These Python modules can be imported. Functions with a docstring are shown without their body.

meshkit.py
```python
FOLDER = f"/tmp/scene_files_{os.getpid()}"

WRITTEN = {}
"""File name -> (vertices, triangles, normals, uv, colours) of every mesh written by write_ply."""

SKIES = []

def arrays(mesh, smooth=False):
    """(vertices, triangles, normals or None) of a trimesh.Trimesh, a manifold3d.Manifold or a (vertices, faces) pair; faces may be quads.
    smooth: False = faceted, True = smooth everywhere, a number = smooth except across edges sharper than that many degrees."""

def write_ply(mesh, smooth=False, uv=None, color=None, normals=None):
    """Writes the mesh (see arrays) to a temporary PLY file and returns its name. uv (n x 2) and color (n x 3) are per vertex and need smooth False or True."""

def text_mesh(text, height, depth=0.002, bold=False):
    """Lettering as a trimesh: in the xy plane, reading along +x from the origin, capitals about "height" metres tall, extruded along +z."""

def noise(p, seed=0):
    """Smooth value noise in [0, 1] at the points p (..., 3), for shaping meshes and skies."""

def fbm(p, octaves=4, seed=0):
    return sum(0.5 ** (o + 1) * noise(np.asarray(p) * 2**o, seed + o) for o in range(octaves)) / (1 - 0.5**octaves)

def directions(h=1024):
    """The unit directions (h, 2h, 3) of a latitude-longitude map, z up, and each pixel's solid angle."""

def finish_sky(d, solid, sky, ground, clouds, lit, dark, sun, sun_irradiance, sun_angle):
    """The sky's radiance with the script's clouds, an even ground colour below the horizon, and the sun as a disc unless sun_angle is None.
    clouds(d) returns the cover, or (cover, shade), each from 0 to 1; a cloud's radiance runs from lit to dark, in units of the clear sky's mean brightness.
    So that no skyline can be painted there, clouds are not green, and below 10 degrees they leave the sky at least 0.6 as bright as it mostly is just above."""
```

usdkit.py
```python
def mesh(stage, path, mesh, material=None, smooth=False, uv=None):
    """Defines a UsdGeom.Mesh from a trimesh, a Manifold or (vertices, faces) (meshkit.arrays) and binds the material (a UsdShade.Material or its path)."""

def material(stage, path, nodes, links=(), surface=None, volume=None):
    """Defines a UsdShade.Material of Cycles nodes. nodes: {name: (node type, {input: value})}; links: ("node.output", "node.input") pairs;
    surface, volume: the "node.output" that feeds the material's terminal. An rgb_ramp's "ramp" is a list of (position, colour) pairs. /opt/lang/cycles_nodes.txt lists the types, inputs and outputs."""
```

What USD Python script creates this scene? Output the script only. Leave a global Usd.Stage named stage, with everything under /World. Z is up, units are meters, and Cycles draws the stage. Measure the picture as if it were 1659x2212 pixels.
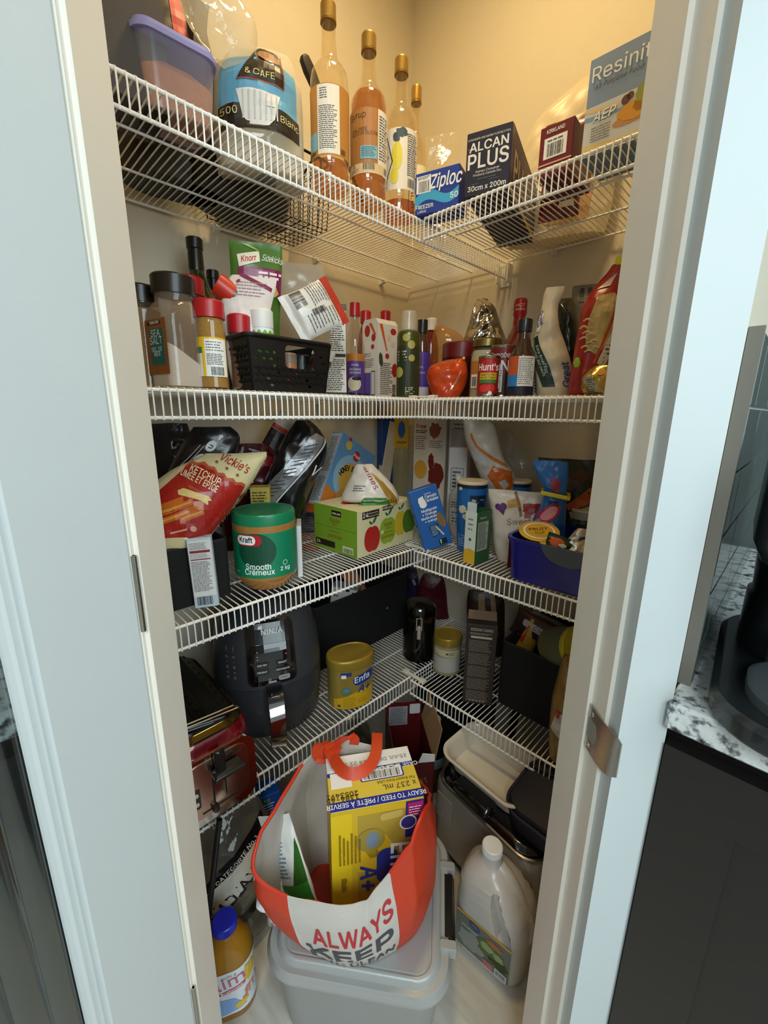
import math, random
import numpy as np, trimesh, shapely, usdkit, meshkit
import manifold3d as m3
from shapely import geometry as SG, affinity as SA
from pxr import Usd, UsdGeom, UsdLux, Gf, Sdf

stage = Usd.Stage.CreateInMemory()
UsdGeom.SetStageUpAxis(stage, UsdGeom.Tokens.z)
UsdGeom.SetStageMetersPerUnit(stage, 1.0)
UsdGeom.Xform.Define(stage, '/World')
UsdGeom.Scope.Define(stage, '/World/Looks')

# ---------------------------------------------------------------- camera (image taken as 1659 x 2212)
IW, IH, FPX = 1659, 2212, 900.55
YAW, PITCH, ROLL = 0.00125, 0.23773, 0.01123
EYE = np.array([1.1335, -1.2452, 1.15])


def cam_axes():
    fw, rt, up = np.array([-1, 1, 0]) / 2 ** .5, np.array([1, 1, 0]) / 2 ** .5, np.array([0, 0, 1.])
    c, s = math.cos(YAW), math.sin(YAW); fw, rt = c * fw + s * rt, c * rt - s * fw
    c, s = math.cos(PITCH), math.sin(PITCH); fw, up = c * fw - s * up, c * up + s * fw
    c, s = math.cos(ROLL), math.sin(ROLL); rt, up = c * rt + s * up, c * up - s * rt
    return np.array([rt, up, fw])


CM = cam_axes()
cam = UsdGeom.Camera.Define(stage, '/World/camera')
mt = np.eye(4); mt[0, :3], mt[1, :3], mt[2, :3], mt[3, :3] = CM[0], CM[1], -CM[2], EYE
cam.AddTransformOp().Set(Gf.Matrix4d(*mt.ravel().tolist()))
cam.CreateHorizontalApertureAttr(36.0); cam.CreateVerticalApertureAttr(36.0 * IH / IW)
cam.CreateFocalLengthAttr(36.0 * FPX / IW); cam.CreateClippingRangeAttr(Gf.Vec2f(.02, 60))
EXPOSURE = 0.0
cam.CreateExposureAttr(EXPOSURE)


def lin(h, k=1.0):
    if not isinstance(h, str): return tuple(h)
    h = h.lstrip('#')
    if len(h) == 3: h = ''.join(c * 2 for c in h)
    v = [int(h[i:i + 2], 16) / 255 for i in (0, 2, 4)]
    return tuple(min(1, k * (x / 12.92 if x <= .04045 else ((x + .055) / 1.055) ** 2.4)) for x in v)


# ---------------------------------------------------------------- light
def light(kind, name, pos, aim, color, power, **kw):
    l = kind.Define(stage, '/World/' + name)
    z = -np.array(aim, float); z /= np.linalg.norm(z)
    a = np.array([0, 1., 0]) if abs(z[2]) > .9 else np.array([0, 0, 1.])
    x = np.cross(a, z); x /= np.linalg.norm(x); y = np.cross(z, x)
    q = np.eye(4); q[0, :3], q[1, :3], q[2, :3], q[3, :3] = x, y, z, pos
    l.AddTransformOp().Set(Gf.Matrix4d(*q.ravel().tolist()))
    l.CreateColorAttr(Gf.Vec3f(*color)); l.CreateIntensityAttr(power)
    for k, v in kw.items(): getattr(l, f'Create{k}Attr')(v)
    return l


light(UsdLux.DiskLight, 'pantry_lamp_light', (.54, -.54, 2.455), (0, 0, -1), (1.0, .735, .36), 82, Radius=.10)
light(UsdLux.RectLight, 'kitchen_light_right', (3.1, -1.30, 1.75), (-2.2, .3, -.6), (.80, .955, 1.0), 5.0, Width=1.4, Height=1.8)
light(UsdLux.RectLight, 'kitchen_light_rear', (2.45, -2.70, 2.5), (-1.0, 1.1, -1.0), (.86, .97, 1.0), 13, Width=1.0, Height=1.0)
dome = UsdLux.DomeLight.Define(stage, '/World/kitchen_ambient')
dome.CreateColorAttr(Gf.Vec3f(.80, .95, 1.0)); dome.CreateIntensityAttr(.07)

# ---------------------------------------------------------------- materials
LOOKS = {}


def look(key, nodes, links, surface):
    if key not in LOOKS:
        LOOKS[key] = usdkit.material(stage, f'/World/Looks/look_{len(LOOKS):03d}', nodes, links, surface=surface)
    return LOOKS[key]


def m(h, r=.5, metal=0., var=.07, vs=14., bump=0., bs=120., coat=0., spec=.5, trans=0.):
    """painted / plastic / card / metal: a principled surface with a little noise in its tone and relief"""
    c = lin(h)
    n = {'tc': ('texture_coordinate', {}), 'nz': ('noise_texture', {'scale': vs, 'detail': 3.}),
         'mx': ('mix', {'color1': tuple(x * (1 - var) for x in c), 'color2': tuple(min(1, x * (1 + var)) for x in c)}),
         'p': ('principled_bsdf', {'roughness': r, 'metallic': metal, 'coat_weight': coat, 'specular_ior_level': spec})}
    l = [('tc.object', 'nz.vector'), ('nz.fac', 'mx.fac'), ('mx.color', 'p.base_color')]
    if bump:
        n['nb'] = ('noise_texture', {'scale': bs, 'detail': 3.}); n['bp'] = ('bump', {'strength': bump, 'distance': .002})
        l += [('tc.object', 'nb.vector'), ('nb.fac', 'bp.height'), ('bp.normal', 'p.normal')]
    out = 'p.BSDF'
    if trans:
        n['tr'] = ('translucent_bsdf', {'color': c}); n['ms'] = ('mix_closure', {'fac': trans})
        l += [('p.BSDF', 'ms.closure1'), ('tr.BSDF', 'ms.closure2')]; out = 'ms.closure'
    return look(('m', h, r, metal, var, vs, bump, bs, coat, spec, trans), n, l, out)


def clear(h='#ffffff', gloss=.06, haze=0., hz='#ffffff', ior=1.45, bump=0., bs=60.):
    """clear plastic or glass: transparent with a fresnel gloss, and haze as a diffuse share"""
    n = {'t': ('transparent_bsdf', {'color': lin(h)}), 'g': ('glossy_bsdf', {'color': (1, 1, 1), 'roughness': gloss}),
         'f': ('layer_weight', {'blend': .5}), 'fp': ('math', {'math_type': 'power', 'value2': 4.}), 'fm': ('math', {'math_type': 'multiply_add', 'value2': .55, 'value3': (ior - 1) * .12}), 'a': ('mix_closure', {})}
    l = [('f.facing', 'fp.value1'), ('fp.value', 'fm.value1'), ('fm.value', 'a.fac'), ('t.BSDF', 'a.closure1'), ('g.BSDF', 'a.closure2')]; out = 'a.closure'
    if bump:
        n['tc'] = ('texture_coordinate', {}); n['nb'] = ('noise_texture', {'scale': bs, 'detail': 3.}); n['bp'] = ('bump', {'strength': bump, 'distance': .004})
        l += [('tc.object', 'nb.vector'), ('nb.fac', 'bp.height'), ('bp.normal', 'g.normal')]
    if haze:
        n['d'] = ('diffuse_bsdf', {'color': lin(hz)}); n['tl'] = ('translucent_bsdf', {'color': lin(hz)}); n['h'] = ('mix_closure', {'fac': .5})
        n['b'] = ('mix_closure', {'fac': haze}); out = 'b.closure'
        l += [('d.BSDF', 'h.closure1'), ('tl.BSDF', 'h.closure2'), ('a.closure', 'b.closure1'), ('h.closure', 'b.closure2')]
    return look(('c', h, gloss, haze, hz, ior, bump, bs), n, l, out)


def ramp_look(key, ramp, scale, r=.4, detail=6., metal=0., sc=(1, 1, 1), bump=0., kind='noise', coat=0.):
    n = {'tc': ('texture_coordinate', {}), 'mp': ('mapping', {'scale': sc}), 'nz': ('noise_texture', {'scale': scale, 'detail': detail, 'roughness': .6}),
         'rr': ('rgb_ramp', {'ramp': [(a, lin(b)) for a, b in ramp]}), 'p': ('principled_bsdf', {'roughness': r, 'metallic': metal, 'coat_weight': coat})}
    l = [('tc.object', 'mp.vector'), ('mp.vector', 'nz.vector'), ('nz.fac', 'rr.fac'), ('rr.color', 'p.base_color')]
    if bump:
        n['bp'] = ('bump', {'strength': bump, 'distance': .003}); l += [('nz.fac', 'bp.height'), ('bp.normal', 'p.normal')]
    return look(('r', key), n, l, 'p.BSDF')


WHITE, BLACK, INK = m('#f2f2ee', .45), m('#0b0b0c', .35), m('#1c1c1e', .5)
GREYINK = m('#55565a', .6)
CHROME = m('#d6d4d0', .12, 1.)

# ---------------------------------------------------------------- stage helpers
USED = {}


def fresh(parent, name):
    n = USED.get((parent, name), 0); USED[(parent, name)] = n + 1
    return f'{parent}/{name}' if n == 0 else f'{parent}/{name}_{n:03d}'


def tag(p, label=None, cat=None, group=None, kind=None):
    for k, v in (('label', label), ('category', cat), ('group', group), ('kind', kind)):
        if v: p.SetCustomDataByKey(k, v)
    return p


def euler(rz, tx=0, ty=0):
    def R(a, i):
        c, s = math.cos(math.radians(a)), math.sin(math.radians(a)); q = np.eye(3); j, k = [(1, 2), (2, 0), (0, 1)][i]
        q[j, j] = q[k, k] = c; q[j, k] = -s; q[k, j] = s
        return q
    return R(rz, 2) @ R(tx, 0) @ R(ty, 1)


def thing(name, label, cat, loc, rz=0, tx=0, ty=0, group=None, kind=None):
    x = UsdGeom.Xform.Define(stage, fresh('/World', name))
    q = np.eye(4); q[:3, :3] = euler(rz, tx, ty).T; q[3, :3] = loc
    x.AddTransformOp().Set(Gf.Matrix4d(*q.ravel().tolist()))
    return tag(x.GetPrim(), label, cat, group, kind)


def obj(name, mesh, mat, parent=None, smooth=38, label=None, kind=None):
    par = '/World' if parent is None else str(parent.GetPath())
    p = usdkit.mesh(stage, fresh(par, name), mesh, mat, smooth=smooth)
    return tag(p.GetPrim(), label, None, None, kind)


def struct(name, mesh, mat, parent=None, smooth=False):
    return obj(name, mesh, mat, parent, smooth, kind=None if parent else 'structure')


# ---------------------------------------------------------------- pixels to points (used for measuring the photograph)
def ray(u, v): return CM.T @ np.array([(u - IW / 2) / FPX, (IH / 2 - v) / FPX, 1])
def P(u, v, z): r = ray(u, v); return EYE + r * (z - EYE[2]) / r[2]
def PX(u, v, x): r = ray(u, v); return EYE + r * (x - EYE[0]) / r[0]
def PY(u, v, y): r = ray(u, v); return EYE + r * (y - EYE[1]) / r[1]
def PD(u, v, d): r = ray(u, v); return EYE + r * d / (CM[2] @ np.r_[0, 0, 0] + math.hypot(r[0], r[1]))
def K(p): return CM[2] @ (np.asarray(p) - EYE) / FPX


def ztop(p, v):
    a, b = CM[:, 2], CM @ (np.array([p[0], p[1], 0]) - EYE); k = (IH / 2 - v) / FPX
    return (k * b[2] - b[1]) / (a[1] - k * a[2])


ZS = [1.5893, 1.1846, .7801, .3707]


def LX(u, v, x, s, wpx, vt):
    """left run: a thing whose axis shows at pixel (u, v), x metres from the left wall, standing on shelf s -> base, width, height"""
    p = PX(u, v, x); b = np.array([p[0], p[1], ZS[s]]); return b, wpx * K(p), ztop(b, vt) - ZS[s]


def RY(u, v, y, s, wpx, vt):
    p = PY(u, v, -y); b = np.array([p[0], p[1], ZS[s]]); return b, wpx * K(p), ztop(b, vt) - ZS[s]


def BZ(u, v, z, back, wpx, vt):
    """a thing whose front foot shows at pixel (u, v) on height z"""
    p = P(u, v, z); d = p - EYE; d[2] = 0; d /= np.linalg.norm(d); w = wpx * K(p); b = p + d * back; return b, w * K(b) / K(p), ztop(b, vt) - z


# ---------------------------------------------------------------- shapes
def cat(*ms):
    vs, fs, o = [], [], 0
    for q in ms:
        v, f, _ = meshkit.arrays(q); vs.append(v); fs.append(f + o); o += len(v)
    return np.vstack(vs), np.vstack(fs)


def box(x0, x1, y0, y1, z0, z1):
    return np.array([[x, y, z] for x in (x0, x1) for y in (y0, y1) for z in (z0, z1)]), np.array([[0, 1, 3], [0, 3, 2], [4, 6, 7], [4, 7, 5], [0, 4, 5], [0, 5, 1], [2, 3, 7], [2, 7, 6], [0, 2, 6], [0, 6, 4], [1, 5, 7], [1, 7, 3]])


def cbox(w, d, h, r=.0015, z0=0., x=0., y=0.):
    """box with chamfered edges, standing on z0"""
    pts = []
    for sx in (-1, 1):
        for sy in (-1, 1):
            for sz in (0, 1):
                X, Y, Z = sx * w / 2, sy * d / 2, sz * h; ez = r if sz == 0 else -r
                pts += [(X - sx * r, Y - sy * r, Z), (X - sx * r, Y, Z + ez), (X, Y - sy * r, Z + ez)]
    return m3.Manifold.hull_points(np.array(pts) + [x, y, z0])


def loft(loops, cap=True):
    n = len(loops[0]); v = np.vstack(loops); f = []
    for i in range(len(loops) - 1):
        a = np.arange(n) + i * n; b = np.roll(np.arange(n), -1) + i * n
        f += [np.c_[a, b, b + n], np.c_[a, b + n, a + n]]
    if cap:
        k = len(v); v = np.vstack([v, loops[0].mean(0), loops[-1].mean(0)]); a = np.arange(n); b = np.roll(a, -1); o = (len(loops) - 1) * n
        f += [np.c_[b, a, np.full(n, k)], np.c_[a + o, b + o, np.full(n, k + 1)]]
    return v, np.vstack(f)


def ring(rx, ry, z, n=44, p=2., x=0., y=0.):
    t = np.arange(n) / n * 2 * math.pi; c, s = np.cos(t), np.sin(t)
    return np.c_[x + rx * np.sign(c) * abs(c) ** (2 / p), y + ry * np.sign(s) * abs(s) ** (2 / p), np.full(n, z)]


def lathe(prof, n=44, p=2., ky=1., cap=True): return loft([ring(max(r, 1e-4), max(r, 1e-4) * ky, z, n, p) for r, z in prof], cap)


def rr_loop(w, d, r, z, n=6):
    """rounded rectangle loop"""
    out = []
    for cx, cy, a0 in ((w / 2 - r, d / 2 - r, 0), (-w / 2 + r, d / 2 - r, 90), (-w / 2 + r, -d / 2 + r, 180), (w / 2 - r, -d / 2 + r, 270)):
        for i in range(n + 1):
            a = math.radians(a0 + 90 * i / n); out.append((cx + r * math.cos(a), cy + r * math.sin(a), z))
    return np.array(out)


def rloft(rows, cap=True, n=6): return loft([rr_loop(w, d, min(r, w / 2 - 1e-4, d / 2 - 1e-4), z, n) for w, d, r, z in rows], cap)


def move(mesh, x=0, y=0, z=0, R=None, s=None):
    v, f, _ = meshkit.arrays(mesh)
    if s is not None: v = v * s
    if R is not None: v = v @ R.T
    return v + [x, y, z], f


def tube(pts, r, n=8, closed=False):
    pts = np.asarray(pts, float); T = np.gradient(pts, axis=0)
    if closed: T = np.roll(pts, -1, 0) - np.roll(pts, 1, 0)
    T /= np.linalg.norm(T, axis=1, keepdims=True); a = np.array([0, 0, 1.]) if abs(T[0][2]) < .9 else np.array([1., 0, 0]); loops = []
    N = a - T[0] * (a @ T[0]); t = np.arange(n) / n * 2 * math.pi
    for p, d in zip(pts, T):
        N = N - d * (N @ d); N /= np.linalg.norm(N); B = np.cross(d, N); loops.append(p + r * (np.cos(t)[:, None] * N + np.sin(t)[:, None] * B))
    if closed: loops.append(loops[0])
    return loft(loops, not closed)


def strap(pts, w, th, side):
    """flat band swept along pts, its width along the given direction(s)"""
    pts = np.asarray(pts, float); T = np.gradient(pts, axis=0); T /= np.linalg.norm(T, axis=1, keepdims=True); side = np.broadcast_to(np.asarray(side, float), pts.shape)
    loops = []
    for p, d, s in zip(pts, T, side):
        s = s - d * (s @ d); s = s / np.linalg.norm(s); nn = np.cross(d, s); loops.append(np.array([p - s * w / 2 - nn * th / 2, p + s * w / 2 - nn * th / 2, p + s * w / 2 + nn * th / 2, p - s * w / 2 + nn * th / 2]))
    return loft(loops)


def curve(pts, n=30):
    from scipy.interpolate import CubicSpline
    pts = np.asarray(pts, float); t = np.r_[0, np.cumsum(np.linalg.norm(np.diff(pts, axis=0), axis=1))]
    return CubicSpline(t, pts)(np.linspace(0, t[-1], n))


# ---------------------------------------------------------------- flat print on surfaces
def fdS(fn):
    def S(u, v):
        e = 4e-4; p = fn(u, v); N = np.cross(fn(u + e, v) - fn(u - e, v), fn(u, v + e) - fn(u, v - e)); l = np.linalg.norm(N, axis=1, keepdims=True)
        return p, N / np.maximum(l, 1e-12)
    return S


def flatS(o, ux, uy):
    o, ux, uy = (np.asarray(a, float) for a in (o, ux, uy)); N = np.cross(ux, uy)
    return lambda u, v: (o + u[:, None] * ux + v[:, None] * uy, np.broadcast_to(N, (len(u), 3)))


def boxS(w, d, h, face='front', z0=0.):
    return {'front': lambda: flatS((0, -d / 2, z0), (1, 0, 0), (0, 0, 1)), 'back': lambda: flatS((0, d / 2, z0), (-1, 0, 0), (0, 0, 1)),
            'right': lambda: flatS((w / 2, 0, z0), (0, 1, 0), (0, 0, 1)), 'left': lambda: flatS((-w / 2, 0, z0), (0, -1, 0), (0, 0, 1)),
            'top': lambda: flatS((0, 0, z0 + h), (1, 0, 0), (0, 1, 0))}[face]()


def cylS(r, a0=0.):
    """r: number, or function of z; u is arc length from the front (turned by a0 degrees)"""
    R = r if callable(r) else (lambda v: np.full(len(v), r)); rm = float(R(np.array([0.05]))[0]); o = math.radians(a0)
    return fdS(lambda u, v: np.c_[R(v) * np.sin(u / rm + o), -R(v) * np.cos(u / rm + o), v])


def ovalS(rx, ry, p=2.):
    def fn(u, v): return np.c_[u, -ry * np.maximum(1 - np.abs(u / rx) ** p, 1e-6) ** (1 / p), v]
    return fdS(fn)


def rect(x0, y0, x1, y1, r=0.): return SG.box(x0 + r, y0 + r, x1 - r, y1 - r).buffer(r, 4) if r else SG.box(x0, y0, x1, y1)
def disc(x, y, rx, ry=None, rot=0): return SA.rotate(SA.translate(SA.scale(SG.Point(0, 0).buffer(1, 8), rx, ry or rx), x, y), rot)
def poly(*p): return SG.Polygon(p).buffer(0)


def blob(x, y, rx, ry, seed=0, k=.18, n=18):
    g = random.Random(seed); a = [1 + k * g.uniform(-1, 1) for _ in range(n)]
    return SG.Polygon([(x + rx * a[i] * math.cos(2 * math.pi * i / n), y + ry * a[i] * math.sin(2 * math.pi * i / n)) for i in range(n)]).buffer(0)


_T = {}


def T(s, h, x=0., y=0., al='m', bold=False, sx=1., rot=0., sk=0., flip=False):
    """lettering as a flat triangle set, capitals h tall, baseline y; al: l, m or r"""
    if (s, bold) not in _T:
        q = meshkit.text_mesh(s, .07, .002, bold); v = np.asarray(q.vertices); f = np.asarray(q.faces)
        top = (v[f][:, :, 2] > .0019).all(1); f = f[top]; i, inv = np.unique(f, return_inverse=True); _T[(s, bold)] = (v[i][:, :2], inv.reshape(-1, 3))
    v, f = _T[(s, bold)]; v = v * (h / .07) * [sx, 1]
    v = v - [{'l': 0, 'm': v[:, 0].max() / 2 + v[:, 0].min() / 2, 'r': v[:, 0].max()}[al], 0]
    if sk: v = v + np.c_[v[:, 1] * sk, np.zeros(len(v))]
    a = math.radians(rot); v = v @ np.array([[math.cos(a), math.sin(a)], [-math.sin(a), math.cos(a)]])
    return v + [x, y], f


def quads(rs):
    v, f = [], []
    for i, (x0, y0, x1, y1) in enumerate(rs):
        v += [(x0, y0), (x1, y0), (x1, y1), (x0, y1)]; f += [(4 * i, 4 * i + 1, 4 * i + 2), (4 * i, 4 * i + 2, 4 * i + 3)]
    return np.array(v, float), np.array(f)


def print_lines(x0, y0, x1, y1, n, seed=0, fill=.45, rag=.25):
    """small print: rows of word-long dashes"""
    g = random.Random(seed); out = []; st = (y1 - y0) / n; hh = st * fill
    for i in range(n):
        y = y1 - st * (i + .5); x = x0; end = x1 - (x1 - x0) * rag * g.random()
        while x < end:
            L = min(end - x, hh * g.uniform(1.5, 6)); out.append((x, y - hh / 2, x + L, y + hh / 2)); x += L + hh * .7
    return quads(out)


def barcode(x0, y0, x1, y1, seed=0, n=24, vert=False):
    g = random.Random(seed); x, st, out = 0., 1 / (n * 2), []
    while x < 1:
        L = st * g.choice((.6, 1, 1.8)); out.append((x, min(1, x + L))); x += L + st * g.choice((.7, 1, 1.6))
    return quads([(x0 + a * (x1 - x0), y0, x0 + b * (x1 - x0), y1) if not vert else (x0, y0 + a * (y1 - y0), x1, y0 + b * (y1 - y0)) for a, b in out])


def tri2d(g, cut=None):
    if isinstance(g, tuple):
        return g
    if cut:
        x0, y0, x1, y1 = g.bounds; parts = []
        cx, cy = cut if isinstance(cut, tuple) else (cut, cut)
        xs = np.arange(math.floor(x0 / cx), math.ceil(x1 / cx)) * cx; ys = np.arange(math.floor(y0 / cy), math.ceil(y1 / cy)) * cy
        cells = shapely.box(*[a.ravel() for a in np.meshgrid(xs, ys)], *[a.ravel() for a in np.meshgrid(xs + cx, ys + cy)])
        for q in shapely.intersection(cells, g): parts += [p for p in getattr(q, 'geoms', [q]) if p.geom_type == 'Polygon' and p.area > 1e-10]
    else:
        parts = [p for p in getattr(g, 'geoms', [g]) if p.geom_type == 'Polygon' and p.area > 1e-10]
    vs, fs, o = [], [], 0
    for p in parts:
        if len(p.exterior.coords) == 5 and not p.interiors:
            v = np.array(p.exterior.coords)[:4]; f = np.array([[0, 1, 2], [0, 2, 3]])
        else:
            v, f = trimesh.creation.triangulate_polygon(p, engine='earcut'); v, f = np.asarray(v), np.asarray(f)
        a = v[f]; ccw = np.cross(a[:, 1] - a[:, 0], a[:, 2] - a[:, 0]) < 0; f[ccw] = f[ccw][:, ::-1]
        vs.append(v[:, :2]); fs.append(f + o); o += len(v)
    return (np.vstack(vs), np.vstack(fs)) if vs else (np.zeros((0, 2)), np.zeros((0, 3), int))


def deco(parent, S, items, cut=None, off=.0003, step=.00016):
    """flat print: each item (name, shape or list of shapes, material) becomes one thin part just over the surface S"""
    flat = []
    for i, it in enumerate(items):
        gs = it[1] if isinstance(it[1], list) else [it[1]]
        flat += [(i, (it[0], g, it[2])) for g in gs] if len(gs) <= 14 else [(i, it)]
    for i, it in flat:
        name, gs, mat = it[:3]; vs, fs, o = [], [], 0
        for g in (gs if isinstance(gs, list) else [gs]):
            v, f = tri2d(g, cut)
            if len(v): vs.append(v); fs.append(f + o); o += len(v)
        if not vs: continue
        v, f = np.vstack(vs), np.vstack(fs); p, N = S(v[:, 0], v[:, 1])
        obj(name, (p + N * (off + step * i), f), mat, parent, smooth=False if cut is None else 60)


# ---------------------------------------------------------------- bags and pouches
def knots(ks):
    a = np.array([(k + (0., 0.))[:5] if len(k) < 5 else k for k in [tuple(k) for k in ks]], float); zz = a[:, 0]
    from scipy.interpolate import PchipInterpolator
    return PchipInterpolator(zz, a[:, 1:], axis=0), zz[0], zz[-1]


def bag(ks, seed=0, wr=.004, fr=22., nu=30, nv=40, pw=2.2, ridge=0.):
    """a soft bag or pouch. ks: (z, left x, right x, thickness, y shift) from foot to top. Returns its closed skin and the map S(u, v) of its front
    (u: metres across from the middle, v: height z) for print."""
    ip, z0, z1 = knots(ks); wmax = max(k[2] - k[1] for k in ks)

    def f(s, z, side):
        q = ip(np.clip(z, z0, z1)); xl, xr, th, ys = q.T
        x = (xl + xr) / 2 + s * (xr - xl) / 2
        b = np.maximum(1 - np.abs(s) ** pw, 0) ** .62
        pts = np.c_[x * fr, np.full(len(x), 7. * (side > 0)), z * fr]
        nz = meshkit.fbm(pts, 3, seed) - .5
        rd = (1 - np.abs(2 * meshkit.noise(pts * [.8, 1, .35] + 31.7, seed + 5) - 1)) ** 3
        y = ys + side * (th / 2 * b) + (side * -1) * (wr * nz * 2 + ridge * rd) * np.minimum(1, 4 * b) * (-1)
        z2 = z + wr * .8 * (meshkit.fbm(np.c_[x * fr * .7, x * 0, z * fr * .3 + 50], 2, seed + 9) - .5) * (np.abs(z - z0) > 1e-6)
        return np.c_[x, y, z2]
    s = np.linspace(-1, 1, nu + 1); zz = np.linspace(z0, z1, nv + 1); SS, ZZ = np.meshgrid(s, zz)
    A = f(SS.ravel(), ZZ.ravel(), -1.); B = f(SS.ravel(), ZZ.ravel(), 1.)
    i = (np.arange(nv)[:, None] * (nu + 1) + np.arange(nu)).ravel(); n = nu + 1
    F = np.vstack([np.c_[i, i + 1, i + n + 1], np.c_[i, i + n + 1, i + n]]); o = len(A)
    top, bot = np.arange(nv * n, nv * n + nu), np.arange(nu)
    lf, rt = np.arange(nv) * n, np.arange(nv) * n + nu
    W = [F, F[:, ::-1] + o, np.c_[top, top + 1, top + 1 + o], np.c_[top, top + 1 + o, top + o], np.c_[bot + 1, bot, bot + o], np.c_[bot + 1, bot + o, bot + 1 + o],
         np.c_[lf, lf + n, lf + n + o][:, ::-1], np.c_[lf, lf + n + o, lf + o][:, ::-1], np.c_[rt, rt + n, rt + n + o], np.c_[rt, rt + n + o, rt + o]]

    def S0(u, v): return f(np.clip(u / (wmax / 2), -1, 1), v, -1.)
    return (np.vstack([A, B]), np.vstack(W)), fdS(S0), wmax


def pillow(w, h, t, seed=0, wr=.004, seal=.012, gusset=False, lean=0., **k):
    """an even chip-bag or pouch: flat seals at the ends, or a standing gusset foot"""
    seal = min(seal, h * .1)
    ks = [(0, -w / 2, w / 2, t * (.9 if gusset else .04), 0), (seal if not gusset else h * .03, -w / 2, w / 2, t * (.95 if gusset else .06), 0), (h * .18, -w * .485, w * .485, t * .8 if not gusset else t, 0), (h * .45, -w * .475, w * .475, t, lean * .4),
          (h * .78, -w * .485, w * .485, t * .72, lean * .8), (h - seal, -w / 2, w / 2, t * .06, lean), (h, -w / 2, w / 2, t * .03, lean)]
    return bag(ks, seed, wr, **k)

# ================================================================ the setting
RT, FW = np.array([1, 1]) / 2 ** .5, np.array([-1, 1]) / 2 ** .5


def dpt(l, d): return EYE[:2] + l * RT + d * FW


def dprism(pts, z0, z1):
    """prism over a plan given in the doorway's own axes (l across, d away from the doorway's outside)"""
    a = np.array([dpt(*p) for p in pts])
    if np.cross(a[1] - a[0], a[2] - a[1]) < 0: a = a[::-1]
    return m3.CrossSection([a.tolist()]).extrude(z1 - z0).translate([0, 0, z0])


def dbox(l0, l1, d0, d1, z0, z1): return dprism([(l0, d0), (l1, d0), (l1, d1), (l0, d1)], z0, z1)


WALL = m('#d4cab5', .75, var=.02, bump=.15, bs=260)
TRIM = m('#c6cdcd', .38, var=.02, bump=.05, bs=90)
JAMB_LIT = m('#ece6da', .36, var=.02, bump=.05, bs=90)  # trim white made warmer and lighter: pantry lamp glow put into the jamb colour
CEIL = m('#efeadd', .8, var=.02)
FLOORM = ramp_look('floor', [(0, '#a8a297'), (.4, '#bdb7ac'), (.6, '#c9c4b9'), (1, '#d8d4ca')], 5.5, .5, sc=(1.2, 9, 1), bump=.05)
struct('floor', box(-.1, 3.4, -3.6, .1, -.06, 0), FLOORM)
struct('wall_left', box(-.1, 0, -1.2, .1, 0, 2.55), WALL)
struct('wall_right', box(0, 1.08, 0, .1, 0, 2.55), WALL)
struct('wall_left_return', box(0, .545, -1.2, -1.15, 0, 2.55), WALL)
struct('wall_right_return', box(1.02, 1.078, -.725, 0, 0, 2.55), WALL)
struct('wall_kitchen', box(1.08, 3.4, 0, .1, 0, 2.55), m('#5a615f', .35, var=.1))
struct('ceiling', box(-.1, 1.2, -1.3, .1, 2.55, 2.6), CEIL)
struct('wall_front_left', dprism([(-.301, .401), (-.301, .486), (-.42, .486), (-.385, .401)], 0, 2.55), WALL)
struct('wall_front_right', dprism([(.262, .401), (.262, .486), (.33, .486), (.314, .401)], 0, 2.55), WALL)
struct('wall_over_door', dbox(-.3, .262, .401, .486, 2.05, 2.55), WALL)
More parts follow.
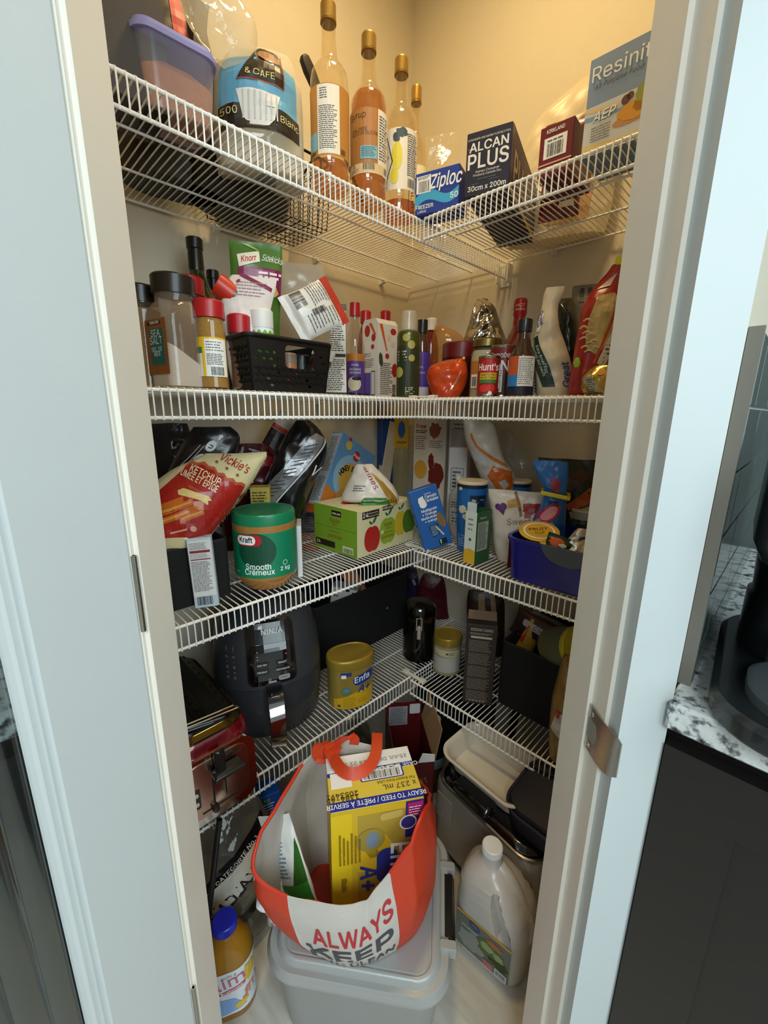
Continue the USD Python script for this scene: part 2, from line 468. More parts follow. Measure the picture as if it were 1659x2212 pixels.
# door frame: jambs with stops, casing
t = struct('trim_1', cat(dbox(-.30, -.266, .431, .486, 0, 2.03), dbox(-.3008, -.2715, .4262, .431, 0, 2.03)), JAMB_LIT)
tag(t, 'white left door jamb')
t = struct('trim_2', cat(dbox(.246, .262, .431, .486, 0, 2.03), dbox(.2515, .262, .401, .4312, 0, 2.03)), JAMB_LIT)
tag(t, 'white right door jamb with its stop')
struct('trim_3', dbox(-.3, .262, .401, .486, 2.03, 2.05), TRIM)
cs = dprism([(.2565, .381), (.2565, .401), (.3105, .401), (.3105, .386), (.3075, .386), (.3075, .381)], 0, 2.09)
t = struct('trim_4', cs, TRIM); tag(t, 'flat white door casing on the right')
struct('trim_5', dbox(-.3, .3105, .381, .401, 2.035, 2.09), TRIM)
# strike plate with its curved lip
t = thing('strike_plate', 'brushed metal strike plate with curved lip on the right door jamb', 'strike plate', (*dpt(.2515, .416), .784), 45)
t.SetCustomDataByKey('kind', 'structure')
pl = []
for i, (d, l) in enumerate([(.018, 0), (-.012, 0), (-.024, .0015), (-.034, .0045), (-.040, .0085)]): pl.append((l - .0012, d))
hole = m3.CrossSection([[(-.009, -.014), (.006, -.014), (.006, .014), (-.009, .014)]])
pts = np.array(pl)
loops = []
for (l, d), hz in zip(pl, (.029, .029, .029, .027, .022)): loops.append(np.array([(l, d, -hz), (l - .0012, d, -hz), (l - .0012, d, hz), (l, d, hz)]))
STEEL = m('#b5b0a6', .28, 1., bump=.1, bs=300)
obj('plate', loft(loops), STEEL, t)
obj('latch_hole', cat(m3.Manifold.hull_points(np.array([(-.0026, a, b) for a, b in ((-.004, -.013), (.013, -.013), (.013, .013), (-.004, .013), (-.008, 0))] + [(-.0023, a, b) for a, b in ((-.004, -.013), (.013, -.013), (.013, .013), (-.004, .013), (-.008, 0))]))), m('#8d8a83', .5), t)
for z in (-.021, .021): obj('screw', move(lathe([(.0001, .0), (.003, .0), (.0022, .001), (.0001, .0013)], 16), -.0024, .006, z, R=euler(0, 0, -90)), CHROME, t)

# the open glazed door
dd = np.array([math.sin(math.radians(-25)), -math.cos(math.radians(25))]); h0 = dpt(-.2722, .4245)
wd = dd[0] * RT + dd[1] * FW; DRZ = math.degrees(math.atan2(wd[1], wd[0]))
dr = thing('door_1', 'open white door with a reeded glass panel', 'door', (*h0, 0), DRZ, kind='structure')
TH = .035     # leaf lies on the local -y side (away from the opening)
DW = .50
DOORM = m('#cdd2d1', .42, var=.02, bump=.06, bs=150)
obj('stile', cbox(.099, TH, 2.0, .002, .012, .0495, -TH / 2), DOORM, dr)
obj('stile', cbox(.099, TH, 2.0, .002, .012, DW - .0495, -TH / 2), DOORM, dr)
obj('rail', cbox(DW - .198, TH, .2, .002, .012, DW / 2, -TH / 2), DOORM, dr)
obj('rail', cbox(DW - .198, TH, .12, .002, 1.892, DW / 2, -TH / 2), DOORM, dr)
for x0, sg in ((.099, 1), (DW - .099, -1)):
    pr = [(0, -.004), (.004, -.0035), (.0045, -.006), (.010, -.006), (.0125, -.009), (.017, -.010), (.018, -.0135), (0, -.0135)]
    b = m3.CrossSection([[(x0 + sg * a, y) for a, y in (pr if sg > 0 else pr[::-1])][::-1]]).extrude(1.68).translate([0, 0, .212])
    obj('glazing_bead', b, DOORM, dr, False)
xs = np.linspace(.112, DW - .112, 1 + 10 * 8); ph = (xs - .112) / (DW - .224) * 10
front = -.0135 - .004 * (np.abs((ph % 1) - .5) * 2) ** 2.4; bk = np.full_like(xs, -.020)
L = [np.array([(a, b, z) for a, b in zip(xs, front)] + [(a, b, z) for a, b in zip(xs[::-1], bk[::-1])]) for z in (.215, 1.89)]
REED = look(('reed',), {'t': ('transparent_bsdf', {'color': (.75, .78, .78)}), 'g': ('glossy_bsdf', {'color': (.9, .95, .95), 'roughness': .12}), 'f': ('layer_weight', {'blend': .5}), 'fm': ('math', {'math_type': 'multiply_add', 'value2': .25, 'value3': .04}), 'a': ('mix_closure', {})}, [('f.facing', 'fm.value1'), ('fm.value', 'a.fac'), ('t.BSDF', 'a.closure1'), ('g.BSDF', 'a.closure2')], 'a.closure')
obj('glass_pane', loft(L), REED, dr, 30)
for z in (.24, .905, 1.75): obj('hinge', cat(cbox(.0035, .03, .09, .0005, z, -.0035, -.012), tube([(-.003, .001, z), (-.003, .001, z + .09)], .0028, 12)), STEEL, dr)

# kitchen beside the pantry
GRANITE = ramp_look('granite', [(0, '#15161a'), (.36, '#25272b'), (.43, '#8d9092'), (.49, '#dfe3e2'), (.62, '#eef1f0'), (.7, '#a7a49a'), (.74, '#3a3b3e')], 64, .14, detail=6, coat=.3)
CAB = m('#1d1918', .34, var=.12, vs=6)


def counter(lab, x0, x1, y0, y1, front):
    t = thing('granite_worktop', lab, 'worktop', ((x0 + x1) / 2, (y0 + y1) / 2, .828))
    obj('slab', cbox(x1 - x0, y1 - y0, .032, .003), GRANITE, t)


counter('speckled black and white granite worktop under the black coffee machine', 1.0795, 2.7, -.77, -.03, 0)
counter('speckled granite worktop seen through the reeded glass door on the left', 0, .627, -2.7, -1.212, 0)


def cabinet(lab, x0, x1, y0, y1, face):
    t = thing('base_cabinet', lab, 'cabinet', ((x0 + x1) / 2, (y0 + y1) / 2, 0))
    w, d = x1 - x0, y1 - y0
    obj('body', cbox(w, d, .828, .002, 0), CAB, t)
    n = 3
    for i in range(n):
        if face == 'y':
            a = w / n; cx = -w / 2 + a * (i + .5); fr = m3.Manifold.cube([a - .006, .019, .70]).translate([cx - a / 2 + .003, -d / 2 - .0195, .105]) - m3.Manifold.cube([a - .146, .007, .56]).translate([cx - a / 2 + .073, -d / 2 - .0196, .175])
        else:
            a = d / n; cy = -d / 2 + a * (i + .5); fr = m3.Manifold.cube([.019, a - .006, .70]).translate([w / 2 + .0005, cy - a / 2 + .003, .105]) - m3.Manifold.cube([.007, a - .146, .56]).translate([w / 2 + .0127, cy - a / 2 + .073, .175])
        obj('cabinet_door', fr, CAB, t, False)


cabinet('dark brown panelled base cabinet under the worktop right of the doorway', 1.0795, 2.7, -.742, -.03, 'y')
cabinet('dark base cabinet seen through the reeded glass door on the left', 0, .60, -2.7, -1.212, 'x')
# glass tile on the end wall
t = thing('backsplash', 'grey glass tile backsplash with pale joints beside the right door casing', 'backsplash', (1.0785, -.724, .86), kind='structure')
GROUT = m('#c9cfcc', .7)
TILES = [m(c, .16, var=.1, coat=.2, spec=.5) for c in ('#3c4744', '#343e3c', '#46524e')]
obj('grout_bed', box(0, .008, .006, .72, 0, .366), GROUT, t, False)
obj('edge_trim', box(0, .0115, 0, .006, 0, .368), m('#8f8a80', .5, .4), t, False)
zz = [0., .046, .108, .170, .235, .297, .364]
for r in range(6):
    y = .0085 - (.075 if r % 2 else 0) - .03
    while y < .72:
        a, b = max(y, .0075), min(y + .148, .72)
        if b - a > .01: obj('tile', cbox(.004, b - a, zz[r + 1] - zz[r] - .0028, .0006, zz[r] + .0014, .0099, (a + b) / 2), TILES[(r * 3 + int(y * 40)) % 3], t, False)
        y += .1508
# coffee machine
bz = BZ(1600, 1560, .8605, .16, 100, 1000)
t = thing('coffee_machine', 'black pod coffee machine on the granite worktop beside the doorway', 'coffee machine', (1.192, -.648, .8605), 4)
KB, KG = m('#212426', .3, var=.1, coat=.3), m('#4a5053', .35, var=.1)
obj('base', rloft([(.178, .29, .06, 0), (.182, .294, .06, .004), (.182, .294, .06, .018), (.172, .284, .055, .024), (.168, .28, .05, .025)], n=8), KB, t)
obj('drip_tray', move(rloft([(.13, .12, .05, 0), (.13, .12, .05, .010), (.12, .11, .045, .0125)], n=8), 0, -.072, .025), KG, t)
obj('body', move(rloft([(.15, .12, .05, 0), (.15, .12, .05, .06), (.142, .115, .05, .065), (.145, .118, .05, .09), (.15, .14, .05, .135), (.156, .2, .05, .145)], n=8), 0, .055, .025), KB, t)
obj('head', move(rloft([(.15, .21, .06, 0), (.166, .235, .07, .018), (.166, .235, .07, .09), (.14, .20, .06, .104)], n=8), 0, -.004, .152), KB, t)
obj('lid', move(lathe([(.064, 0), (.066, .006), (.058, .012), (.001, .016)], 40), 0, -.01, .256), KG, t)
obj('spout', move(rloft([(.07, .07, .03, 0), (.09, .09, .035, .05)], n=8), 0, -.075, .105), KB, t)
obj('front_cover', move(rloft([(.08, .02, .009, 0), (.086, .02, .009, .10), (.05, .018, .008, .115)], n=6), -.01, -.012, .03), m('#5d6669', .25, .3), t)

# ---------------------------------------------------------------- wire shelves
WIRE = m('#f4f3ee', .35, var=.02, coat=.2)
ZC = [1.583, 1.1783, .7738, .3644]
LIPH = .0426
CLIP = m('#e6e4da', .4)
NAMES = ['top', 'second', 'third', 'lowest']


def wire_shelf(s, run):
    z = ZC[s]; a0, a1 = (-1.143, -.008) if run == 'left' else (.4195, 1.012)
    lab = f'white wire shelf along the {run} wall, {NAMES[s]} of the four levels'
    t = thing('wire_shelf', lab, 'shelf', (0, 0, z))
    q = (lambda a, b, c: (b, a, c)) if run == 'left' else (lambda a, b, c: (a, -b, c))
    st = [] if run == 'right' else []
    rods = [('front_rail', .4064, 0, .0030), ('lip_rail', .4078, -LIPH, .0030), ('back_rail', .0215, -.0005, .0027), ('support_rod', .285, -.0005, .0024), ('support_rod', .150, -.0005, .0024)]
    for nm, b, c, r in rods: obj(nm, tube([q(a0, b, c), q((a0 + a1) / 2, b, c), q(a1, b, c)], r, 10), WIRE, t)
    n = int((a1 - a0) / .01255)
    for i in range(n + 1):
        a = a0 + .003 + i * .01255
        obj('deck_wire', tube([q(a, .017, .0044), q(a, .20, .0044), q(a, .4045, .0044), q(a, .4098, .0012), q(a, .4112, -.012), q(a, .4112, -LIPH + .001), q(a, .4100, -LIPH - .0034)], .00135, 6), WIRE, t)
    g = [-1.0, -.72, -.42, -.14] if run == 'left' else [.55, .85]
    for a in g: obj('wall_clip', m3.Manifold.hull_points(np.array([q(a + e, b, c) for e in (-.006, .006) for b, c in ((.0, .010), (.0, -.012), (.026, .0005), (.026, -.006), (.012, .010))])), CLIP, t)
    if run == 'left':   # end bracket on the right wall
        obj('end_bracket', cat(box(.385, .425, -.004, 0, -.062, .006), box(.385, .390, -.03, -.004, -.055, -.006), box(.420, .425, -.03, -.004, -.055, -.006)), CLIP, t, False)
    else:               # joining clip over both runs
        obj('joining_clip', cat(cbox(.075, .012, .004, .001, .006, .415, -.392), cbox(.018, .018, .008, .001, .004, .452, -.392), cbox(.016, .018, .008, .001, .004, .385, -.392)), CLIP, t)
    return t


for s in range(4):
    wire_shelf(s, 'left'); wire_shelf(s, 'right')
t = thing('shelf_brace', 'white diagonal brace holding the lowest left shelf to the wall', 'brace', (.40, -.63, .362))
obj('bar', strap([(0, 0, -.012), (-.2, 0, -.16), (-.398, 0, -.30)], .016, .003, (0, 1, 0)), WIRE, t)
obj('wall_plate', box(-.4, -.397, -.012, .012, -.345, -.285), WIRE, t, False)
# pantry ceiling lamp
t = thing('ceiling_lamp', 'round flush ceiling lamp over the pantry', 'lamp', (.54, -.54, 2.47))
obj('base', lathe([(.12, .08), (.12, .03), (.115, .0), (.0001, 0)], 40), m('#eeeeea', .5), t)

# ================================================================ generic packs
def card_box(t, w, d, h, mat, r=.0012, name='carton'): return obj(name, cbox(w, d, h, r), mat, t, False)


def screw_cap(t, r, h, z, mat, name='cap', ribs=40, x=0, y=0, R=None, tz=0):
    a = np.arange(ribs * 2) / (ribs * 2) * 2 * math.pi; k = np.where(np.arange(ribs * 2) % 2, 1., .965)
    L = [np.c_[r * q * kk * np.cos(a), r * q * kk * np.sin(a), np.full(ribs * 2, zz)] for q, kk, zz in ((.97, k, 0), (1, k, h * .05), (1, k, h * .86), (.97, np.ones(ribs * 2), h * .93), (.9, np.ones(ribs * 2), h), (.3, np.ones(ribs * 2), h))]
    return obj(name, move(loft(L), x, y, z, R), mat, t, 30)


PAPER = m('#f3f1ea', .6)
KRAFT = m('#a88458', .75, var=.1, vs=40)

# ================================================================ top shelf, left run
b, w, h = LX(250, 90, .30, 0, 70, -40)
t = thing('gift_box', 'charcoal gift box with a pale printed sticker, at the left end of the top shelf', 'box', b + [0, -.01, 0], 88)
card_box(t, .13, .1, .30, m('#3a3432', .5))
S = boxS(.13, .1, .3)
deco(t, S, [('sticker', rect(-.035, .215, .0, .285), PAPER), ('small_print', [print_lines(-.03, .225, -.003, .28, 7, 3), print_lines(-.02, .17, .03, .21, 4, 4)], GREYINK)])

b, w, h = LX(345, 90, .12, 0, 190, -90)
t = thing('tote_bag', 'black padded tote bag with a red tab behind the brown sugar tub', 'bag', b, 80)
B, S, _ = bag([(0, -.10, .10, .12), (.08, -.11, .11, .15), (.2, -.105, .105, .13), (.30, -.09, .09, .08), (.36, -.08, .08, .03)], 3, .012, 14)
obj('body', B, m('#191815', .5, var=.3, bump=.2), t)
deco(t, S, [('tab', rect(.015, .235, .045, .31), m('#b3202a', .45))], cut=.012, off=.001)
obj('strap', strap(curve([(.07, -.06, .30), (.05, -.085, .2), (.045, -.085, .12)], 14), .022, .003, (1, 0, 0)), m('#2a2622', .6), t)

b, w, h = LX(362, 150, .325, 0, 140, 108)
t = thing('sugar_tub', 'clear tub of brown sugar under a lavender lid', 'tub', b + [0, .005, 0], 86)
W_, D_, H_ = .118, .095, h
obj('sugar', rloft([(W_ * .8, D_ * .8, .02, .003), (W_ * .9, D_ * .9, .02, H_ * .5), (W_ * .6, D_ * .6, .02, H_ * .66), (W_ * .2, D_ * .3, .01, H_ * .7)]), m('#b9764a', .9, var=.12, vs=60, bump=.6, bs=240), t)
obj('tub', rloft([(W_ * .84, D_ * .84, .022, 0), (W_ * .86, D_ * .86, .022, .004), (W_ * .97, D_ * .97, .024, H_ * .86), (W_ * 1.02, D_ * 1.02, .024, H_ * .87)]), clear('#f0f2fa', .18, .22, '#d9dcea'), t)
obj('lid', rloft([(W_ * 1.05, D_ * 1.05, .026, H_ * .87), (W_ * 1.06, D_ * 1.06, .026, H_ * .93), (W_ * 1.0, D_ * 1.0, .024, H_ * .94), (W_ * .98, D_ * .98, .022, H_), (W_ * .86, D_ * .86, .02, H_), (W_ * .85, D_ * .85, .02, H_ * .97)]), m('#a9a6dc', .35, trans=.3), t)

b, w, h = LX(560, 250, .285, 0, 190, 105)
t = thing('filter_bag', 'open clear bag of white paper coffee filters with a blue and black label', 'bag', b, 66)
FW_, FH_ = w, h
obj('filter_stack', move(lathe([(.055, 0), *[(.050 + .0008 * (i % 2), .004 + i * .004) for i in range(40)], (.04, .168)], 40), -FW_ * .16, .012, .004), m('#ded6bd', .85, var=.12, trans=.2), t)
obj('filter_stack', move(lathe([(.05, 0), *[(.046 + .0008 * (i % 2), .004 + i * .004) for i in range(38)], (.04, .158)], 40), FW_ * .22, .012, .004), m('#e8e2d0', .85, var=.06, trans=.2), t)
PLAST = clear('#fdfdfb', .07, .34, '#fbf6e6', bump=.5, bs=36)
B, S, wm = bag([(0, -FW_ * .47, FW_ * .47, .13), (.05, -FW_ * .5, FW_ * .5, .15), (FH_ * .6, -FW_ * .47, FW_ * .5, .14), (FH_ * .85, -FW_ * .35, FW_ * .45, .09), (FH_, -FW_ * .1, FW_ * .36, .02)], 11, .006, 30, ridge=.003)
obj('bag', B, PLAST, t)
DK = m('#231a14', .35)
deco(t, S, [('label', rect(-.075, .055, .062, .158), m('#5f9dbd', .35)), ('label', [rect(-.075, .045, .065, .082), poly((-.045, .118), (.035, .118), (.035, .185), (-.01, .185), (-.028, .15))], DK),
            ('picture', poly((-.046, .103), (.028, .103), (.018, .062), (.008, .052), (-.025, .052), (-.036, .064)), m('#d8d6d0', .6)),
            ('picture', disc(.01, .165, .022, .012), m('#8a5a34', .5)),
            ('lettering', [T('& CAFE', .009, -.006, .125, sx=1.2), T('500', .011, -.058, .066), T('Blanc', .010, .045, .062)], m('#d8d08a', .5)),
            ('filter_drawing', [rect(-.036 + i * .0095, .06, -.0335 + i * .0095, .1) for i in range(7)], m('#bdbbb4', .6)),
            ('red_line', [rect(-.045, .1165, .035, .118), rect(.0345, .118, .036, .182)], m('#a83232', .5))], cut=.010, off=.0012, step=.0003)
fk = K(b) * .96; fx = lambda u, v: ((u - 560) * fk, (ztop(b, v) - b[2]))
ks = []
for v_, ul, ur, th in ((205, 490, 515, .02), (170, 452, 552, .05), (120, 420, 558, .06), (75, 414, 532, .05), (42, 430, 502, .03), (14, 452, 480, .008)): ks.append((fx(0, v_)[1], fx(ul, 0)[0], fx(ur, 0)[0], th, -.05))
B, S, _ = bag(ks, 15, .009, 26, ridge=.006)
obj('open_flap', B, clear('#fdfdfb', .06, .26, '#f6eed8', bump=.6, bs=30), t)

b, w, h = LX(522, 30, .06, 0, 90, -30)
t = thing('snack_pouch', 'teal and peach pouch behind the open filter bag', 'pouch', b, 70)
B, S, _ = pillow(.13, .33, .07, 21, .006)
obj('pouch', B, m('#a9a494', .4), t)
deco(t, S, [('teal_band', rect(-.06, .255, .06, .32), m('#5f8f8a', .35)), ('peach_print', blob(.02, .255, .035, .02, 3), m('#d99a7a', .4)), ('dark_print', blob(-.02, .29, .03, .012, 5), m('#2c2a26', .4))], cut=.02, off=.0012)
obj('fold_clip', move(cbox(.06, .016, .022, .003), .045, -.004, .318, R=euler(0, 0, 22)), m('#3a342c', .4), t)

# black round pan lying at the back
c = P(492, 448, ZS[0])
t = thing('baking_pan', 'round black baking pan lying flat at the back of the top left shelf', 'pan', (.16, c[1] + .01, ZS[0]))
obj('pan', lathe([(.001, 0), (.102, 0), (.108, .004), (.113, .030), (.118, .031), (.118, .033), (.110, .032), (.103, .005), (.001, .004)], 56, cap=False), m('#101010', .4, var=.2), t)

# black wire basket
c = P(655, 430, ZS[0])
t = thing('wire_basket', 'black wire basket behind the syrup bottles on the top shelf', 'basket', (.105, c[1] + .02, ZS[0]), 90)
BW, BD, BH = .24, .15, .15
BLK = m('#15120f', .4, .3)
for i in range(10): x = -BW / 2 + BW * i / 9; obj('wire', tube([(x * 1.1, -BD / 2 * 1.1, BH), (x, -BD / 2, .002), (x, BD / 2, .002), (x * 1.1, BD / 2 * 1.1, BH)], .0016, 6), BLK, t)
for i in range(8): y = -BD / 2 + BD * i / 7; obj('wire', tube([(-BW / 2 * 1.1, y * 1.1, BH), (-BW / 2, y, .004), (BW / 2, y, .004), (BW / 2 * 1.1, y * 1.1, BH)], .0016, 6), BLK, t)
obj('rim', tube(rr_loop(BW * 1.1, BD * 1.1, .02, BH), .003, 8, True), BLK, t)
for k in (-1, 1): obj('handle', tube(curve([(k * .132, -.035, .15), (k * .138, -.03, .18), (k * .14, 0, .19), (k * .138, .03, .18), (k * .132, .035, .15)], 16), .003, 8), BLK, t)
t = thing('wood_block', 'small pale wooden block lying inside the black wire basket', 'wood block', (.115, c[1] + .03, ZS[0] + .0075), 60)
obj('block', cbox(.06, .09, .03, .003), m('#d3a55a', .6, var=.15, vs=30), t)
p = PX(665, 120, .15)
t = thing('tong_handle', 'dark plastic handle leaning out of the wire basket behind the first bottle', 'handle', p + [0, .02, -.05], 90, 0, -38)
obj('grip', move(rloft([(.020, .014, .005, -.08), (.024, .016, .006, -.02), (.03, .018, .006, .03), (.026, .016, .006, .05), (.012, .012, .004, .056)]), 0, 0, 0), m('#2b241d', .45), t)
obj('shaft', tube([(0, 0, -.07), (0, 0, -.28)], .004, 8), m('#2b241d', .45), t)

# syrup bottles
SYR = [(0, .045), (.0, .0)]
LIQ = {'tan': '#e6bb7c', 'pale': '#f0e2b8'}


def syrup(u, v, wpx, vt, lab, level, liquid, paper, side, design, back=.036, loc=None, a0=0.):
    b, w, h = BZ(u, v, ZS[0], back, wpx, vt)
    if loc is not None: b = np.array(loc); h = ztop(b, vt) - b[2]
    r = w / 2; t = thing('syrup_bottle', lab, 'bottle', b, 45 + a0)
    pr = [(.82, 0), (.95, .006), (1, .02), (1, .10), (.95, .112), (.95, .128), (1, .14), (1, .545), (.965, .575), (.97, .60), (.9, .64), (.72, .675), (.5, .70), (.42, .73), (.37, .80), (.33, .9), (.34, .905), (.34, .93)]
    if level > .0:
        lp = [(a * .93, max(z, .008)) for a, z in pr if z < level]; q = np.interp(level, [z for _, z in pr], [a for a, _ in pr]) * .93
        obj('syrup', lathe([(max(0, a) * r, z * h) for a, z in lp + [(q, level), (.0, level)]], 40), clear(liquid, .05, .12, liquid, ior=1.15), t)
    obj('bottle', lathe([(a * r, z * h) for a, z in pr], 44, cap=False), clear('#fbf4e4', .05, .03, '#fff6e0'), t)
    screw_cap(t, r * .385, h * .085, h * .915, m('#a8863f', .38, .6), ribs=30)
    obj('cap_ring', lathe([(r * .37, h * .9), (r * .40, h * .9), (r * .40, h * .912), (r * .37, h * .912)], 30), m('#8b6a2c', .4, .6), t)
    S = cylS(r); hw = r * 1.62
    design(t, S, r, h, hw)
    return t


TANL, CREAM = m('#bb7f35', .45), m('#efe6d2', .5)


def des_a(t, S, r, h, hw):
    deco(t, S, [('label', rect(-hw, .155 * h, hw, .53 * h), TANL), ('label', rect(-r * .55, .165 * h, r * .62, .525 * h), CREAM), ('small_print', [print_lines(-r * .47, .19 * h, r * .5, .42 * h, 22, 5), print_lines(-r * .4, .45 * h, r * .0, .51 * h, 5, 7)], GREYINK),
                ('price_sticker', rect(-hw * .98, .19 * h, -r * .58, .285 * h), m('#7fb6c4', .5)), ('barcode', [barcode(r * .66, .17 * h, r * .95, .2 * h, 4), barcode(-r * 1.2, .165 * h, -r * .7, .185 * h, 5)], INK)], cut=.008)


def des_b(t, S, r, h, hw):
    deco(t, S, [('label', rect(-hw, .155 * h, hw, .53 * h), m('#b5793a', .45)), ('label', rect(r * .55, .155 * h, hw, .53 * h), CREAM), ('lettering', [T('Syrup', .011, -r * .62, .475 * h, sk=.1), T('CALORIE', .006, -r * .5, .40 * h), T('AUCUN SUCRE', .006, -r * .2, .378 * h)], m('#4a2a12', .5)),
                ('small_print', print_lines(r * .62, .24 * h, r * 1.3, .5 * h, 16, 9), GREYINK), ('price_sticker', rect(-r * .4, .24 * h, r * .5, .315 * h), m('#7fb9c6', .5)), ('price_lines', print_lines(-r * .34, .25 * h, r * .44, .31 * h, 6, 3), m('#4a6a78', .6)),
                ('label_foot', rect(-hw, .155 * h, r * .9, .215 * h), m('#e0c391', .5)), ('barcode', [barcode(-r * .25, .175 * h, r * .35, .215 * h, 6), barcode(r * .95, .17 * h, r * 1.25, .21 * h, 7)], INK), ('lettering', [T('A', .008, -r * .8, .19 * h), T('DIET', .006, -r * .75, .165 * h)], m('#4a2a12', .5))], cut=.008)


def des_c(t, S, r, h, hw):
    deco(t, S, [('label', rect(-hw, .155 * h, hw, .53 * h), CREAM), ('leaf_print', [blob(r * .05, .50 * h, r * .35, .03 * h, 3), blob(-r * .25, .47 * h, r * .2, .03 * h, 4)], m('#3c4f52', .5)), ('fruit_print', [disc(-r * .2, .36 * h, r * .32, .085 * h), disc(-r * .35, .24 * h, r * .25, .05 * h)], m('#e6d53c', .5)),
                ('black_line', [poly((-r * .95, .2 * h), (-r * .5, .33 * h), (-r * .9, .5 * h), (-r * .86, .5 * h), (-r * .44, .33 * h), (-r * .9, .2 * h))], INK), ('small_print', [print_lines(r * .4, .24 * h, r * 1.2, .5 * h, 20, 2), T('CALORIES', .005, -r * 1.1, .35 * h)], GREYINK), ('barcode', barcode(r * .45, .17 * h, r * .95, .225 * h, 8), INK)], cut=.008)


def des_d(t, S, r, h, hw):
    deco(t, S, [('label', rect(-hw, .155 * h, hw, .5 * h), m('#e9dcb6', .5)), ('frame', SG.box(-r * .5, .2 * h, hw, .4 * h).difference(SG.box(-r * .45, .205 * h, hw, .395 * h)), INK), ('small_print', print_lines(-r * .3, .21 * h, r * 1.2, .37 * h, 9, 11), INK)], cut=.008)


syrup(715, 398, 80, 8, 'tallest-showing syrup bottle with clear neck and white nutrition label, leftmost of four', .15, LIQ['tan'], None, None, des_a)
syrup(796, 432, 77, 76, 'brown-labelled syrup bottle with a blue sticker, second of four from the left', .66, LIQ['tan'], None, None, des_b)
syrup(862, 462, 71, 127, 'lemon-print syrup bottle with black leaves on the label, third of four from the left',   .10, '#e3ab68', None, None, des_c)
p = BZ(862, 462, ZS[0], .036, 71, 127)[0] - EYE; d4 = math.hypot(*p[:2]) * 1.16; r4 = ray(895, 400); p4 = EYE + r4 * d4 / math.hypot(*r4[:2]); p4[2] = ZS[0]
syrup(901, 432, 66, 188, 'cream-labelled syrup bottle half hidden behind the lemon one, rightmost of four', .0, LIQ['pale'], None, None, des_d, loc=p4)

# ================================================================ top shelf, right run
b, w, h = RY(950, 340, .16, 0, 60, 290)
t = thing('straw_packet', 'clear packet of thin sticks standing behind the blue freezer bag box', 'packet', b, 30)
B, S, _ = pillow(.085, h, .03, 31, .005, ridge=.003)
obj('packet', B, clear('#ffffff', .06, .08, '#fff6e0', bump=.5), t)
for i in range(5): obj('stick', tube([(-.03 + i * .014, 0, .004), (.0 + i * .012, .002, h * .97)], .0013, 6), m('#e8dcae', .4, trans=.3), t)

FBW, FBD, FBH = .104, .062, .083
c = P(893, 462, ZS[0]); R = euler(17)
t = thing('freezer_bag_box', 'blue box of large freezer bags lying beside the dark foil box', 'box', c + R @ np.array([FBW / 2 - .002, FBD / 2 + .012, 0]), 17)
card_box(t, FBW, FBD, FBH, m('#1c3f97', .4))
S = boxS(FBW, FBD, FBH); x0 = -FBW / 2
deco(t, S, [('wave_print', poly((x0, .018), (x0, .032), *[(x0 + FBW * i / 12, .034 + .012 * math.sin(i * .5) + i * .001) for i in range(13)], *[(x0 + FBW * (12 - i) / 12, .014 + .010 * math.sin((12 - i) * .5) + (12 - i) * .001) for i in range(13)]), m('#3fa9d6', .4)),
            ('panel', rect(x0 + .003, .042, x0 + .038, .076), WHITE), ('barcode', barcode(x0 + .008, .044, x0 + .034, .066, 4), INK), ('small_print', print_lines(x0 + .006, .069, x0 + .036, .075, 2, 4), GREYINK),
            ('lettering', [T('Ziploc', .026, x0 + .072, .047, bold=True, sk=.18, sx=.72), T('FREEZER', .0075, x0 + .024, .011, bold=True), T('50', .011, x0 + .094, .020, bold=True), T('LARGE', .005, x0 + .018, .003)], WHITE)])

AW, AD, AH = .092, .31, .114
c = P(1003, 428, ZS[0]); c2 = P(1003, 428, ZS[0])
t = thing('foil_box', 'navy box of aluminium foil pointing its end at the doorway', 'box', c + euler(17) @ np.array([AW / 2, AD / 2, 0]), 17)
card_box(t, AW, AD, AH, m('#1d2237', .35))
S = boxS(AW, AD, AH)
deco(t, S, [('lettering', [T('ALCAN', .0155, 0, .079, bold=True, sx=1.12), T('PLUS', .026, 0, .049, bold=True, sx=.95), T('30cm x 200m', .0088, 0, .009, bold=True), T('STRONGER AND MORE FLEXIBLE FOIL', .0034, 0, .099), T('Alumax Consumer', .0042, 0, .0405), T('Products Canada Inc.', .0042, 0, .0345)], m('#e9e6da', .5)), ('small_print', [print_lines(-.02, .0265, .02, .031, 1, 1), print_lines(-.032, .019, -.012, .0225, 1, 2), print_lines(.004, .0225, .03, .026, 1, 2)], GREYINK), ('red_mark', rect(-.042, .083, -.038, .086), m('#c23', .5))])
S = boxS(AW, AD, AH, 'right')
deco(t, S, [('band', rect(-AD / 2 + .01, .0, AD / 2, .01), m('#d7b04c', .4)), ('lettering', [T('PLUS', .05, -.04, .03, bold=True)], m('#c9b98a', .5))])
obj('cut_edge', cbox(.004, AD * .9, .004, .0005, AH, AW / 2 - .003), m('#2a2a30', .5), t)

b, w, h = RY(1200, 300, .06, 0, 135, 190)
t = thing('parchment_bag', 'crumpled white bag behind the maroon box on the top right shelf', 'bag', b + [.02, .0, 0], 14)
B, S, _ = bag([(0, -.12, .12, .05), (.06, -.125, .13, .07), (h * .55, -.115, .13, .06), (h * .8, -.08, .13, .05), (h, .03, .13, .02)], 33, .007, 24, ridge=.004)
obj('bag', B, m('#efe3c6', .35, trans=.35), t)
deco(t, S, [('inner_fold', poly((-.02, .03), (.03, h * .72), (.085, h * .55), (.08, .03)), m('#d9a877', .5, trans=.3))], cut=.014, off=.002)

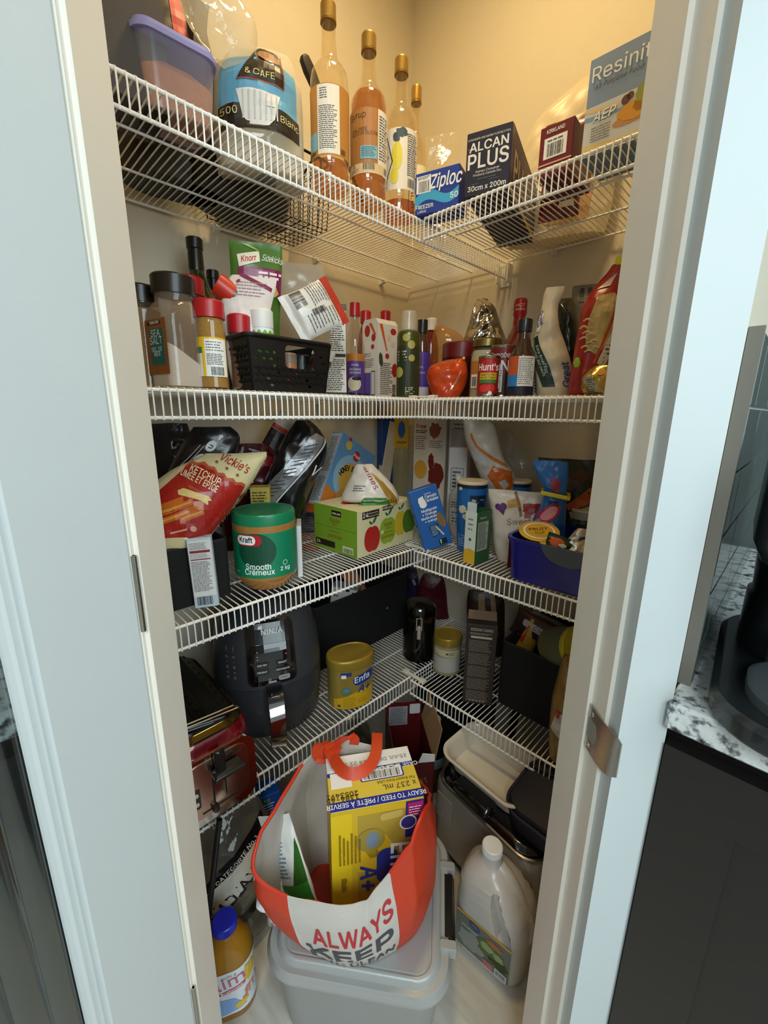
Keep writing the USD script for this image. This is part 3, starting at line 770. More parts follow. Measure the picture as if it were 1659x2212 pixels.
c = P(1150, 385, ZS[0])
t = thing('maroon_box', 'maroon box with a white barcode panel between the foil box and the food wrap box', 'box', c + euler(4) @ np.array([.036, .07, 0]), 4)
card_box(t, .062, .12, .082, m('#6d1220', .4))
deco(t, boxS(.062, .12, .082), [('panel', rect(-.022, .028, .02, .062), PAPER), ('barcode', barcode(-.016, .031, .014, .052, 3), INK), ('small_print', print_lines(-.016, .054, .014, .059, 1, 3), GREYINK), ('lettering', T('KIRKLAND', .006, -.002, .069, bold=True, sx=.8), PAPER), ('stripe', [rect(-.031, .006 + i * .006, .031, .0085 + i * .006) for i in range(3)], m('#d9b3a5', .5))])

b, w, h = RY(1238, 310, .16, 0, 60, 262)
t = thing('treat_bag', 'maroon bag with pale dots tucked against the food wrap box', 'bag', b + [-.01, -.02, 0], 10)
B, S, wm = pillow(.09, h, .07, 36, .006)
obj('bag', B, m('#5d0f1c', .3), t)
deco(t, S, [('dot', [disc(-.01, h * .62, .012), disc(.025, h * .8, .007)], PAPER), ('swirl', [blob(-.02, h * .3, .016, .02, 8), poly((.0, h * .1), (.03, h * .3), (.036, h * .1))], m('#e8d9c0', .5))], cut=.01, off=.001)

RW, RD = .31, .10
c = P(1252, 346, ZS[0]); RH = ztop(c, 132) - ZS[0]
t = thing('food_wrap_box', 'tall pale blue box of food wrap cut off by the right door jamb', 'box', c + euler(2) @ np.array([RW / 2 + .002, RD / 2, 0]), 2)
card_box(t, RW, RD, RH, m('#7f97b8', .5))
q_ = RH / .236; S0_ = boxS(RW, RD, RH); S = lambda u, v: S0_((u + RW / 2) * q_ - RW / 2, v * q_); x0 = -RW / 2
deco(t, S, [('pale_panel', rect(x0, .0, RW * .8, .12), m('#cfd5d8', .5)), ('gold_wave', [poly((x0, .118), (x0 + .08, .104), (RW / 2, .128), (RW / 2, .122), (x0 + .08, .096), (x0, .108)), poly((x0, .03), (x0 + .12, .018), (RW / 2, .05), (RW / 2, .035), (x0 + .1, .008), (x0, .016))], m('#e3c98c', .5)),
            ('blue_wave', poly((x0, .098), (x0 + .08, .090), (RW / 2, .112), (RW / 2, .104), (x0 + .07, .082), (x0, .088)), m('#7fa3c8', .5)),
            ('plate_print', disc(x0 + .125, .057, .048, .012, 4), m('#c98a4a', .5)), ('food_print', [blob(x0 + .12, .072, .033, .02, 2), blob(x0 + .145, .085, .02, .02, 3)], m('#d99a2e', .5)), ('grape_print', [disc(x0 + .105, .103, .011), disc(x0 + .115, .108, .009)], m('#5c3a2c', .5)), ('leaf_print', blob(x0 + .145, .105, .016, .02, 6), m('#8f9a3c', .5)),
            ('lettering', [T('Resinite', .034, x0 + .094, .178, sx=1.0)], WHITE), ('lettering', [T('All Purpose Food Wrap', .011, x0 + .1, .158, sk=.2, sx=1.0)], m('#3c4250', .5)),
            ('lettering', [T('AEP', .022, x0 + .052, .079, bold=True, sk=.25)], m('#4a4236', .5)), ('lettering', [T('AEP', .022, x0 + .051, .080, bold=True, sk=.25)], WHITE), ('small_print', print_lines(x0 + .022, .03, x0 + .075, .068, 6, 8, .35), m('#6a6a60', .6))])

# ================================================================ helpers for things traced at their own distance
class At:
    """a place on a shelf or floor, turned to the eye's bearing (plus rz): x(u), z(v) give local metres for a pixel of the photograph"""

    def __init__(s, p, z, rz=0., u0=None):
        s.b = np.array([p[0], p[1], z]); d = s.b - EYE; s.a = math.atan2(d @ np.r_[RT, 0], d @ np.r_[FW, 0]); s.k = K(s.b) * math.cos(s.a); s.z0 = z
        s.rz = 45 - math.degrees(s.a) + rz
        q = CM @ (np.array([p[0], p[1], EYE[2]]) - EYE); s.u0 = u0 if u0 is not None else None; s.u1 = IW / 2 + FPX * q[0] / q[2]

    def uv0(s, v):   # image column of the axis at row v
        zz = ztop(s.b, v); q = CM @ (np.array([s.b[0], s.b[1], zz]) - EYE); return IW / 2 + FPX * q[0] / q[2], q[2] / FPX * math.cos(s.a)

    def x(s, u, v): c, k = s.uv0(v); return (u - c) * k
    def z(s, v): return ztop(s.b, v) - s.z0
    def q(s, u, v): return s.x(u, v), s.z(v)
    def rect(s, u0, v0, u1, v1): a, b = s.q(u0, v1), s.q(u1, v0); return rect(a[0], a[1], b[0], b[1])
    def poly(s, *ps): return poly(*[s.q(*p) for p in ps])
    def disc(s, u, v, ru, rv=None, rot=0): x, z = s.q(u, v); return disc(x, z, ru * s.k, (rv or ru) * s.k, rot)
    def T(s, txt, h, u, v, **kw): x, z = s.q(u, v); return T(txt, h * s.k, x, z, **kw)
    def lines(s, u0, v0, u1, v1, n, seed=0, fill=.45): a, b = s.q(u0, v1), s.q(u1, v0); return print_lines(min(a[0], b[0]), a[1], max(a[0], b[0]), b[1], n, seed, fill)
    def bar(s, u0, v0, u1, v1, seed=0, vert=False): a, b = s.q(u0, v1), s.q(u1, v0); return barcode(a[0], a[1], b[0], b[1], seed, vert=vert)

    def rows(s, rs):
        """(v, left u, right u, thickness, y shift) from foot to top"""
        out = []
        for r in rs:
            v, ul, ur, th = r[:4]; out.append((s.z(v), s.x(ul, v), s.x(ur, v), th, r[4] if len(r) > 4 else 0.))
        z, res = 0., []
        for i, a in enumerate(out):
            z = 0. if i == 0 else max(z + .002, a[0]); res.append((z, *a[1:]))
        return res


def obag(name, label, cat_, at, rs, mat, seed=0, wr=.004, fr=24., ridge=.0015, part='bag', tx=0, **k):
    t = thing(name, label, cat_, at.b, at.rz, tx)
    B, S, w = bag(at.rows(rs), seed, wr, fr, ridge=ridge, **k)
    obj(part, B, mat, t)
    return t, S


def jar(name, label, cat_, b, w, h, body, lid, rz=45, prof=None, lidf=.17, lidw=1.02, content=None, cont=(0.02, .8), ribs=0, sq=2., lab=None):
    """a round (or squarish, sq > 2) jar with a lid; lab(t, S, r, h) prints it"""
    r = w / 2; t = thing(name, label, cat_, b, rz)
    pr = prof or [(.9, 0), (1, .02), (1, .74), (.93, .79), (.86, .81), (.86, .84)]
    zl = h * (1 - lidf)
    if content is not None:
        ip = lambda q: float(np.interp(q, [z for _, z in pr], [a for a, _ in pr])) * .95
        obj('contents', lathe([(0, h * cont[0]), *[(ip(q) * r, h * q) for q in np.linspace(cont[0], cont[1], 8)], (0, h * cont[1])], 40, sq), content, t)
    obj('body', lathe([(0, 0), *[(a * r, z * h) for a, z in pr], (0, pr[-1][1] * h)], 44, sq, cap=False), body, t)
    if lid is not None:
        lr = r * lidw
        if ribs: screw_cap(t, lr, h - zl, zl, lid, 'lid', ribs)
        else: obj('lid', lathe([(0, zl - .001), (lr, zl - .001), (lr, h - .003), (lr - .003, h), (lr * .85, h), (lr * .83, h - .0012), (0, h - .0012)], 44), lid, t)
    if lab: lab(t, cylS(r) if sq == 2 else ovalS(r, r, sq), r, h)
    return t


GLASSY = clear('#f3f0e8', .05, .05, '#e8e2d4')
REDLID, BLACKLID = m('#b51622', .35, coat=.2), m('#121212', .35, coat=.2)

# ================================================================ second shelf, left run
Z = ZS[1]
b, w, h = LX(313, 730, .275, 1, 50, 618)
jar('pepper_jar', 'jar of ground pepper under a black lid, cut off by the left door jamb', 'jar', b, .062, h, GLASSY, BLACKLID, content=m('#8a6f4c', .9, var=.3, vs=150), cont=(.02, .77), lidf=.16, lidw=.9)

b, w, h = LX(386, 740, .335, 1, 138, 598)
t = thing('salt_jar', 'large clear square jar of sea salt with a black lid and a wood-look label', 'jar', b, 101)
SW = .078
rows_ = [(SW * .97, SW * .97, .016, 0), (SW, SW, .018, .004), (SW, SW, .018, h * .62), (SW * .97, SW * .97, .02, h * .68), (SW * .90, SW * .90, .03, h * .735), (SW * .8, SW * .8, .0305, h * .765), (SW * .78, SW * .78, .0302, h * .77), (SW * .78, SW * .78, .0302, h * .84)]
salt = m3.Manifold(m3.Mesh(*[np.ascontiguousarray(a, dt) for a, dt in zip(rloft([(SW * .95, SW * .95, .015, .003), (SW * .96, SW * .96, .016, .008), (SW * .96, SW * .96, .016, h * .6)], n=8), (np.float32, np.uint32))]))
salt = salt.trim_by_plane([-.62, .1, -1], -h * .24)
obj('salt', salt, m('#f4f3ef', .8, var=.03, bump=.2, bs=400), t, False)
obj('jar', rloft(rows_, n=8), clear('#f6f1ec', .08, .30, '#c9b8aa', bump=.1, bs=200), t)
obj('lid', move(lathe([(0, 0), (.034, 0), (.0345, .004), (.0345, h * .15), (.032, h * .165), (0, h * .165)], 48), 0, 0, h * .835), BLACKLID, t)
S = flatS((-SW / 2, 0, 0), (0, -1, 0), (0, 0, 1))
deco(t, S, [('label', rect(-.030, h * .12, .032, h * .60), m('#8a5220', .5, var=.25, vs=40)), ('label', rect(-.019, h * .2, .022, h * .52), m('#1f5f63', .5)), ('brand_band', rect(-.022, h * .55, .018, h * .58), m('#3a1a14', .5)),
            ('lettering', [T('SEA', .011, 0, h * .45), T('SALT', .011, 0, h * .385), T('SEL DE', .007, 0, h * .32), T('MER', .007, 0, h * .28), T('KIRKLAND', .004, 0, h * .558, bold=True)], m('#d9e6e0', .5))])

b, w, h = LX(414, 730, .215, 1, 50, 600)
jar('garlic_jar', 'clear jar with a red lid standing behind the big salt jar', 'jar', b, .068, h, GLASSY, REDLID, content=m('#d9c3a0', .9, var=.15, vs=120), lidf=.15, lidw=.95)

b, w, h = LX(458, 760, .365, 1, 76, 650)


def lab_spice(t, S, r, h):
    deco(t, S, [('label', rect(-r * 1.5, h * .14, r * 1.5, h * .58), m('#f0c21e', .45)), ('label', rect(-r * 1.5, h * .14, r * .0 - r * .3, h * .47), m('#2f7a46', .45)), ('label', rect(-r * 1.5, h * .14, -r * .3, h * .4), m('#e9e4d6', .45)), ('nutrition_panel', rect(-r * .1, h * .14, r * 1.4, h * .56), WHITE),
                ('small_print', [print_lines(0, h * .42, r * 1.2, h * .54, 4, 5, .3), print_lines(0, h * .27, r * 1.2, h * .40, 7, 6)], GREYINK), ('barcode', barcode(r * .25, h * .155, r * 1.1, h * .25, 6), INK)], cut=.006)


jar('spice_jar', 'spice jar with a red lid and yellow-green label beside the black basket', 'jar', b, .050, h, GLASSY, REDLID, content=m('#b58a3c', .95, var=.35, vs=220), cont=(.02, .8), lidf=.19, lidw=1.03, lab=lab_spice)

GREENGLASS = m('#0d140a', .08, var=.1, coat=.5)
for u, x, wp, vt, lab in ((433, .11, 74, 515, 'tall dark green oil bottle with a black neck sleeve at the back wall'), (466, .075, 58, 585, 'shorter dark bottle right behind the tall oil bottle')):
    b, w, h = LX(u, 680, x, 1, wp, vt); t = thing('oil_bottle', lab, 'bottle', b, 45); r = w / 2
    obj('bottle', lathe([(0, 0), (.95 * r, 0), (r, .004), (r, h * .57), (r * .93, h * .63), (r * .65, h * .71), (r * .45, h * .77), (r * .38, h * .81), (r * .36, h * .97), (0, h * .97)], 40, cap=False), m('#27331a', .08, var=.2, coat=.6), t)
    obj('neck_sleeve', lathe([(0, h * .80), (r * .40, h * .80), (r * .42, h * .82), (r * .40, h * .93), (r * .44, h * .935), (r * .44, h * .995), (r * .4, h), (0, h)], 32), m('#0d0d0e', .3), t)
    if u < 450: deco(t, cylS(r), [('label', rect(-r, h * .2, r, h * .45), m('#d8d4c8', .5))], cut=.008)

# black basket and what it holds
pa, pb = PX(538, 790, .398), PX(716, 800, .398)
BW = pb[1] - pa[1]; BD = .17; BH = ztop(np.array([.398, pa[1], 0]), 720) - Z
BKT = m('#0f0f10', .38, var=.15)
t = thing('storage_basket', 'black woven-look plastic basket with an oval handle hole', 'basket', (.398 - BD / 2, (pa[1] + pb[1]) / 2, Z), 90)
tp = .90


def wallpts(a, zf, side):   # a in 0..1 along the wall, zf 0..1 of the height
    s = tp + (1 - tp) * zf
    return {'f': ((a - .5) * BW * s, -BD / 2 * s), 'b': ((a - .5) * BW * s, BD / 2 * s), 'l': (-BW / 2 * s, (a - .5) * BD * s), 'r': (BW / 2 * s, (a - .5) * BD * s)}[side]


obj('floor', cbox(BW * tp, BD * tp, .003, .0005), BKT, t)
for side in 'fblr':
    L_ = BW if side in 'fb' else BD
    g = SG.box(0, 0, L_, BH * .99)
    nx = int(L_ / .0152)
    holes = []
    for j in range(7):
        for i in range(nx + 1):
            x, z = (i + (.5 if j % 2 else 0)) * L_ / nx, .012 + j * .0118
            if (side == 'f' and abs(x - L_ * .60) < .047 and z > BH * .52) or z > BH * .83 or (z < BH * .6 and (i + j) % 3) or not (.012 < x < L_ - .012): continue
            holes.append(SG.Polygon([(x - .0058, z), (x, z + .0032), (x + .0058, z), (x + .003, z - .0028), (x - .003, z - .0028)]))
    if side in 'fb': holes.append(SG.box(L_ * .6 - .026, BH * .56, L_ * .6 + .026, BH * .80).buffer(.009))
    g = g.difference(shapely.union_all(holes))
    pr = trimesh.creation.extrude_polygon(g, .003, engine='earcut'); v = np.array(pr.vertices); a, zf = v[:, 0] / L_, v[:, 1] / (BH)
    q = np.array([wallpts(x, y, side) for x, y in zip(a, zf)]); inward = {'f': (0, 1), 'b': (0, -1), 'l': (1, 0), 'r': (-1, 0)}[side]
    q = q + v[:, 2:3] * np.array(inward); f = np.array(pr.faces)
    obj('side_panel', (np.c_[q, v[:, 1]], f[:, ::-1] if side in 'fr' and False else f), BKT, t, False)
    # raised weave ribs
    for j in range(7 if side in 'fl' else 0):
        z = .018 + j * .0118
        pts = [(*(np.array(wallpts(x, z / BH, side)) - np.array(inward) * (.0006 + .0008 * (i % 2))), z + (.0016 if (i + j) % 2 else -.0016)) for i, x in enumerate(np.linspace(.04, .96, nx * 2 + 1)) if not (side == 'f' and abs(x - .6) * BW < .04 and z > BH * .5)]
        if z < BH * .82 and (side == 'l' or z < BH * .5): obj('weave_rib', tube(pts, .0018, 5), BKT, t)
obj('rim', tube([(x, y, BH) for x, y, _ in rr_loop(BW * 1.02, BD * 1.02, .014, 0, 6)], .0042, 8, True), BKT, t)
bx0, by0 = .398 - BD / 2, (pa[1] + pb[1]) / 2
BZ0 = Z + .004


def inb(u, v, x): p = PX(u, v, x); return p


c = inb(512, 700, .33); jar('red_lid_jar', 'small red-lidded spice jar standing in the left end of the black basket', 'jar', (c[0], c[1] + .004, BZ0), .042, ztop(np.r_[c[:2], 0], 680) - BZ0, GLASSY, REDLID, content=m('#7a4a2a', .9, var=.2, vs=150), lidf=.24)
c = inb(565, 690, .345); hh = ztop(np.r_[c[:2], 0], 670) - BZ0


def lab_w(t, S, r, h): deco(t, S, [('label', [poly(*[(-r * 1.5 + r * 3 * i / 12, h * (.70 if i % 2 else .745)) for i in range(13)], (r * 1.5, h * .2), (-r * 1.5, h * .2))], m('#5fae2a', .45))], cut=.006)


jar('white_cap_bottle', 'white bottle with a green zigzag label standing in the black basket', 'bottle', (c[0], c[1], BZ0), .044, hh, WHITE, m('#e9e7e2', .4), lidf=.22, lidw=1.0, lab=lab_w)
c = inb(520, 648, .32)
t = thing('tilted_spice_jar', 'spice jar with an orange-red lid lying tilted on top of the basket', 'jar', c + [-.012, -.006, .006], 70, 0, -58)
obj('jar', lathe([(0, -.055), (.019, -.055), (.02, -.05), (.02, .004), (.017, .008), (0, .008)], 36), m('#8a5a3a', .2, var=.4, vs=160, coat=.4), t)
obj('lid', lathe([(0, .004), (.0215, .004), (.0215, .034), (.02, .037), (0, .037)], 40), m('#c3301c', .35, coat=.3), t)
deco(t, cylS(.02), [('label', rect(-.03, -.048, .03, -.01), m('#e6d2c4', .5)), ('small_print', print_lines(-.02, -.045, .02, -.012, 6, 3), m('#8a5a4a', .5))], cut=.005)
a = At(inb(665, 722, .34), Z + .06)
t = thing('white_lid_jar', 'jar with a round white lid leaning in the right end of the basket', 'jar', a.b + [0, 0, -.055], 80, 10, 20)
obj('jar', lathe([(0, 0), (.022, 0), (.023, .004), (.023, .075), (0, .075)], 36), m('#4a2c1e', .2, coat=.3), t)
obj('lid', lathe([(0, .075), (.0245, .075), (.0245, .094), (.022, .097), (0, .097)], 40), m('#dedbd6', .4), t)
for u, cl, lab in ((622, '#b0764a', 'brown jar seen through the basket handle hole on the left'), (650, '#1c1c1e', 'black-lidded jar seen through the basket handle hole on the right')):
    c = inb(u, 770, .345); jar('basket_jar', lab, 'jar', (c[0], c[1], BZ0), .036, .075, m(cl, .3), BLACKLID if cl[1] == '1' else m('#8a7a6a', .4), lidf=.25)

a = At(inb(552, 640, .30), BZ0)
t, S = obag('seasoning_pouch', 'green and maroon side dish pouch sticking up out of the basket', 'pouch', a, [(760, 528, 600, .03), (700, 510, 605, .035), (620, 500, 608, .03), (560, 497, 610, .02), (533, 495, 610, .006), (524, 494, 609, .004)], m('#48702a', .28), 41, .003)
deco(t, S, [('maroon_band', a.poly((510, 580), (610, 582), (610, 640), (505, 640)), m('#7c1f4e', .3)), ('food_print', blob(*a.q(580, 628), .018, .012, 4), m('#d9b76a', .4)), ('logo', a.poly((506, 556), (553, 544), (556, 568), (512, 582)), m('#e9dfc8', .4)), ('lettering', [a.T('Knorr', 11, 532, 569, rot=10, bold=True, sk=.2, sx=.8)], m('#b3202a', .4)),
            ('lettering', [a.T('Sidekicks', 13, 581, 566, rot=-3, sk=.25, sx=.52)], WHITE), ('small_print', a.lines(555, 588, 606, 606, 2, 3, .6), m('#f0d8e0', .4)), ('green_sheen', a.poly((515, 530), (555, 547), (548, 540), (530, 530)), m('#8fb56a', .3))], cut=.012, off=.001)
a = At(inb(540, 650, .345), BZ0)
t, S = obag('white_pouch', 'white pouch with a maroon band in front of the green pouch', 'pouch', a, [(760, 500, 575, .02), (700, 480, 580, .025), (650, 478, 588, .022), (610, 487, 597, .012), (588, 500, 600, .004)], m('#d8cfcb', .3), 43, .003, tx=-6)
deco(t, S, [('maroon_band', a.poly((503, 583), (600, 618), (597, 626), (500, 590)), m('#7c1f4e', .35)), ('small_print', a.lines(508, 602, 575, 640, 5, 4, .3), m('#9a7a86', .5)), ('dot', a.disc(507, 604, 4), m('#8c2a4a', .5))], cut=.012, off=.001)
a = At(inb(650, 640, .24), BZ0)
t, S = obag('frosted_pouch', 'frosted clear pouch standing behind the barcode packet', 'pouch', a, [(770, 610, 690, .03), (690, 590, 715, .04), (640, 595, 712, .03), (600, 604, 705, .02), (570, 606, 698, .004)], clear('#f6f6f2', .15, .5, '#e6dfce'), 45, .004)
c = inb(672, 650, .335)
t = thing('soup_packet', 'white back of a soup packet with a barcode, lying tilted over the basket rim', 'packet', inb(628, 694, .35), 66, -10, 62)
B, S, _ = pillow(.10, .115, .03, 47, .004)
obj('packet', B, m('#dcd8d0', .3), t)
deco(t, S, [('red_edge', rect(-.05, .098, .05, .115), m('#b5301e', .3)), ('barcode', barcode(-.045, .02, -.01, .045, 5), INK), ('small_print', [print_lines(-.045, .055, .0, .095, 7, 3, .3), print_lines(.008, .03, .045, .095, 9, 4, .25)], GREYINK), ('barcode', barcode(.002, .045, .014, .075, 3, vert=True), INK)], cut=.01, off=.001)

# behind the basket, towards the corner
a = At(PX(729, 760, .235), Z)
b = a.b; W_ = 48 * a.k; H_ = a.z(660)
t = thing('broth_powder_box', 'dark green box with a tall white nutrition panel beside the basket', 'box', b + [-.01, 0, 0], a.rz)
card_box(t, W_, .05, H_, m('#27302a', .4))
S = boxS(W_, .05, H_)
deco(t, S, [('nutrition_panel', rect(-W_ * .48, H_ * .05, W_ * .48, H_ * .93), PAPER), ('small_print', [print_lines(-W_ * .44, H_ * .5, W_ * .44, H_ * .91, 18, 6), print_lines(-W_ * .44, H_ * .07, W_ * .44, H_ * .42, 17, 8)], INK), ('black_bar', rect(-W_ * .46, H_ * .44, W_ * .46, H_ * .475), INK)])
a = At(PX(767, 760, .14), Z); H_ = a.z(655); r = 20 * a.k
t = thing('sesame_oil_bottle', 'clear sesame oil bottle with a red cap and purple label next to the vegetable carton', 'bottle', a.b, a.rz)
obj('oil', lathe([(0, .002), (r * .93, .002), (r * .93, H_ * .33), (0, H_ * .33)], 32), m('#3a1c14', .2), t)
obj('bottle', lathe([(r * .9, 0), (r, .004), (r, H_ * .55), (r * .8, H_ * .66), (r * .45, H_ * .8), (r * .4, H_ * .86), (r * .4, H_ * .9)], 36, cap=False), GLASSY, t)
obj('cap', lathe([(0, H_ * .87), (r * .55, H_ * .87), (r * .52, H_), (0, H_)], 30), REDLID, t)
deco(t, cylS(r), [('label', rect(-r * 1.4, H_ * .06, r * 1.4, H_ * .46), m('#5b3f9a', .4)), ('label', rect(-r * 1.4, H_ * .40, r * 1.4, H_ * .475), m('#c77b2a', .4)), ('picture', [disc(-.1 * r, H_ * .16, r * .75, H_ * .075)], m('#e8dfc0', .5)), ('picture', [disc(.15 * r, H_ * .215, r * .5, H_ * .02)], INK), ('lettering', [T('PURE', .006, 0, H_ * .345), T('SESAME', .0065, 0, H_ * .30), T('SESAME', .0065, 0, H_ * .265), T('445', .006, -r * .5, H_ * .075)], WHITE)], cut=.006)
a = At(PX(820, 770, .20), Z, -3); W_, H_ = .098, a.z(686)
t = thing('broth_carton', 'white vegetable broth carton printed with carrots and tomatoes, its corner to the front', 'carton', a.b + [-.035, .035, 0], 88)
W1, W2 = .080, .070
tl = np.array([[0, 0, 0]])
obj('carton', m3.Manifold.hull_points(np.array([(sx * W1 / 2, sy * W2 / 2, z) for sx in (-1, 1) for sy in (-1, 1) for z in (0, H_ * .94)] + [(sx * W1 / 2, sy * W2 * .36, H_ * 1.0) for sx in (-1, 1) for sy in (-1, 1)])), m('#e6ded0', .4), t, False)
TOM, CAR, INKB = m('#b3281c', .4), m('#d0602a', .4), m('#4a3a30', .5)
S = boxS(W1, W2, H_)      # faces the front right
deco(t, S, [('carrot', [poly((-.034, H_ * .93), (-.022, H_ * .93), (-.002, H_ * .62), (-.006, H_ * .61))], CAR), ('tomato', [disc(.022, H_ * .86, .012, .009), disc(-.002, H_ * .55, .008), disc(.03, H_ * .38, .012, .02)], TOM), ('onion', [disc(.005, H_ * .78, .008), disc(.02, H_ * .7, .007)], m('#e3c9a0', .5)), ('small_print', [print_lines(-.03, H_ * .06, .02, H_ * .47, 17, 5, .35)], INKB), ('barcode', barcode(.02, H_ * .04, .034, H_ * .2, 5, vert=True), INK), ('herb', [blob(-.028, H_ * .5, .008, .02, 4)], m('#3b4a34', .5))])
S = boxS(W1, W2, H_, 'left')
deco(t, S, [('tomato', [disc(-.012, H_ * .86, .012, .016), disc(.016, H_ * .77, .009, .011), disc(.012, H_ * .66, .007)], TOM), ('carrot', [poly((-.005, H_ * .95), (.008, H_ * .95), (.028, H_ * .8), (.022, H_ * .79))], CAR), ('lettering', [T('Veggies in', .005, -.012, H_ * .57, sk=.2), T('every sip', .005, -.012, H_ * .54, sk=.2)], INKB), ('small_print', print_lines(-.025, H_ * .40, .02, H_ * .52, 6, 3, .3), INKB), ('purple_panel', rect(-.03, H_ * .03, .004, H_ * .34), m('#6f57ad', .4)), ('white_panel', SG.box(.006, H_ * .05, .024, H_ * .36).difference(SG.box(.0075, H_ * .06, .0225, H_ * .35)), INKB), ('barcode', barcode(-.025, H_ * .03, -.0, H_ * .08, 4), INK)])
for u, x, lab in ((790, .10, 'bottle with a red cap peeking over the vegetable carton on its left'), (832, .075, 'bottle with a red cap peeking over the vegetable carton on its right')):
    a = At(PX(u, 760, x), Z); jar('ketchup_bottle', lab, 'bottle', a.b, .055, a.z(672), m('#8c1d14', .2, coat=.4), REDLID, prof=[(.9, 0), (1, .02), (1, .6), (.75, .75), (.5, .84), (.5, .88)], lidf=.13, lidw=.6)
a = At(PX(882, 770, .345), Z); H_ = a.z(673); r = 24.5 * a.k
t = thing('oil_spray_can', 'olive green cooking spray can with a clear cap, near the shelf corner', 'spray can', a.b, a.rz)
obj('can', lathe([(0, 0), (r * .95, 0), (r, .003), (r, H_ * .72), (r * .9, H_ * .765), (r * .68, H_ * .785), (0, H_ * .785)], 40), m('#4c5220', .28, metal=.2, coat=.4), t)
obj('nozzle', lathe([(0, H_ * .78), (r * .5, H_ * .78), (r * .35, H_ * .86), (r * .12, H_ * .93), (0, H_ * .935)], 30), m('#efe8d4', .4), t)
obj('cap', lathe([(r * .68, H_ * .78), (r * .70, H_ * .79), (r * .64, H_ * .985), (r * .55, H_), (0, H_)], 40, cap=False), clear('#fbf6ea', .12, .6, '#f6efdc'), t)
deco(t, cylS(r), [('label', rect(-r * 1.2, H_ * .03, r * .85, H_ * .6), m('#333a24', .3)), ('olive_print', [disc(-r * .2, H_ * .69, r * .32, r * .3), disc(r * .25, H_ * .61, r * .32, r * .34), disc(r * .3, H_ * .46, r * .28), disc(-r * .85, H_ * .30, r * .42, r * .44)], m('#b9ad55', .35)), ('small_print', [print_lines(-r * .95, H_ * .42, -r * .1, H_ * .55, 4, 3, .5), print_lines(-r * .2, H_ * .04, r * .6, H_ * .13, 4, 5, .5)], m('#c9cdb0', .5))], cut=.006)
a = At(PX(911, 775, .285), Z); H_ = a.z(692); r = 17 * a.k
t = thing('vinegar_bottle', 'slim bottle with a black cap and purple label between the spray can and red sauce', 'bottle', a.b, a.rz)
obj('bottle', lathe([(0, 0), (r, 0), (r, H_ * .6), (r * .6, H_ * .78), (r * .5, H_ * .85), (0, H_ * .85)], 32), m('#4a2c1e', .12, coat=.5), t)
obj('cap', lathe([(0, H_ * .84), (r * .62, H_ * .84), (r * .62, H_), (0, H_)], 30), BLACKLID, t)
deco(t, cylS(r), [('label', rect(-r * 1.3, H_ * .05, r * 1.3, H_ * .6), m('#553a98', .4)), ('white_panel', rect(-r * 1.3, H_ * .02, r * 1.3, H_ * .16), m('#d8d4e0', .5)), ('lettering', [T('OIL', .005, 0, H_ * .4), T('HUILE', .005, 0, H_ * .33)], WHITE)], cut=.006)
a = At(PX(930, 775, .21), Z); jar('sauce_bottle', 'red tomato sauce bottle with a white cap behind the purple label bottle', 'bottle', a.b, 34 * a.k, a.z(688), m('#6e1510', .15, coat=.5), m('#e6e0d2', .4), prof=[(.9, 0), (1, .02), (1, .55), (.95, .65), (.75, .78), (.45, .85), (.45, .88)], lidf=.14, lidw=.66)

# ================================================================ second shelf, right run
a = At(PY(972, 740, -.10), Z)
t, S = obag('bread_bag', 'clear bag with orange contents behind the red jar near the corner', 'bag', a, [(880, 935, 1010, .08), (800, 932, 1015, .09), (750, 932, 1012, .08), (715, 936, 985, .06), (703, 940, 955, .02)], clear('#fff4e0', .08, .3, '#d99a4a', bump=.5), 51, .008)
obj('contents', move(rloft([(.07, .06, .02, 0), (.08, .06, .02, .06), (.07, .05, .02, .09)]), 0, .005, .006), m('#8a2c1a', .5, var=.3), t)
a = At(PY(995, 790, -.225), Z); jar('red_jar', 'squat jar with a dark red lid behind the orange pouch', 'jar', a.b, 80 * a.k, a.z(742), clear('#f0d8d0', .06, .4, '#5a2420'), m('#6d1418', .3, coat=.3), lidf=.28, lidw=1.0, content=m('#3c1512', .4))
a = At(PY(967, 820, -.305), Z)
t, S = obag('orange_pouch', 'bright orange foil pouch slumped open at the front of the shelf corner', 'pouch', a, [(858, 938, 990, .05), (845, 930, 1000, .07), (810, 921, 1010, .075), (790, 930, 1008, .05), (775, 968, 1000, .02)], m('#d2481a', .25, coat=.2), 53, .012, 26, .006)
deco(t, S, [('silver_lining', a.poly((975, 845), (998, 800), (988, 830), (972, 852)), m('#c9a890', .25, .4))], cut=.01, off=.002)
obj('yellow_bead', move(lathe([(0, -.004), (.003, -.003), (.004, 0), (.003, .003), (0, .004)], 16), a.x(1001, 776), -.02, a.z(776)), m('#e6d321', .4), t)
a = At(PY(1045, 700, -.12), Z)
t, S = obag('foil_bag', 'crumpled silver foil bag standing up in a peak', 'bag', a, [(850, 1010, 1090, .06), (760, 992, 1098, .07), (735, 1000, 1092, .065), (700, 1012, 1080, .05), (665, 1022, 1068, .04), (650, 1028, 1056, .025), (645, 1032, 1052, .01)], m('#b3aea2', .14, 1.), 55, .016, 40, .009)
JG = clear('#f2efe6', .05, .12, '#d8cfb6')
a = At(PY(1049, 800, -.27), Z)


def lab_j(t, S, r, h): deco(t, S, [('label', rect(-r * 1.4, h * .16, r * 1.2, h * .62), m('#b8782c', .45)), ('white_panel', rect(-r * 1.3, h * .17, -r * .75, h * .40), PAPER), ('barcode', barcode(-r * 1.2, h * .2, -r * .8, h * .36, 3), INK)], cut=.007)


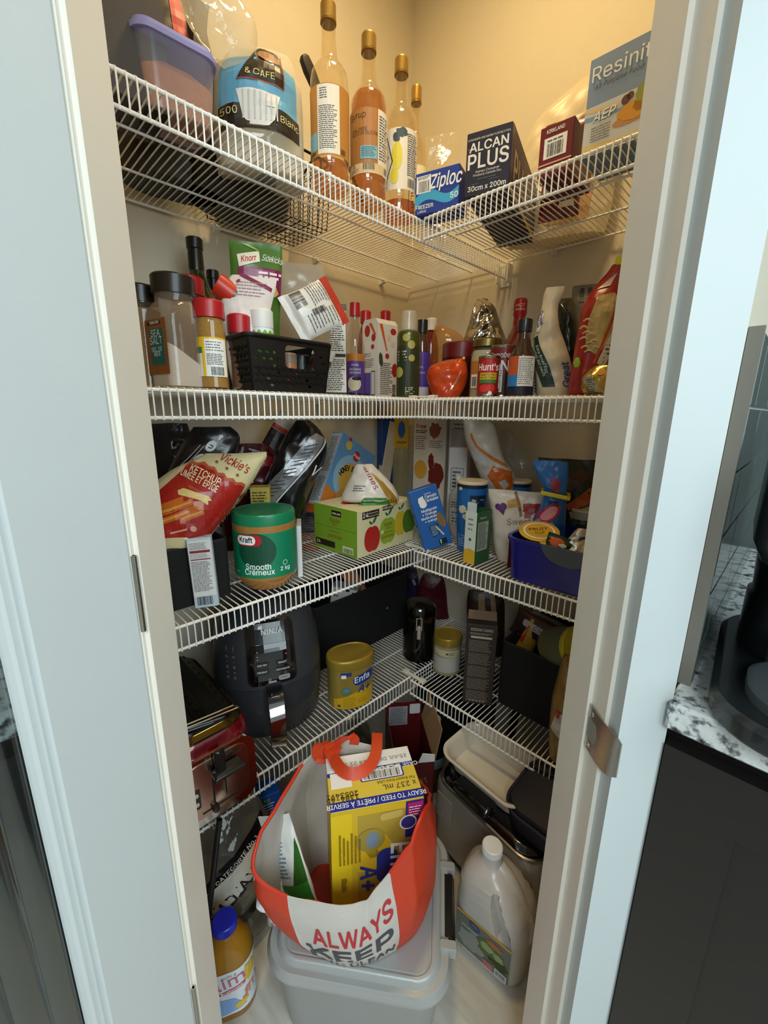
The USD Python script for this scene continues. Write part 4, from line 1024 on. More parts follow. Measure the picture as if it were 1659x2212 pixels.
jar('mayo_jar', 'glass jar of pale spread with a metal lid behind the small tomato tin', 'jar', a.b, 66 * a.k, a.z(733), JG, m('#8f7c4c', .3, .9), content=m('#d8cfb4', .6), cont=(.02, .8), lidf=.13, lidw=.92, lab=lab_j)


def tin(name, label, a, w, H_, deco_fn):
    r = w / 2; t = thing(name, label, 'tin', a.b, a.rz)
    MT = m('#a9a59c', .25, 1.)
    obj('can', lathe([(0, .002), (r * .94, .002), (r * .96, 0), (r, .001), (r, .004), (r * .975, .006), (r * .975, H_ - .006), (r, H_ - .004), (r, H_ - .001), (r * .96, H_), (r * .93, H_ - .003), (0, H_ - .003)], 44), MT, t)
    deco_fn(t, cylS(r * .976), r, H_)


def lab_h(t, S, r, h):
    deco(t, S, [('label', rect(-r * 2.2, .006, r * 2.2, h - .006), m('#9c1f1c', .35)), ('dark_panel', rect(r * .95, .008, r * 2, h - .008), m('#7a2018', .35)), ('logo', disc(-.05 * r, h * .68, r * .85, h * .23), m('#b8242a', .35)), ('lettering', [T("Hunt's", h * .16, -r * .05, h * .64, bold=True, sx=.85, sk=.05)], WHITE), ('yellow_band', rect(-r * .85, h * .42, r * .8, h * .58), m('#e3b721', .4)), ('green_band', rect(-r * .85, h * .33, r * .7, h * .42), m('#3f7a34', .4)),
                ('lettering', [T('TOMATO PASTE', h * .045, 0, h * .51, bold=True), T('PATE DE TOMATES', h * .04, 0, h * .445, bold=True)], m('#5a3a10', .4)), ('tomato', [disc(-r * .35, h * .2, r * .4, h * .1), disc(r * .25, h * .21, r * .4, h * .1)], m('#d22f2a', .35)), ('white_emblem', disc(r * .2, h * .08, r * .18), WHITE), ('white_panel', rect(r * 1.0, h * .2, r * 1.4, h * .8), PAPER)], cut=.006)


a = At(PY(1055, 815, -.368), Z); tin('tomato_tin', 'small red tomato paste tin at the front of the right shelf', a, 47 * a.k, a.z(770), lab_h)


def lab_c(t, S, r, h):
    deco(t, S, [('label', rect(-r * 2.2, .006, r * 2.2, h - .006), m('#7c1c1a', .35)), ('dark_panel', rect(-r * 1.2, .006, r * 2.2, h * .45), m('#4a2a1e', .35)), ('lettering', [T("Campbell's", h * .1, -r * .1, h * .76, sk=.3, sx=.8), T('N', h * .2, r * .15, h * .5, bold=True)], WHITE), ('white_panel', rect(-r * .4, h * .1, r * .0, h * .55), PAPER), ('small_print', print_lines(-r * .36, h * .12, -r * .03, h * .53, 9, 3), GREYINK)], cut=.006)


a = At(PY(1086, 800, -.30), Z); tin('soup_tin', 'dark red soup tin just behind the small tomato tin', a, 58 * a.k, a.z(748), lab_c)
a = At(PY(1118, 740, -.155), Z); H_ = a.z(646); r = 34 * a.k
t = thing('hot_sauce_bottle', 'tall red sauce bottle with a red foil-wrapped neck at the back of the right shelf', 'bottle', a.b, a.rz)
obj('bottle', lathe([(0, 0), (r * .95, 0), (r, .004), (r, H_ * .45), (r * .8, H_ * .58), (r * .5, H_ * .68), (r * .36, H_ * .76), (r * .34, H_ * .82), (0, H_ * .82)], 40), m('#7a1d12', .15, var=.3, coat=.5), t)
obj('foil_cap', lathe([(0, H_ * .70), (r * .40, H_ * .71), (r * .37, H_ * .79), (r * .34, H_ * .82), (r * .42, H_ * .86), (r * .40, H_ * .985), (r * .34, H_), (0, H_)], 24), m('#a31f1c', .25, .3, var=.3, vs=60, bump=.6, bs=140), t)
deco(t, cylS(r * .41), [('lettering', [T('HOT', .007, 0, H_ * .915), T('SAUCE', .005, 0, H_ * .88)], m('#e6cfc0', .5))], off=.002)
a = At(PY(1127, 790, -.352), Z); H_ = a.z(690); r = 28 * a.k
t = thing('soy_sauce_bottle', 'soy sauce bottle with a black cap and blue, orange and white label', 'bottle', a.b, a.rz)
obj('sauce', lathe([(0, .003), (r * .93, .003), (r * .93, H_ * .2), (0, H_ * .2)], 32), m('#0d0806', .2), t)
obj('bottle', lathe([(r * .92, 0), (r, .004), (r, H_ * .5), (r * .93, H_ * .56), (r * .6, H_ * .66), (r * .48, H_ * .78), (r * .46, H_ * .86)], 40, cap=False), clear('#d8cfc0', .05, .25, '#6a5a48'), t)
obj('cap', lathe([(0, H_ * .84), (r * .56, H_ * .84), (r * .56, H_ * .985), (r * .5, H_), (0, H_)], 32), BLACKLID, t)
deco(t, cylS(r), [('label', rect(-r * 1.5, H_ * .13, r * 1.5, H_ * .52), m('#c9582a', .4)), ('blue_band', rect(-r * 1.5, H_ * .13, r * 1.5, H_ * .28), m('#2a7fc0', .4)), ('white_panel', rect(-r * .25, H_ * .13, r * 1.2, H_ * .515), PAPER), ('small_print', print_lines(-r * .2, H_ * .15, r * 1.05, H_ * .5, 14, 4, .35), GREYINK), ('dark_band', rect(-r * 1.5, H_ * .02, r * 1.5, H_ * .125), m('#121a30', .4))], cut=.006)
a = At(PY(1158, 800, -.30), Z)
t, S = obag('sugar_packet', 'small grey and white packet squeezed between the soy sauce and the noodle bag', 'packet', a, [(858, 1148, 1166, .03), (800, 1146, 1170, .035), (755, 1150, 1166, .005)], m('#c9c6be', .45), 57, .004)
deco(t, S, [('small_print', a.lines(1150, 770, 1163, 850, 12, 5), GREYINK)], cut=.008, off=.001)
a = At(PY(1222, 720, -.235), Z)
t, S = obag('dark_bag', 'dark green glossy bag standing behind the noodle bag', 'bag', a, [(880, 1190, 1262, .06), (780, 1192, 1262, .07), (700, 1195, 1250, .06), (660, 1200, 1242, .03), (645, 1206, 1238, .006)], m('#1c241a', .2, var=.3), 59, .007, 26, .005)
a = At(PY(1262, 660, -.11), Z)
t, S = obag('striped_packet', 'black and white striped packet with a barcode at the back of the right shelf', 'packet', a, [(880, 1240, 1310, .05), (760, 1238, 1312, .06), (670, 1238, 1308, .04), (628, 1236, 1300, .006), (615, 1238, 1298, .004)], m('#6f6a5e', .35), 61, .004)
deco(t, S, [('stripe', [a.poly((1240 + i * 20, 655), (1250 + i * 20, 622), (1260 + i * 20, 622), (1252 + i * 20, 655)) for i in range(3)], INK), ('barcode', a.bar(1246, 645, 1268, 672, 4), INK)], cut=.01, off=.001)
a = At(PY(1198, 760, -.315), Z)
CRM = m('#dccfb4', .35, trans=.15)
t, S = obag('noodle_bag', 'tall cream and dark green bag of egg noodles with an open clear top', 'bag', a, [(858, 1160, 1238, .06), (840, 1158, 1240, .07), (790, 1154, 1234, .065), (745, 1150, 1222, .055), (700, 1160, 1208, .045), (660, 1170, 1206, .03), (640, 1173, 1215, .02), (620, 1180, 1222, .006)], CRM, 63, .006, 26, .004)
deco(t, S, [('green_panel', a.poly((1151, 735), (1172, 725), (1186, 790), (1190, 838), (1164, 838), (1156, 790)), m('#16302a', .35)), ('white_panel', a.poly((1158, 720), (1168, 680), (1186, 678), (1176, 716)), WHITE), ('lettering', [a.T('Great', 11, 1172, 690, rot=-70, bold=True, sx=.8), a.T('Value', 9, 1163, 696, rot=-70, bold=True, sx=.8)], m('#3a4a9a', .4)),
            ('lettering', [a.T('Great', 15, 1224, 812, rot=88, bold=True, sx=1)], m('#3a5a8a', .4)), ('lettering', [a.T('Extra Broad Egg', 6, 1172, 778, rot=-76), a.T('Noodles aux oeufs', 6, 1164, 780, rot=-76)], m('#d8e0d8', .4))], cut=.008, off=.0012)
a = At(PY(1283, 720, -.325), Z)
t, S = obag('pasta_bag', 'red pasta bag with a clear window, leaning against the right door jamb', 'bag', a, [(866, 1226, 1296, .05), (840, 1226, 1305, .07), (780, 1236, 1322, .075), (720, 1246, 1335, .07), (660, 1258, 1342, .055), (620, 1285, 1345, .03), (590, 1312, 1345, .015), (575, 1322, 1342, .008)], m('#9c1f1a', .28), 65, .008, 26, .005)
deco(t, S, [('window', a.poly((1262, 760), (1258, 730), (1266, 690), (1280, 650), (1315, 640), (1330, 660), (1300, 750), (1285, 775)), m('#b9a06a', .35, var=.35, vs=70, bump=.8, bs=120)), ('pale_top', a.poly((1265, 632), (1290, 606), (1312, 596), (1300, 625)), m('#d8b8ae', .35)), ('white_panel', a.poly((1285, 790), (1318, 700), (1330, 710), (1300, 800)), m('#d8d0c4', .4)), ('small_print', a.lines(1296, 740, 1318, 790, 6, 3), GREYINK), ('orange_line', a.poly((1276, 790), (1326, 650), (1330, 652), (1281, 792)), m('#b8421e', .35))], cut=.01, off=.0015)
for i, (u, v) in enumerate([(1262, 738), (1268, 726), (1275, 748), (1265, 756), (1278, 730), (1283, 744), (1272, 765), (1286, 758), (1270, 700), (1262, 715)]):
    obj('noodle', tube(curve([(a.x(u - 9, v), -.038, a.z(v)), (a.x(u, v - 3), -.044, a.z(v - 3)), (a.x(u + 9, v + 2), -.038, a.z(v + 2))], 6), .0018, 5), m('#e0cf9a', .4), t)
obj('yellow_clip', move(cbox(.012, .012, .018, .003), a.x(1335, 575), 0, a.z(580)), m('#d9d021', .4), t)
obj('green_twist', move(rloft([(.008, .006, .002, 0), (.014, .009, .003, .008), (.006, .006, .002, .018)]), a.x(1246, 795), -.042, a.z(797)), m('#9fc22c', .4), t)
a = At(PY(1288, 835, -.382), Z)
t, S = obag('gold_bag', 'small gold foil bag with a rolled top at the right front of the second shelf', 'bag', a, [(860, 1268, 1322, .03), (845, 1258, 1325, .045), (818, 1256, 1326, .045), (800, 1270, 1326, .03), (790, 1286, 1324, .015)], m('#b99a4a', .2, .8), 67, .007, 30, .004)
deco(t, S, [('white_panel', a.poly((1259, 820), (1272, 808), (1300, 850), (1275, 855)), m('#a39a86', .4)), ('rose_print', a.disc(1296, 806, 9, 7), m('#c98a2c', .3)), ('small_print', a.lines(1264, 818, 1286, 848, 6, 5), GREYINK)], cut=.008, off=.0012)

# ================================================================ third shelf, left run
Z = ZS[2]
# black fabric bin under the chips
pb = P(505, 1283, Z); BNW, BND, BNH = .21, .26, ztop(pb, 1165) - Z
FAB = m('#0d0d0e', .85, var=.2, bump=.4, bs=500)


def fabric_bin(lab, c, w, d, hgt, rz, th=.006, mat=FAB):
    t = thing('fabric_bin', lab, 'bin', c, rz)
    o = rr_loop(w, d, .012, 0); L = [rr_loop(w, d, .012, 0), rr_loop(w, d, .012, hgt), rr_loop(w - 2 * th, d - 2 * th, .008, hgt), rr_loop(w - 2 * th, d - 2 * th, .008, th)]
    obj('body', loft(L), mat, t, 30)
    obj('rim_tape', tube([(x, y, hgt) for x, y, _ in rr_loop(w - th, d - th, .010, hgt)], th * .62, 8, True), m('#151516', .7), t)
    return t


BINL = fabric_bin('black fabric bin at the left end of the third shelf under the chip bag', (pb[0] - BND / 2 - .004, pb[1] - BNW / 2, Z), BNW, BND, BNH, 90)

# chip bag lying on the bin
a = At(PX(440, 1100, .335), Z + .0)
t = thing('chip_bag', 'red and cream bag of ketchup chips lying tilted on the black bin', 'bag', np.array([*a.b[:2], ztop(a.b, 1190)]), a.rz, -6)
zb = ztop(a.b, 1190) - Z
ks = [(z - zb, l, r_, th, y) for z, l, r_, th, y in [(a.z(v), a.x(l, v), a.x(r_, v), th, y) for v, l, r_, th, y in ((1190, 322, 405, .03, 0), (1168, 318, 446, .075, 0), (1130, 316, 480, .10, .002), (1085, 318, 525, .105, .006), (1045, 330, 558, .09, .012), (1012, 372, 580, .06, .018), (990, 428, 594, .03, .022), (981, 446, 592, .006, .024))]]
B, S1_, _ = bag(ks, 71, .006, 20., ridge=.003)
obj('bag', B, m('#d9cd9f', .22, coat=.3, var=.04), t)


def S(u, v): return S1_(u, v)


class Q_:   # the same pixels, measured from the bag's own foot
    def __getattr__(s_, n):
        def f(*p, **k): return SA.translate(getattr(a, n)(*p, **k), 0, -zb)
        return f


q_ = Q_()
wm = max(k[2] - k[1] for k in ks)


def unx(v, f):  # bag() maps u evenly over the local width, so undo that
    from scipy.interpolate import PchipInterpolator
    ip = PchipInterpolator([k[0] for k in ks], np.array([k[1:3] for k in ks]), axis=0); e = ip(np.clip(v[:, 1], 0, ks[-1][0]))
    return np.c_[(v[:, 0] - e.mean(1)) / (e[:, 1] - e[:, 0]) * wm, v[:, 1]], f


RED, CRM2 = m('#a8201a', .25, coat=.25), m('#e9dfb8', .3)
tx_ = lambda s_, h, u, v, **k: (lambda r: (r[0] - [0, zb], r[1]))(a.T(s_, h, u, v, rot=-31, **k))
sc = [(398, 1012), (412, 1003), (424, 1008), (440, 1006), (448, 1016), (462, 1018), (468, 1030), (482, 1031), (488, 1041), (502, 1042), (508, 1051), (522, 1052), (531, 1058)]
items = [('red_panel', q_.poly((316, 1146), (316, 1090), (345, 1056), *sc, (505, 1098), (458, 1146), (440, 1160), (400, 1148)), RED), ('scallop_border', q_.poly(*sc, *[(u + 3, v - 6) for u, v in sc[::-1]]), m('#b5563a', .3)),
         ('fries_print', [q_.poly((u, v), (u + L * .95, v - L * .3), (u + L * .97, v - L * .3 + 12), (u + 2, v + 13)) for u, v, L in ((330, 1100, 62), (345, 1112, 70), (362, 1090, 58), (390, 1108, 52), (350, 1082, 50), (400, 1092, 40))], m('#c96a22', .3)), ('fries_light', [q_.poly((u, v), (u + L * .95, v - L * .3), (u + L * .96, v - L * .3 + 4), (u + 1, v + 5)) for u, v, L in ((332, 1102, 56), (350, 1114, 60), (366, 1092, 50), (394, 1110, 44))], m('#e39a4a', .3)),
         ('banner', [q_.poly((386, 1056), (398, 1052), (450, 1070), (456, 1080), (449, 1079), (448, 1088), (434, 1078), (388, 1064))], m('#e3c77a', .35)),
         ('lettering', [tx_('KETCHUP', 15, 441, 1034, bold=True, sx=.68), tx_('FUMEE ET EPICE', 14, 425, 1043, bold=True, sx=.55)], CRM2), ('script', [tx_('smoky', 7, 452, 1014, sk=.3), tx_('saveur', 6, 420, 1057, sk=.3)], m('#d9785a', .4)),
         ('lettering', [tx_("Vickie's", 21, 506, 1012, sk=.2, sx=.62)], RED), ('dots', [q_.disc(u, v, 3) for u, v in ((470, 1002), (492, 1016), (514, 1030))], m('#8a5a3a', .4)),
         ('side_text', [q_.poly((u, v), (u + 14, v - 3), (u + 14, v - 1), (u, v + 2)) for u, v in [(548 - i * 4.6, 1050 + i * 5.2) for i in range(18)]], m('#a39a72', .4)), ('square_print', q_.poly((517, 1076), (534, 1068), (546, 1084), (524, 1094)), m('#8c2418', .3)),
         ('foot_print', [q_.disc(418, 1132, 6), q_.poly((372, 1136), (406, 1130), (406, 1134), (372, 1140))], m('#d9a08a', .4)), ('white_corner', q_.poly((396, 1149), (404, 1147), (434, 1166), (430, 1170)), WHITE)]
for it in items:
    gs = []
    for g_ in (it[1] if isinstance(it[1], list) else [it[1]]): gs.append(unx(*tri2d(g_, .008)))
    deco(t, S, [(it[0], gs, it[2])], cut=.0095, off=.0010 + .0002 * items.index(it))

b, w, h = BZ(452, 1314, Z, .012, 50, 1160)
t = thing('drink_mix_box', 'slim pale blue and white carton with red lines standing at the shelf edge', 'box', b + [-.006, 0, 0], 62, 0, -1.5)
W_ = w * .95; H_ = h
card_box(t, W_, .022, H_, m('#c3d3e0', .5))
deco(t, boxS(W_, .022, H_), [('panel', rect(-W_ * .46, H_ * .17, W_ * .46, H_ * .97), m('#e6e6e4', .5)), ('red_line', [rect(-W_ * .42, H_ * .795, W_ * .4, H_ * .83), rect(-W_ * .42, H_ * .695, W_ * .4, H_ * .71)], m('#8c2a3a', .5)), ('small_print', [print_lines(-W_ * .42, H_ * .72, W_ * .38, H_ * .785, 4, 5, .3), print_lines(-W_ * .42, H_ * .84, W_ * .38, H_ * .94, 6, 7, .35), print_lines(-W_ * .42, H_ * .24, W_ * .38, H_ * .68, 24, 6, .4)], GREYINK), ('barcode', barcode(-W_ * .36, H_ * .04, W_ * .3, H_ * .165, 8), INK)])

b, w, h = BZ(580, 1284, Z, .0625, 128, 1098)
r = w / 2; t = thing('peanut_butter_jar', 'large peanut butter jar with green lid and label on the third shelf', 'jar', b, 45 + 17)
PB = m('#a8743a', .22, coat=.4, var=.06)
obj('jar', lathe([(0, 0), (r * .62, 0), (r * .74, .006), (r * .97, h * .17), (r, h * .22), (r, h * .78), (r * .985, h * .80), (r * 1.0, h * .815), (r * 1.0, h * .86), (0, h * .86)], 56), PB, t)
GRN = m('#0f7a52', .35, coat=.15)
obj('lid', lathe([(0, h * .85), (r * .985, h * .85), (r * .99, h * .86), (r * .985, h * .97), (r * .955, h * .995), (r * .90, h), (r * .87, h * .996), (r * .8, h * .985), (r * .35, h * .985), (0, h * .985)], 64), GRN, t)
obj('label', lathe([(r * 1.002, h * .215), (r * 1.006, h * .22), (r * 1.006, h * .775), (r * 1.002, h * .78)], 64, cap=False), m('#0e7d58', .4), t)
S = cylS(r * 1.006); c0 = -.028
deco(t, S, [('dark_disc', disc(c0 + .008, h * .56, .040, .037), m('#0b4a33', .4)), ('red_logo', rect(c0 - .036, h * .635, c0 + .020, h * .755, .011), m('#b3202a', .4)), ('white_logo', rect(c0 - .033, h * .65, c0 + .008, h * .74, .0085), WHITE), ('lettering', T('Kraft', .0105, c0 - .0125, h * .67, bold=True, sx=.92), m('#20242c', .4)),
            ('lettering', [T('Smooth', .0115, c0 + .01, h * .335, bold=True, sx=.92), T('Crémeux', .0115, c0 + .012, h * .265, bold=True, sx=.92), T('2 kg', .0085, c0 + .066, h * .29, bold=True)], WHITE), ('recycle_ring', disc(c0 + .066, h * .385, .0055).difference(disc(c0 + .066, h * .385, .0045)), WHITE), ('small_print', print_lines(c0 - .045, h * .27, c0 - .03, h * .3, 2, 4), m('#9ac9b0', .5))], cut=.008)

a = At(PX(647, 1180, .345), Z)
t = thing('white_carton', 'thin white carton standing on edge just right of the peanut butter jar', 'carton', a.b, 56)
card_box(t, .011, .07, a.z(1128), m('#e3e3e6', .5))
a = At(PX(563, 1065, .2), Z)
t = thing('yellow_packet', 'yellow carton with small print between the chip bag and peanut butter jar', 'carton', a.b, a.rz - 6)
card_box(t, 40 * a.k, .04, a.z(1050), m('#d6bf5a', .5)); W_, H_ = 40 * a.k, a.z(1050)
deco(t, boxS(W_, .04, H_), [('small_print', [print_lines(-W_ * .4, H_ * .8, W_ * .4, H_ * .95, 4, 3), print_lines(-W_ * .4, H_ * .6, W_ * .1, H_ * .78, 5, 4, .7)], m('#5a4a1a', .5))])
# dark snack bags at the left end
DKB = m('#141418', .22, var=.3, coat=.3)
a = At(PX(378, 990, .12), Z + BNH + .004)
t, S = obag('cookie_bag', 'smoky clear bag at the far left of the third shelf', 'bag', a, [(1150, 335, 430, .06), (1090, 330, 440, .08), (1000, 322, 430, .06), (945, 315, 415, .03), (915, 312, 405, .008)], clear('#b9bcc4', .07, .5, '#24262c', bump=.6, bs=40), 73, .010, 22, .006)
a = At(PX(425, 985, .235), Z + BNH + .004)
t, S = obag('popcorn_bag', 'black bag with white round letters leaning left behind the chip bag', 'bag', a, [(1160, 335, 450, .05), (1080, 340, 470, .07), (1020, 362, 500, .07), (975, 385, 520, .055), (945, 402, 522, .03), (922, 418, 500, .008)], DKB, 75, .006)
deco(t, S, [('letter_disc', [a.disc(u, v, 12) for u, v in ((386, 1046), (397, 1018), (409, 990), (422, 963))], m('#c9cbd0', .35)), ('lettering', [a.T(c_, 12, u + 4, v + 3, rot=66, bold=True) for c_, (u, v) in zip('noou', ((386, 1046), (397, 1018), (409, 990), (422, 963)))], INK), ('white_line', [a.poly((352, 1060), (395, 960), (397, 960), (355, 1060)), a.poly((362, 1060), (404, 962), (406, 962), (365, 1060))], m('#b9b9be', .4)), ('exclamation', [a.disc(441, 943, 4), a.poly((432, 950), (436, 938), (440, 950))], m('#c9cbd0', .35))], cut=.01, off=.001)
a = At(PX(452, 945, .035), Z)
t = thing('striped_pouch', 'white pouch with a red stripe leaning at the back wall of the third shelf', 'pouch', a.b + [0, .02, .026], a.rz, 4, 32)
B, S, _ = pillow(.085, a.z(905) * 1.10, .04, 77, .004)
obj('pouch', B, m('#b9b4b0', .35), t)
HP = a.z(905) * 1.10
deco(t, S, [('red_stripe', rect(-.042, HP - .05, .042, HP - .038), m('#a82a20', .35)), ('dark_body', rect(-.042, .02, .042, HP - .052), m('#2a1a1e', .35))], cut=.012, off=.001)
a = At(PX(535, 985, .105), Z)
t, S = obag('maroon_bag', 'dark maroon snack bag with white block letters above the chip bag', 'bag', a, [(1130, 480, 590, .05), (1060, 475, 600, .07), (1010, 470, 605, .06), (975, 478, 592, .03), (958, 485, 575, .01)], m('#4a0f18', .25, coat=.3), 79, .007, 24, .004)
deco(t, S, [('lettering', [a.T('ZALTY', 24, 525, 990, rot=-12, bold=True)], m('#9aa0b0', .35)), ('red_patch', a.poly((545, 975), (600, 990), (602, 1010), (550, 1000)), m('#8c1f26', .3))], cut=.012, off=.001)
# black and silver coffee bag
a = At(PX(632, 1040, .20), Z)
t, S = obag('coffee_bag', 'black and silver bag with small white print leaning right of the chip bag', 'bag', a, [(1158, 556, 640, .06), (1085, 560, 660, .075), (1040, 572, 682, .075), (1000, 588, 702, .07), (965, 604, 708, .06), (932, 622, 694, .035), (908, 640, 668, .012)], m('#0e0e10', .2, coat=.4), 81, .006, 24, .004)
deco(t, S, [('silver_panel', a.poly((562, 1085), (584, 1045), (602, 1005), (622, 965), (642, 944), (666, 936), (682, 946), (655, 990), (632, 1040), (612, 1085)), m('#8f9094', .3, .5)), ('small_print', [a.poly((577 + i * 4.1, 1074 - i * 8), (604 + i * 4.1, 1070 - i * 8), (604 + i * 4.1, 1072.5 - i * 8), (577 + i * 4.1, 1076.5 - i * 8)) for i in range(15)], m('#3a3a40', .5)), ('seam_line', a.poly((613, 1085), (634, 1040), (657, 990), (684, 946), (688, 948), (661, 992), (638, 1042), (617, 1085)), m('#c9c9cc', .35)), ('lettering', [a.T('V', 18, 670, 1024, bold=True, rot=-20)], m('#d9d9dc', .4))], cut=.008, off=.001)
a = At(PX(674, 1100, .075), Z)
t, S = obag('granola_bag', 'silver-grey bag with an orange foot between the coffee bag and the apple box', 'bag', a, [(1185, 640, 700, .05), (1150, 636, 705, .06), (1080, 640, 712, .06), (1010, 665, 715, .04), (985, 678, 712, .008)], m('#8c8a8c', .3, .3), 83, .006, 26, .004)
deco(t, S, [('orange_foot', a.poly((640, 1185), (700, 1185), (704, 1148), (637, 1150)), m('#b8581e', .35)), ('orange_band', a.poly((660, 1035), (714, 1030), (712, 1018), (660, 1022)), m('#c9622a', .35)), ('small_print', a.lines(645, 1090, 690, 1140, 9, 4), m('#5a5a5e', .5))], cut=.01, off=.001)

# cereal boxes in the corner
a = At(PX(712, 1110, .165), Z)
t = thing('cereal_box', 'light blue cereal box with a yellow sun leaning left behind the apple box', 'box', a.b + [0, .0, .046], 97, -3, 30)
CW, CD, CHt = .17, .045, .255
card_box(t, CW, CD, CHt, m('#5f93c4', .4))
S = boxS(CW, CD, CHt)
deco(t, S, [('orange_fade', poly((-CW / 2, 0), (CW / 2, 0), (CW / 2, .05), (-CW / 2, .09)), m('#c9782a', .4)), ('pale_glow', disc(.002, CHt * .55, .072), m('#8fb9d6', .4)), ('sun', disc(.002, CHt * .54, .05), m('#c9a54a', .4)), ('red_logo', disc(.0, CHt * .84, .016), m('#b3242e', .4)), ('lettering', [T('Post', .011, 0, CHt * .82, bold=True, sk=.2)], WHITE), ('ring', disc(-.045, CHt * .90, .014), m('#c9b05a', .4)), ('red_badge', disc(-.047, CHt * .975, .006), m('#a82a30', .4)),
            ('lettering', [T(c_, .016, .002 + .038 * math.sin(th), CHt * .54 + .030 * math.cos(th) - .004, rot=-math.degrees(th), bold=True) for c_, th in zip('HONEY BUNCHES', np.linspace(-1.35, 1.35, 13)) if c_ != ' '], m('#2a241c', .4)), ('bowl_print', blob(.01, CHt * .25, .045, .04, 4), m('#c9924a', .5))])
S = boxS(CW, CD, CHt, 'left')
deco(t, S, [('side_panel', rect(-CD * .46, CHt * .1, CD * .46, CHt * .98), m('#b9c3cc', .45)), ('small_print', [print_lines(-CD * .4, CHt * .5, CD * .4, CHt * .94, 24, 5), print_lines(-CD * .4, CHt * .14, CD * .4, CHt * .44, 16, 6)], GREYINK), ('orange_foot', rect(-CD / 2, 0, CD / 2, CHt * .1), m('#b85a2a', .4))])
a = At(PX(818, 960, .05), Z)
t = thing('white_carton', 'white carton corner rising behind the light blue cereal box', 'carton', a.b, 88, 0, 12); card_box(t, .05, .02, a.z(908), m('#cdbfa8', .5))
a = At(PX(836, 960, .045), Z)
t = thing('blue_carton', 'dark blue carton against the left wall near the shelf corner', 'carton', a.b + [0, .0, 0], 84); card_box(t, .07, .03, a.z(900), m('#1f3f7a', .45))
a = At(PX(863, 980, .06), Z)
t = thing('yellow_cereal_box', 'yellow cereal box with a blue badge in the corner of the third shelf', 'box', a.b, 60); W_, H_ = .056, a.z(898)
card_box(t, W_, .04, H_, m('#c9a12a', .45))
deco(t, boxS(W_, .04, H_), [('blue_badge', disc(.0, H_ * .86, .014, .03), m('#2a5fa8', .4)), ('lettering', [T('Cheerios', .008, 0, H_ * .72, bold=True, sx=.8)], m('#4a3210', .4))])
a = At(PY(928, 980, -.055), Z)
t = thing('waffle_box', 'white gluten-free box with food pictures against the right wall in the corner', 'box', a.b + [.01, 0, 0], 14); W_, H_ = .125, a.z(896)
card_box(t, W_, .045, H_, m('#d3cabb', .5))
deco(t, boxS(W_, .045, H_), [('lettering', [T('Free', .014, -.034, H_ * .87, bold=True)], m('#9a3a26', .5)), ('small_print', [print_lines(-.055, H_ * .82, -.008, H_ * .855, 2, 3, .6), print_lines(-.056, H_ * .66, -.012, H_ * .80, 7, 3, .3), print_lines(.0, H_ * .68, .05, H_ * .76, 4, 4, .3)], m('#5a4a3e', .5)), ('egg_print', disc(-.032, H_ * .46, .025, .034), m('#d09a3a', .45)), ('meat_print', [blob(.03, H_ * .40, .028, .045, 5), disc(-.01, H_ * .22, .02, .02), blob(.008, H_ * .55, .012, .03, 7)], m('#6d1f16', .45)), ('nut_print', blob(.02, H_ * .85, .022, .028, 8), m('#8a4a2a', .5)), ('yellow_foot', poly((-.03, 0), (.0625, 0), (.0625, .04)), m('#c9a12a', .5))])
a = At(PY(1000, 960, -.05), Z)
t = thing('grey_box', 'grey-white box right of the gluten-free box at the back', 'box', a.b + [-.006, 0, 0], 8); W_, H_ = .075, a.z(896)
card_box(t, W_, .04, H_, m('#a9a7a6', .5)); deco(t, boxS(W_, .04, H_), [('panel', rect(-.03, H_ * .3, .03, H_ * .88), m('#8f8c90', .5)), ('small_print', print_lines(-.02, H_ * .86, .02, H_ * .93, 2, 3), m('#5a5a5e', .5))])
a = At(PY(990, 1010, -.135), Z)
t = thing('tea_box', 'small white box with a framed caption in front of the corner boxes', 'box', a.b + [.004, 0, 0], 22); W_, H_ = .058, a.z(966)
card_box(t, W_, .05, H_, m('#c9c6c4', .5)); deco(t, boxS(W_, .05, H_), [('frame', SG.box(-.02, H_ * .48, .02, H_ * .76).difference(SG.box(-.0185, H_ * .487, .0185, H_ * .753)), GREYINK), ('small_print', print_lines(-.015, H_ * .51, .015, H_ * .73, 5, 5, .5), GREYINK)])
a = At(PX(866, 1015, .155), Z)
t = thing('glass_canister', 'clear greenish canister standing behind the banana-yellow noodles', 'canister', a.b, a.rz); r = 17 * a.k; H_ = a.z(968)
obj('canister', lathe([(0, 0), (r, 0), (r, H_ * .9), (r * .85, H_ * .95), (r * .85, H_), (0, H_)], 36), clear('#e6ebe2', .05, .3, '#b4b8a8'), t)

# applesauce box with the tortilla bag on top
c = P(772, 1208, Z); aL = P(688, 1176, Z); aR = P(902, 1162, Z)
XW = .235; XD = float(np.linalg.norm(aL - c)); XH = ztop(c, 1106) - Z
rz = 94.; R = euler(rz)
t = thing('applesauce_box', 'green and cream carton of apple pouches with red and green apples', 'carton', c + R @ np.array([XW / 2, XD / 2, 0]), rz)
card_box(t, XW, XD, XH, m('#e3dcae', .5))
S = boxS(XW, XD, XH); x0 = -XW / 2
APR, APG, APY, LEAF = m('#b8241c', .4), m('#8fb52e', .4), m('#d9b92e', .4), m('#1f6a3a', .4)


def apple(x, y, rx, ry): return shapely.union_all([disc(x - rx * .26, y, rx * .74, ry), disc(x + rx * .26, y, rx * .74, ry)])
def leaves(x, y, s): return [SA.rotate(disc(x - s * .55, y + s * .4, s * .6, s * .26), 40 - 80), SA.rotate(disc(x + s * .75, y + s * .9, s, s * .32), 50)]


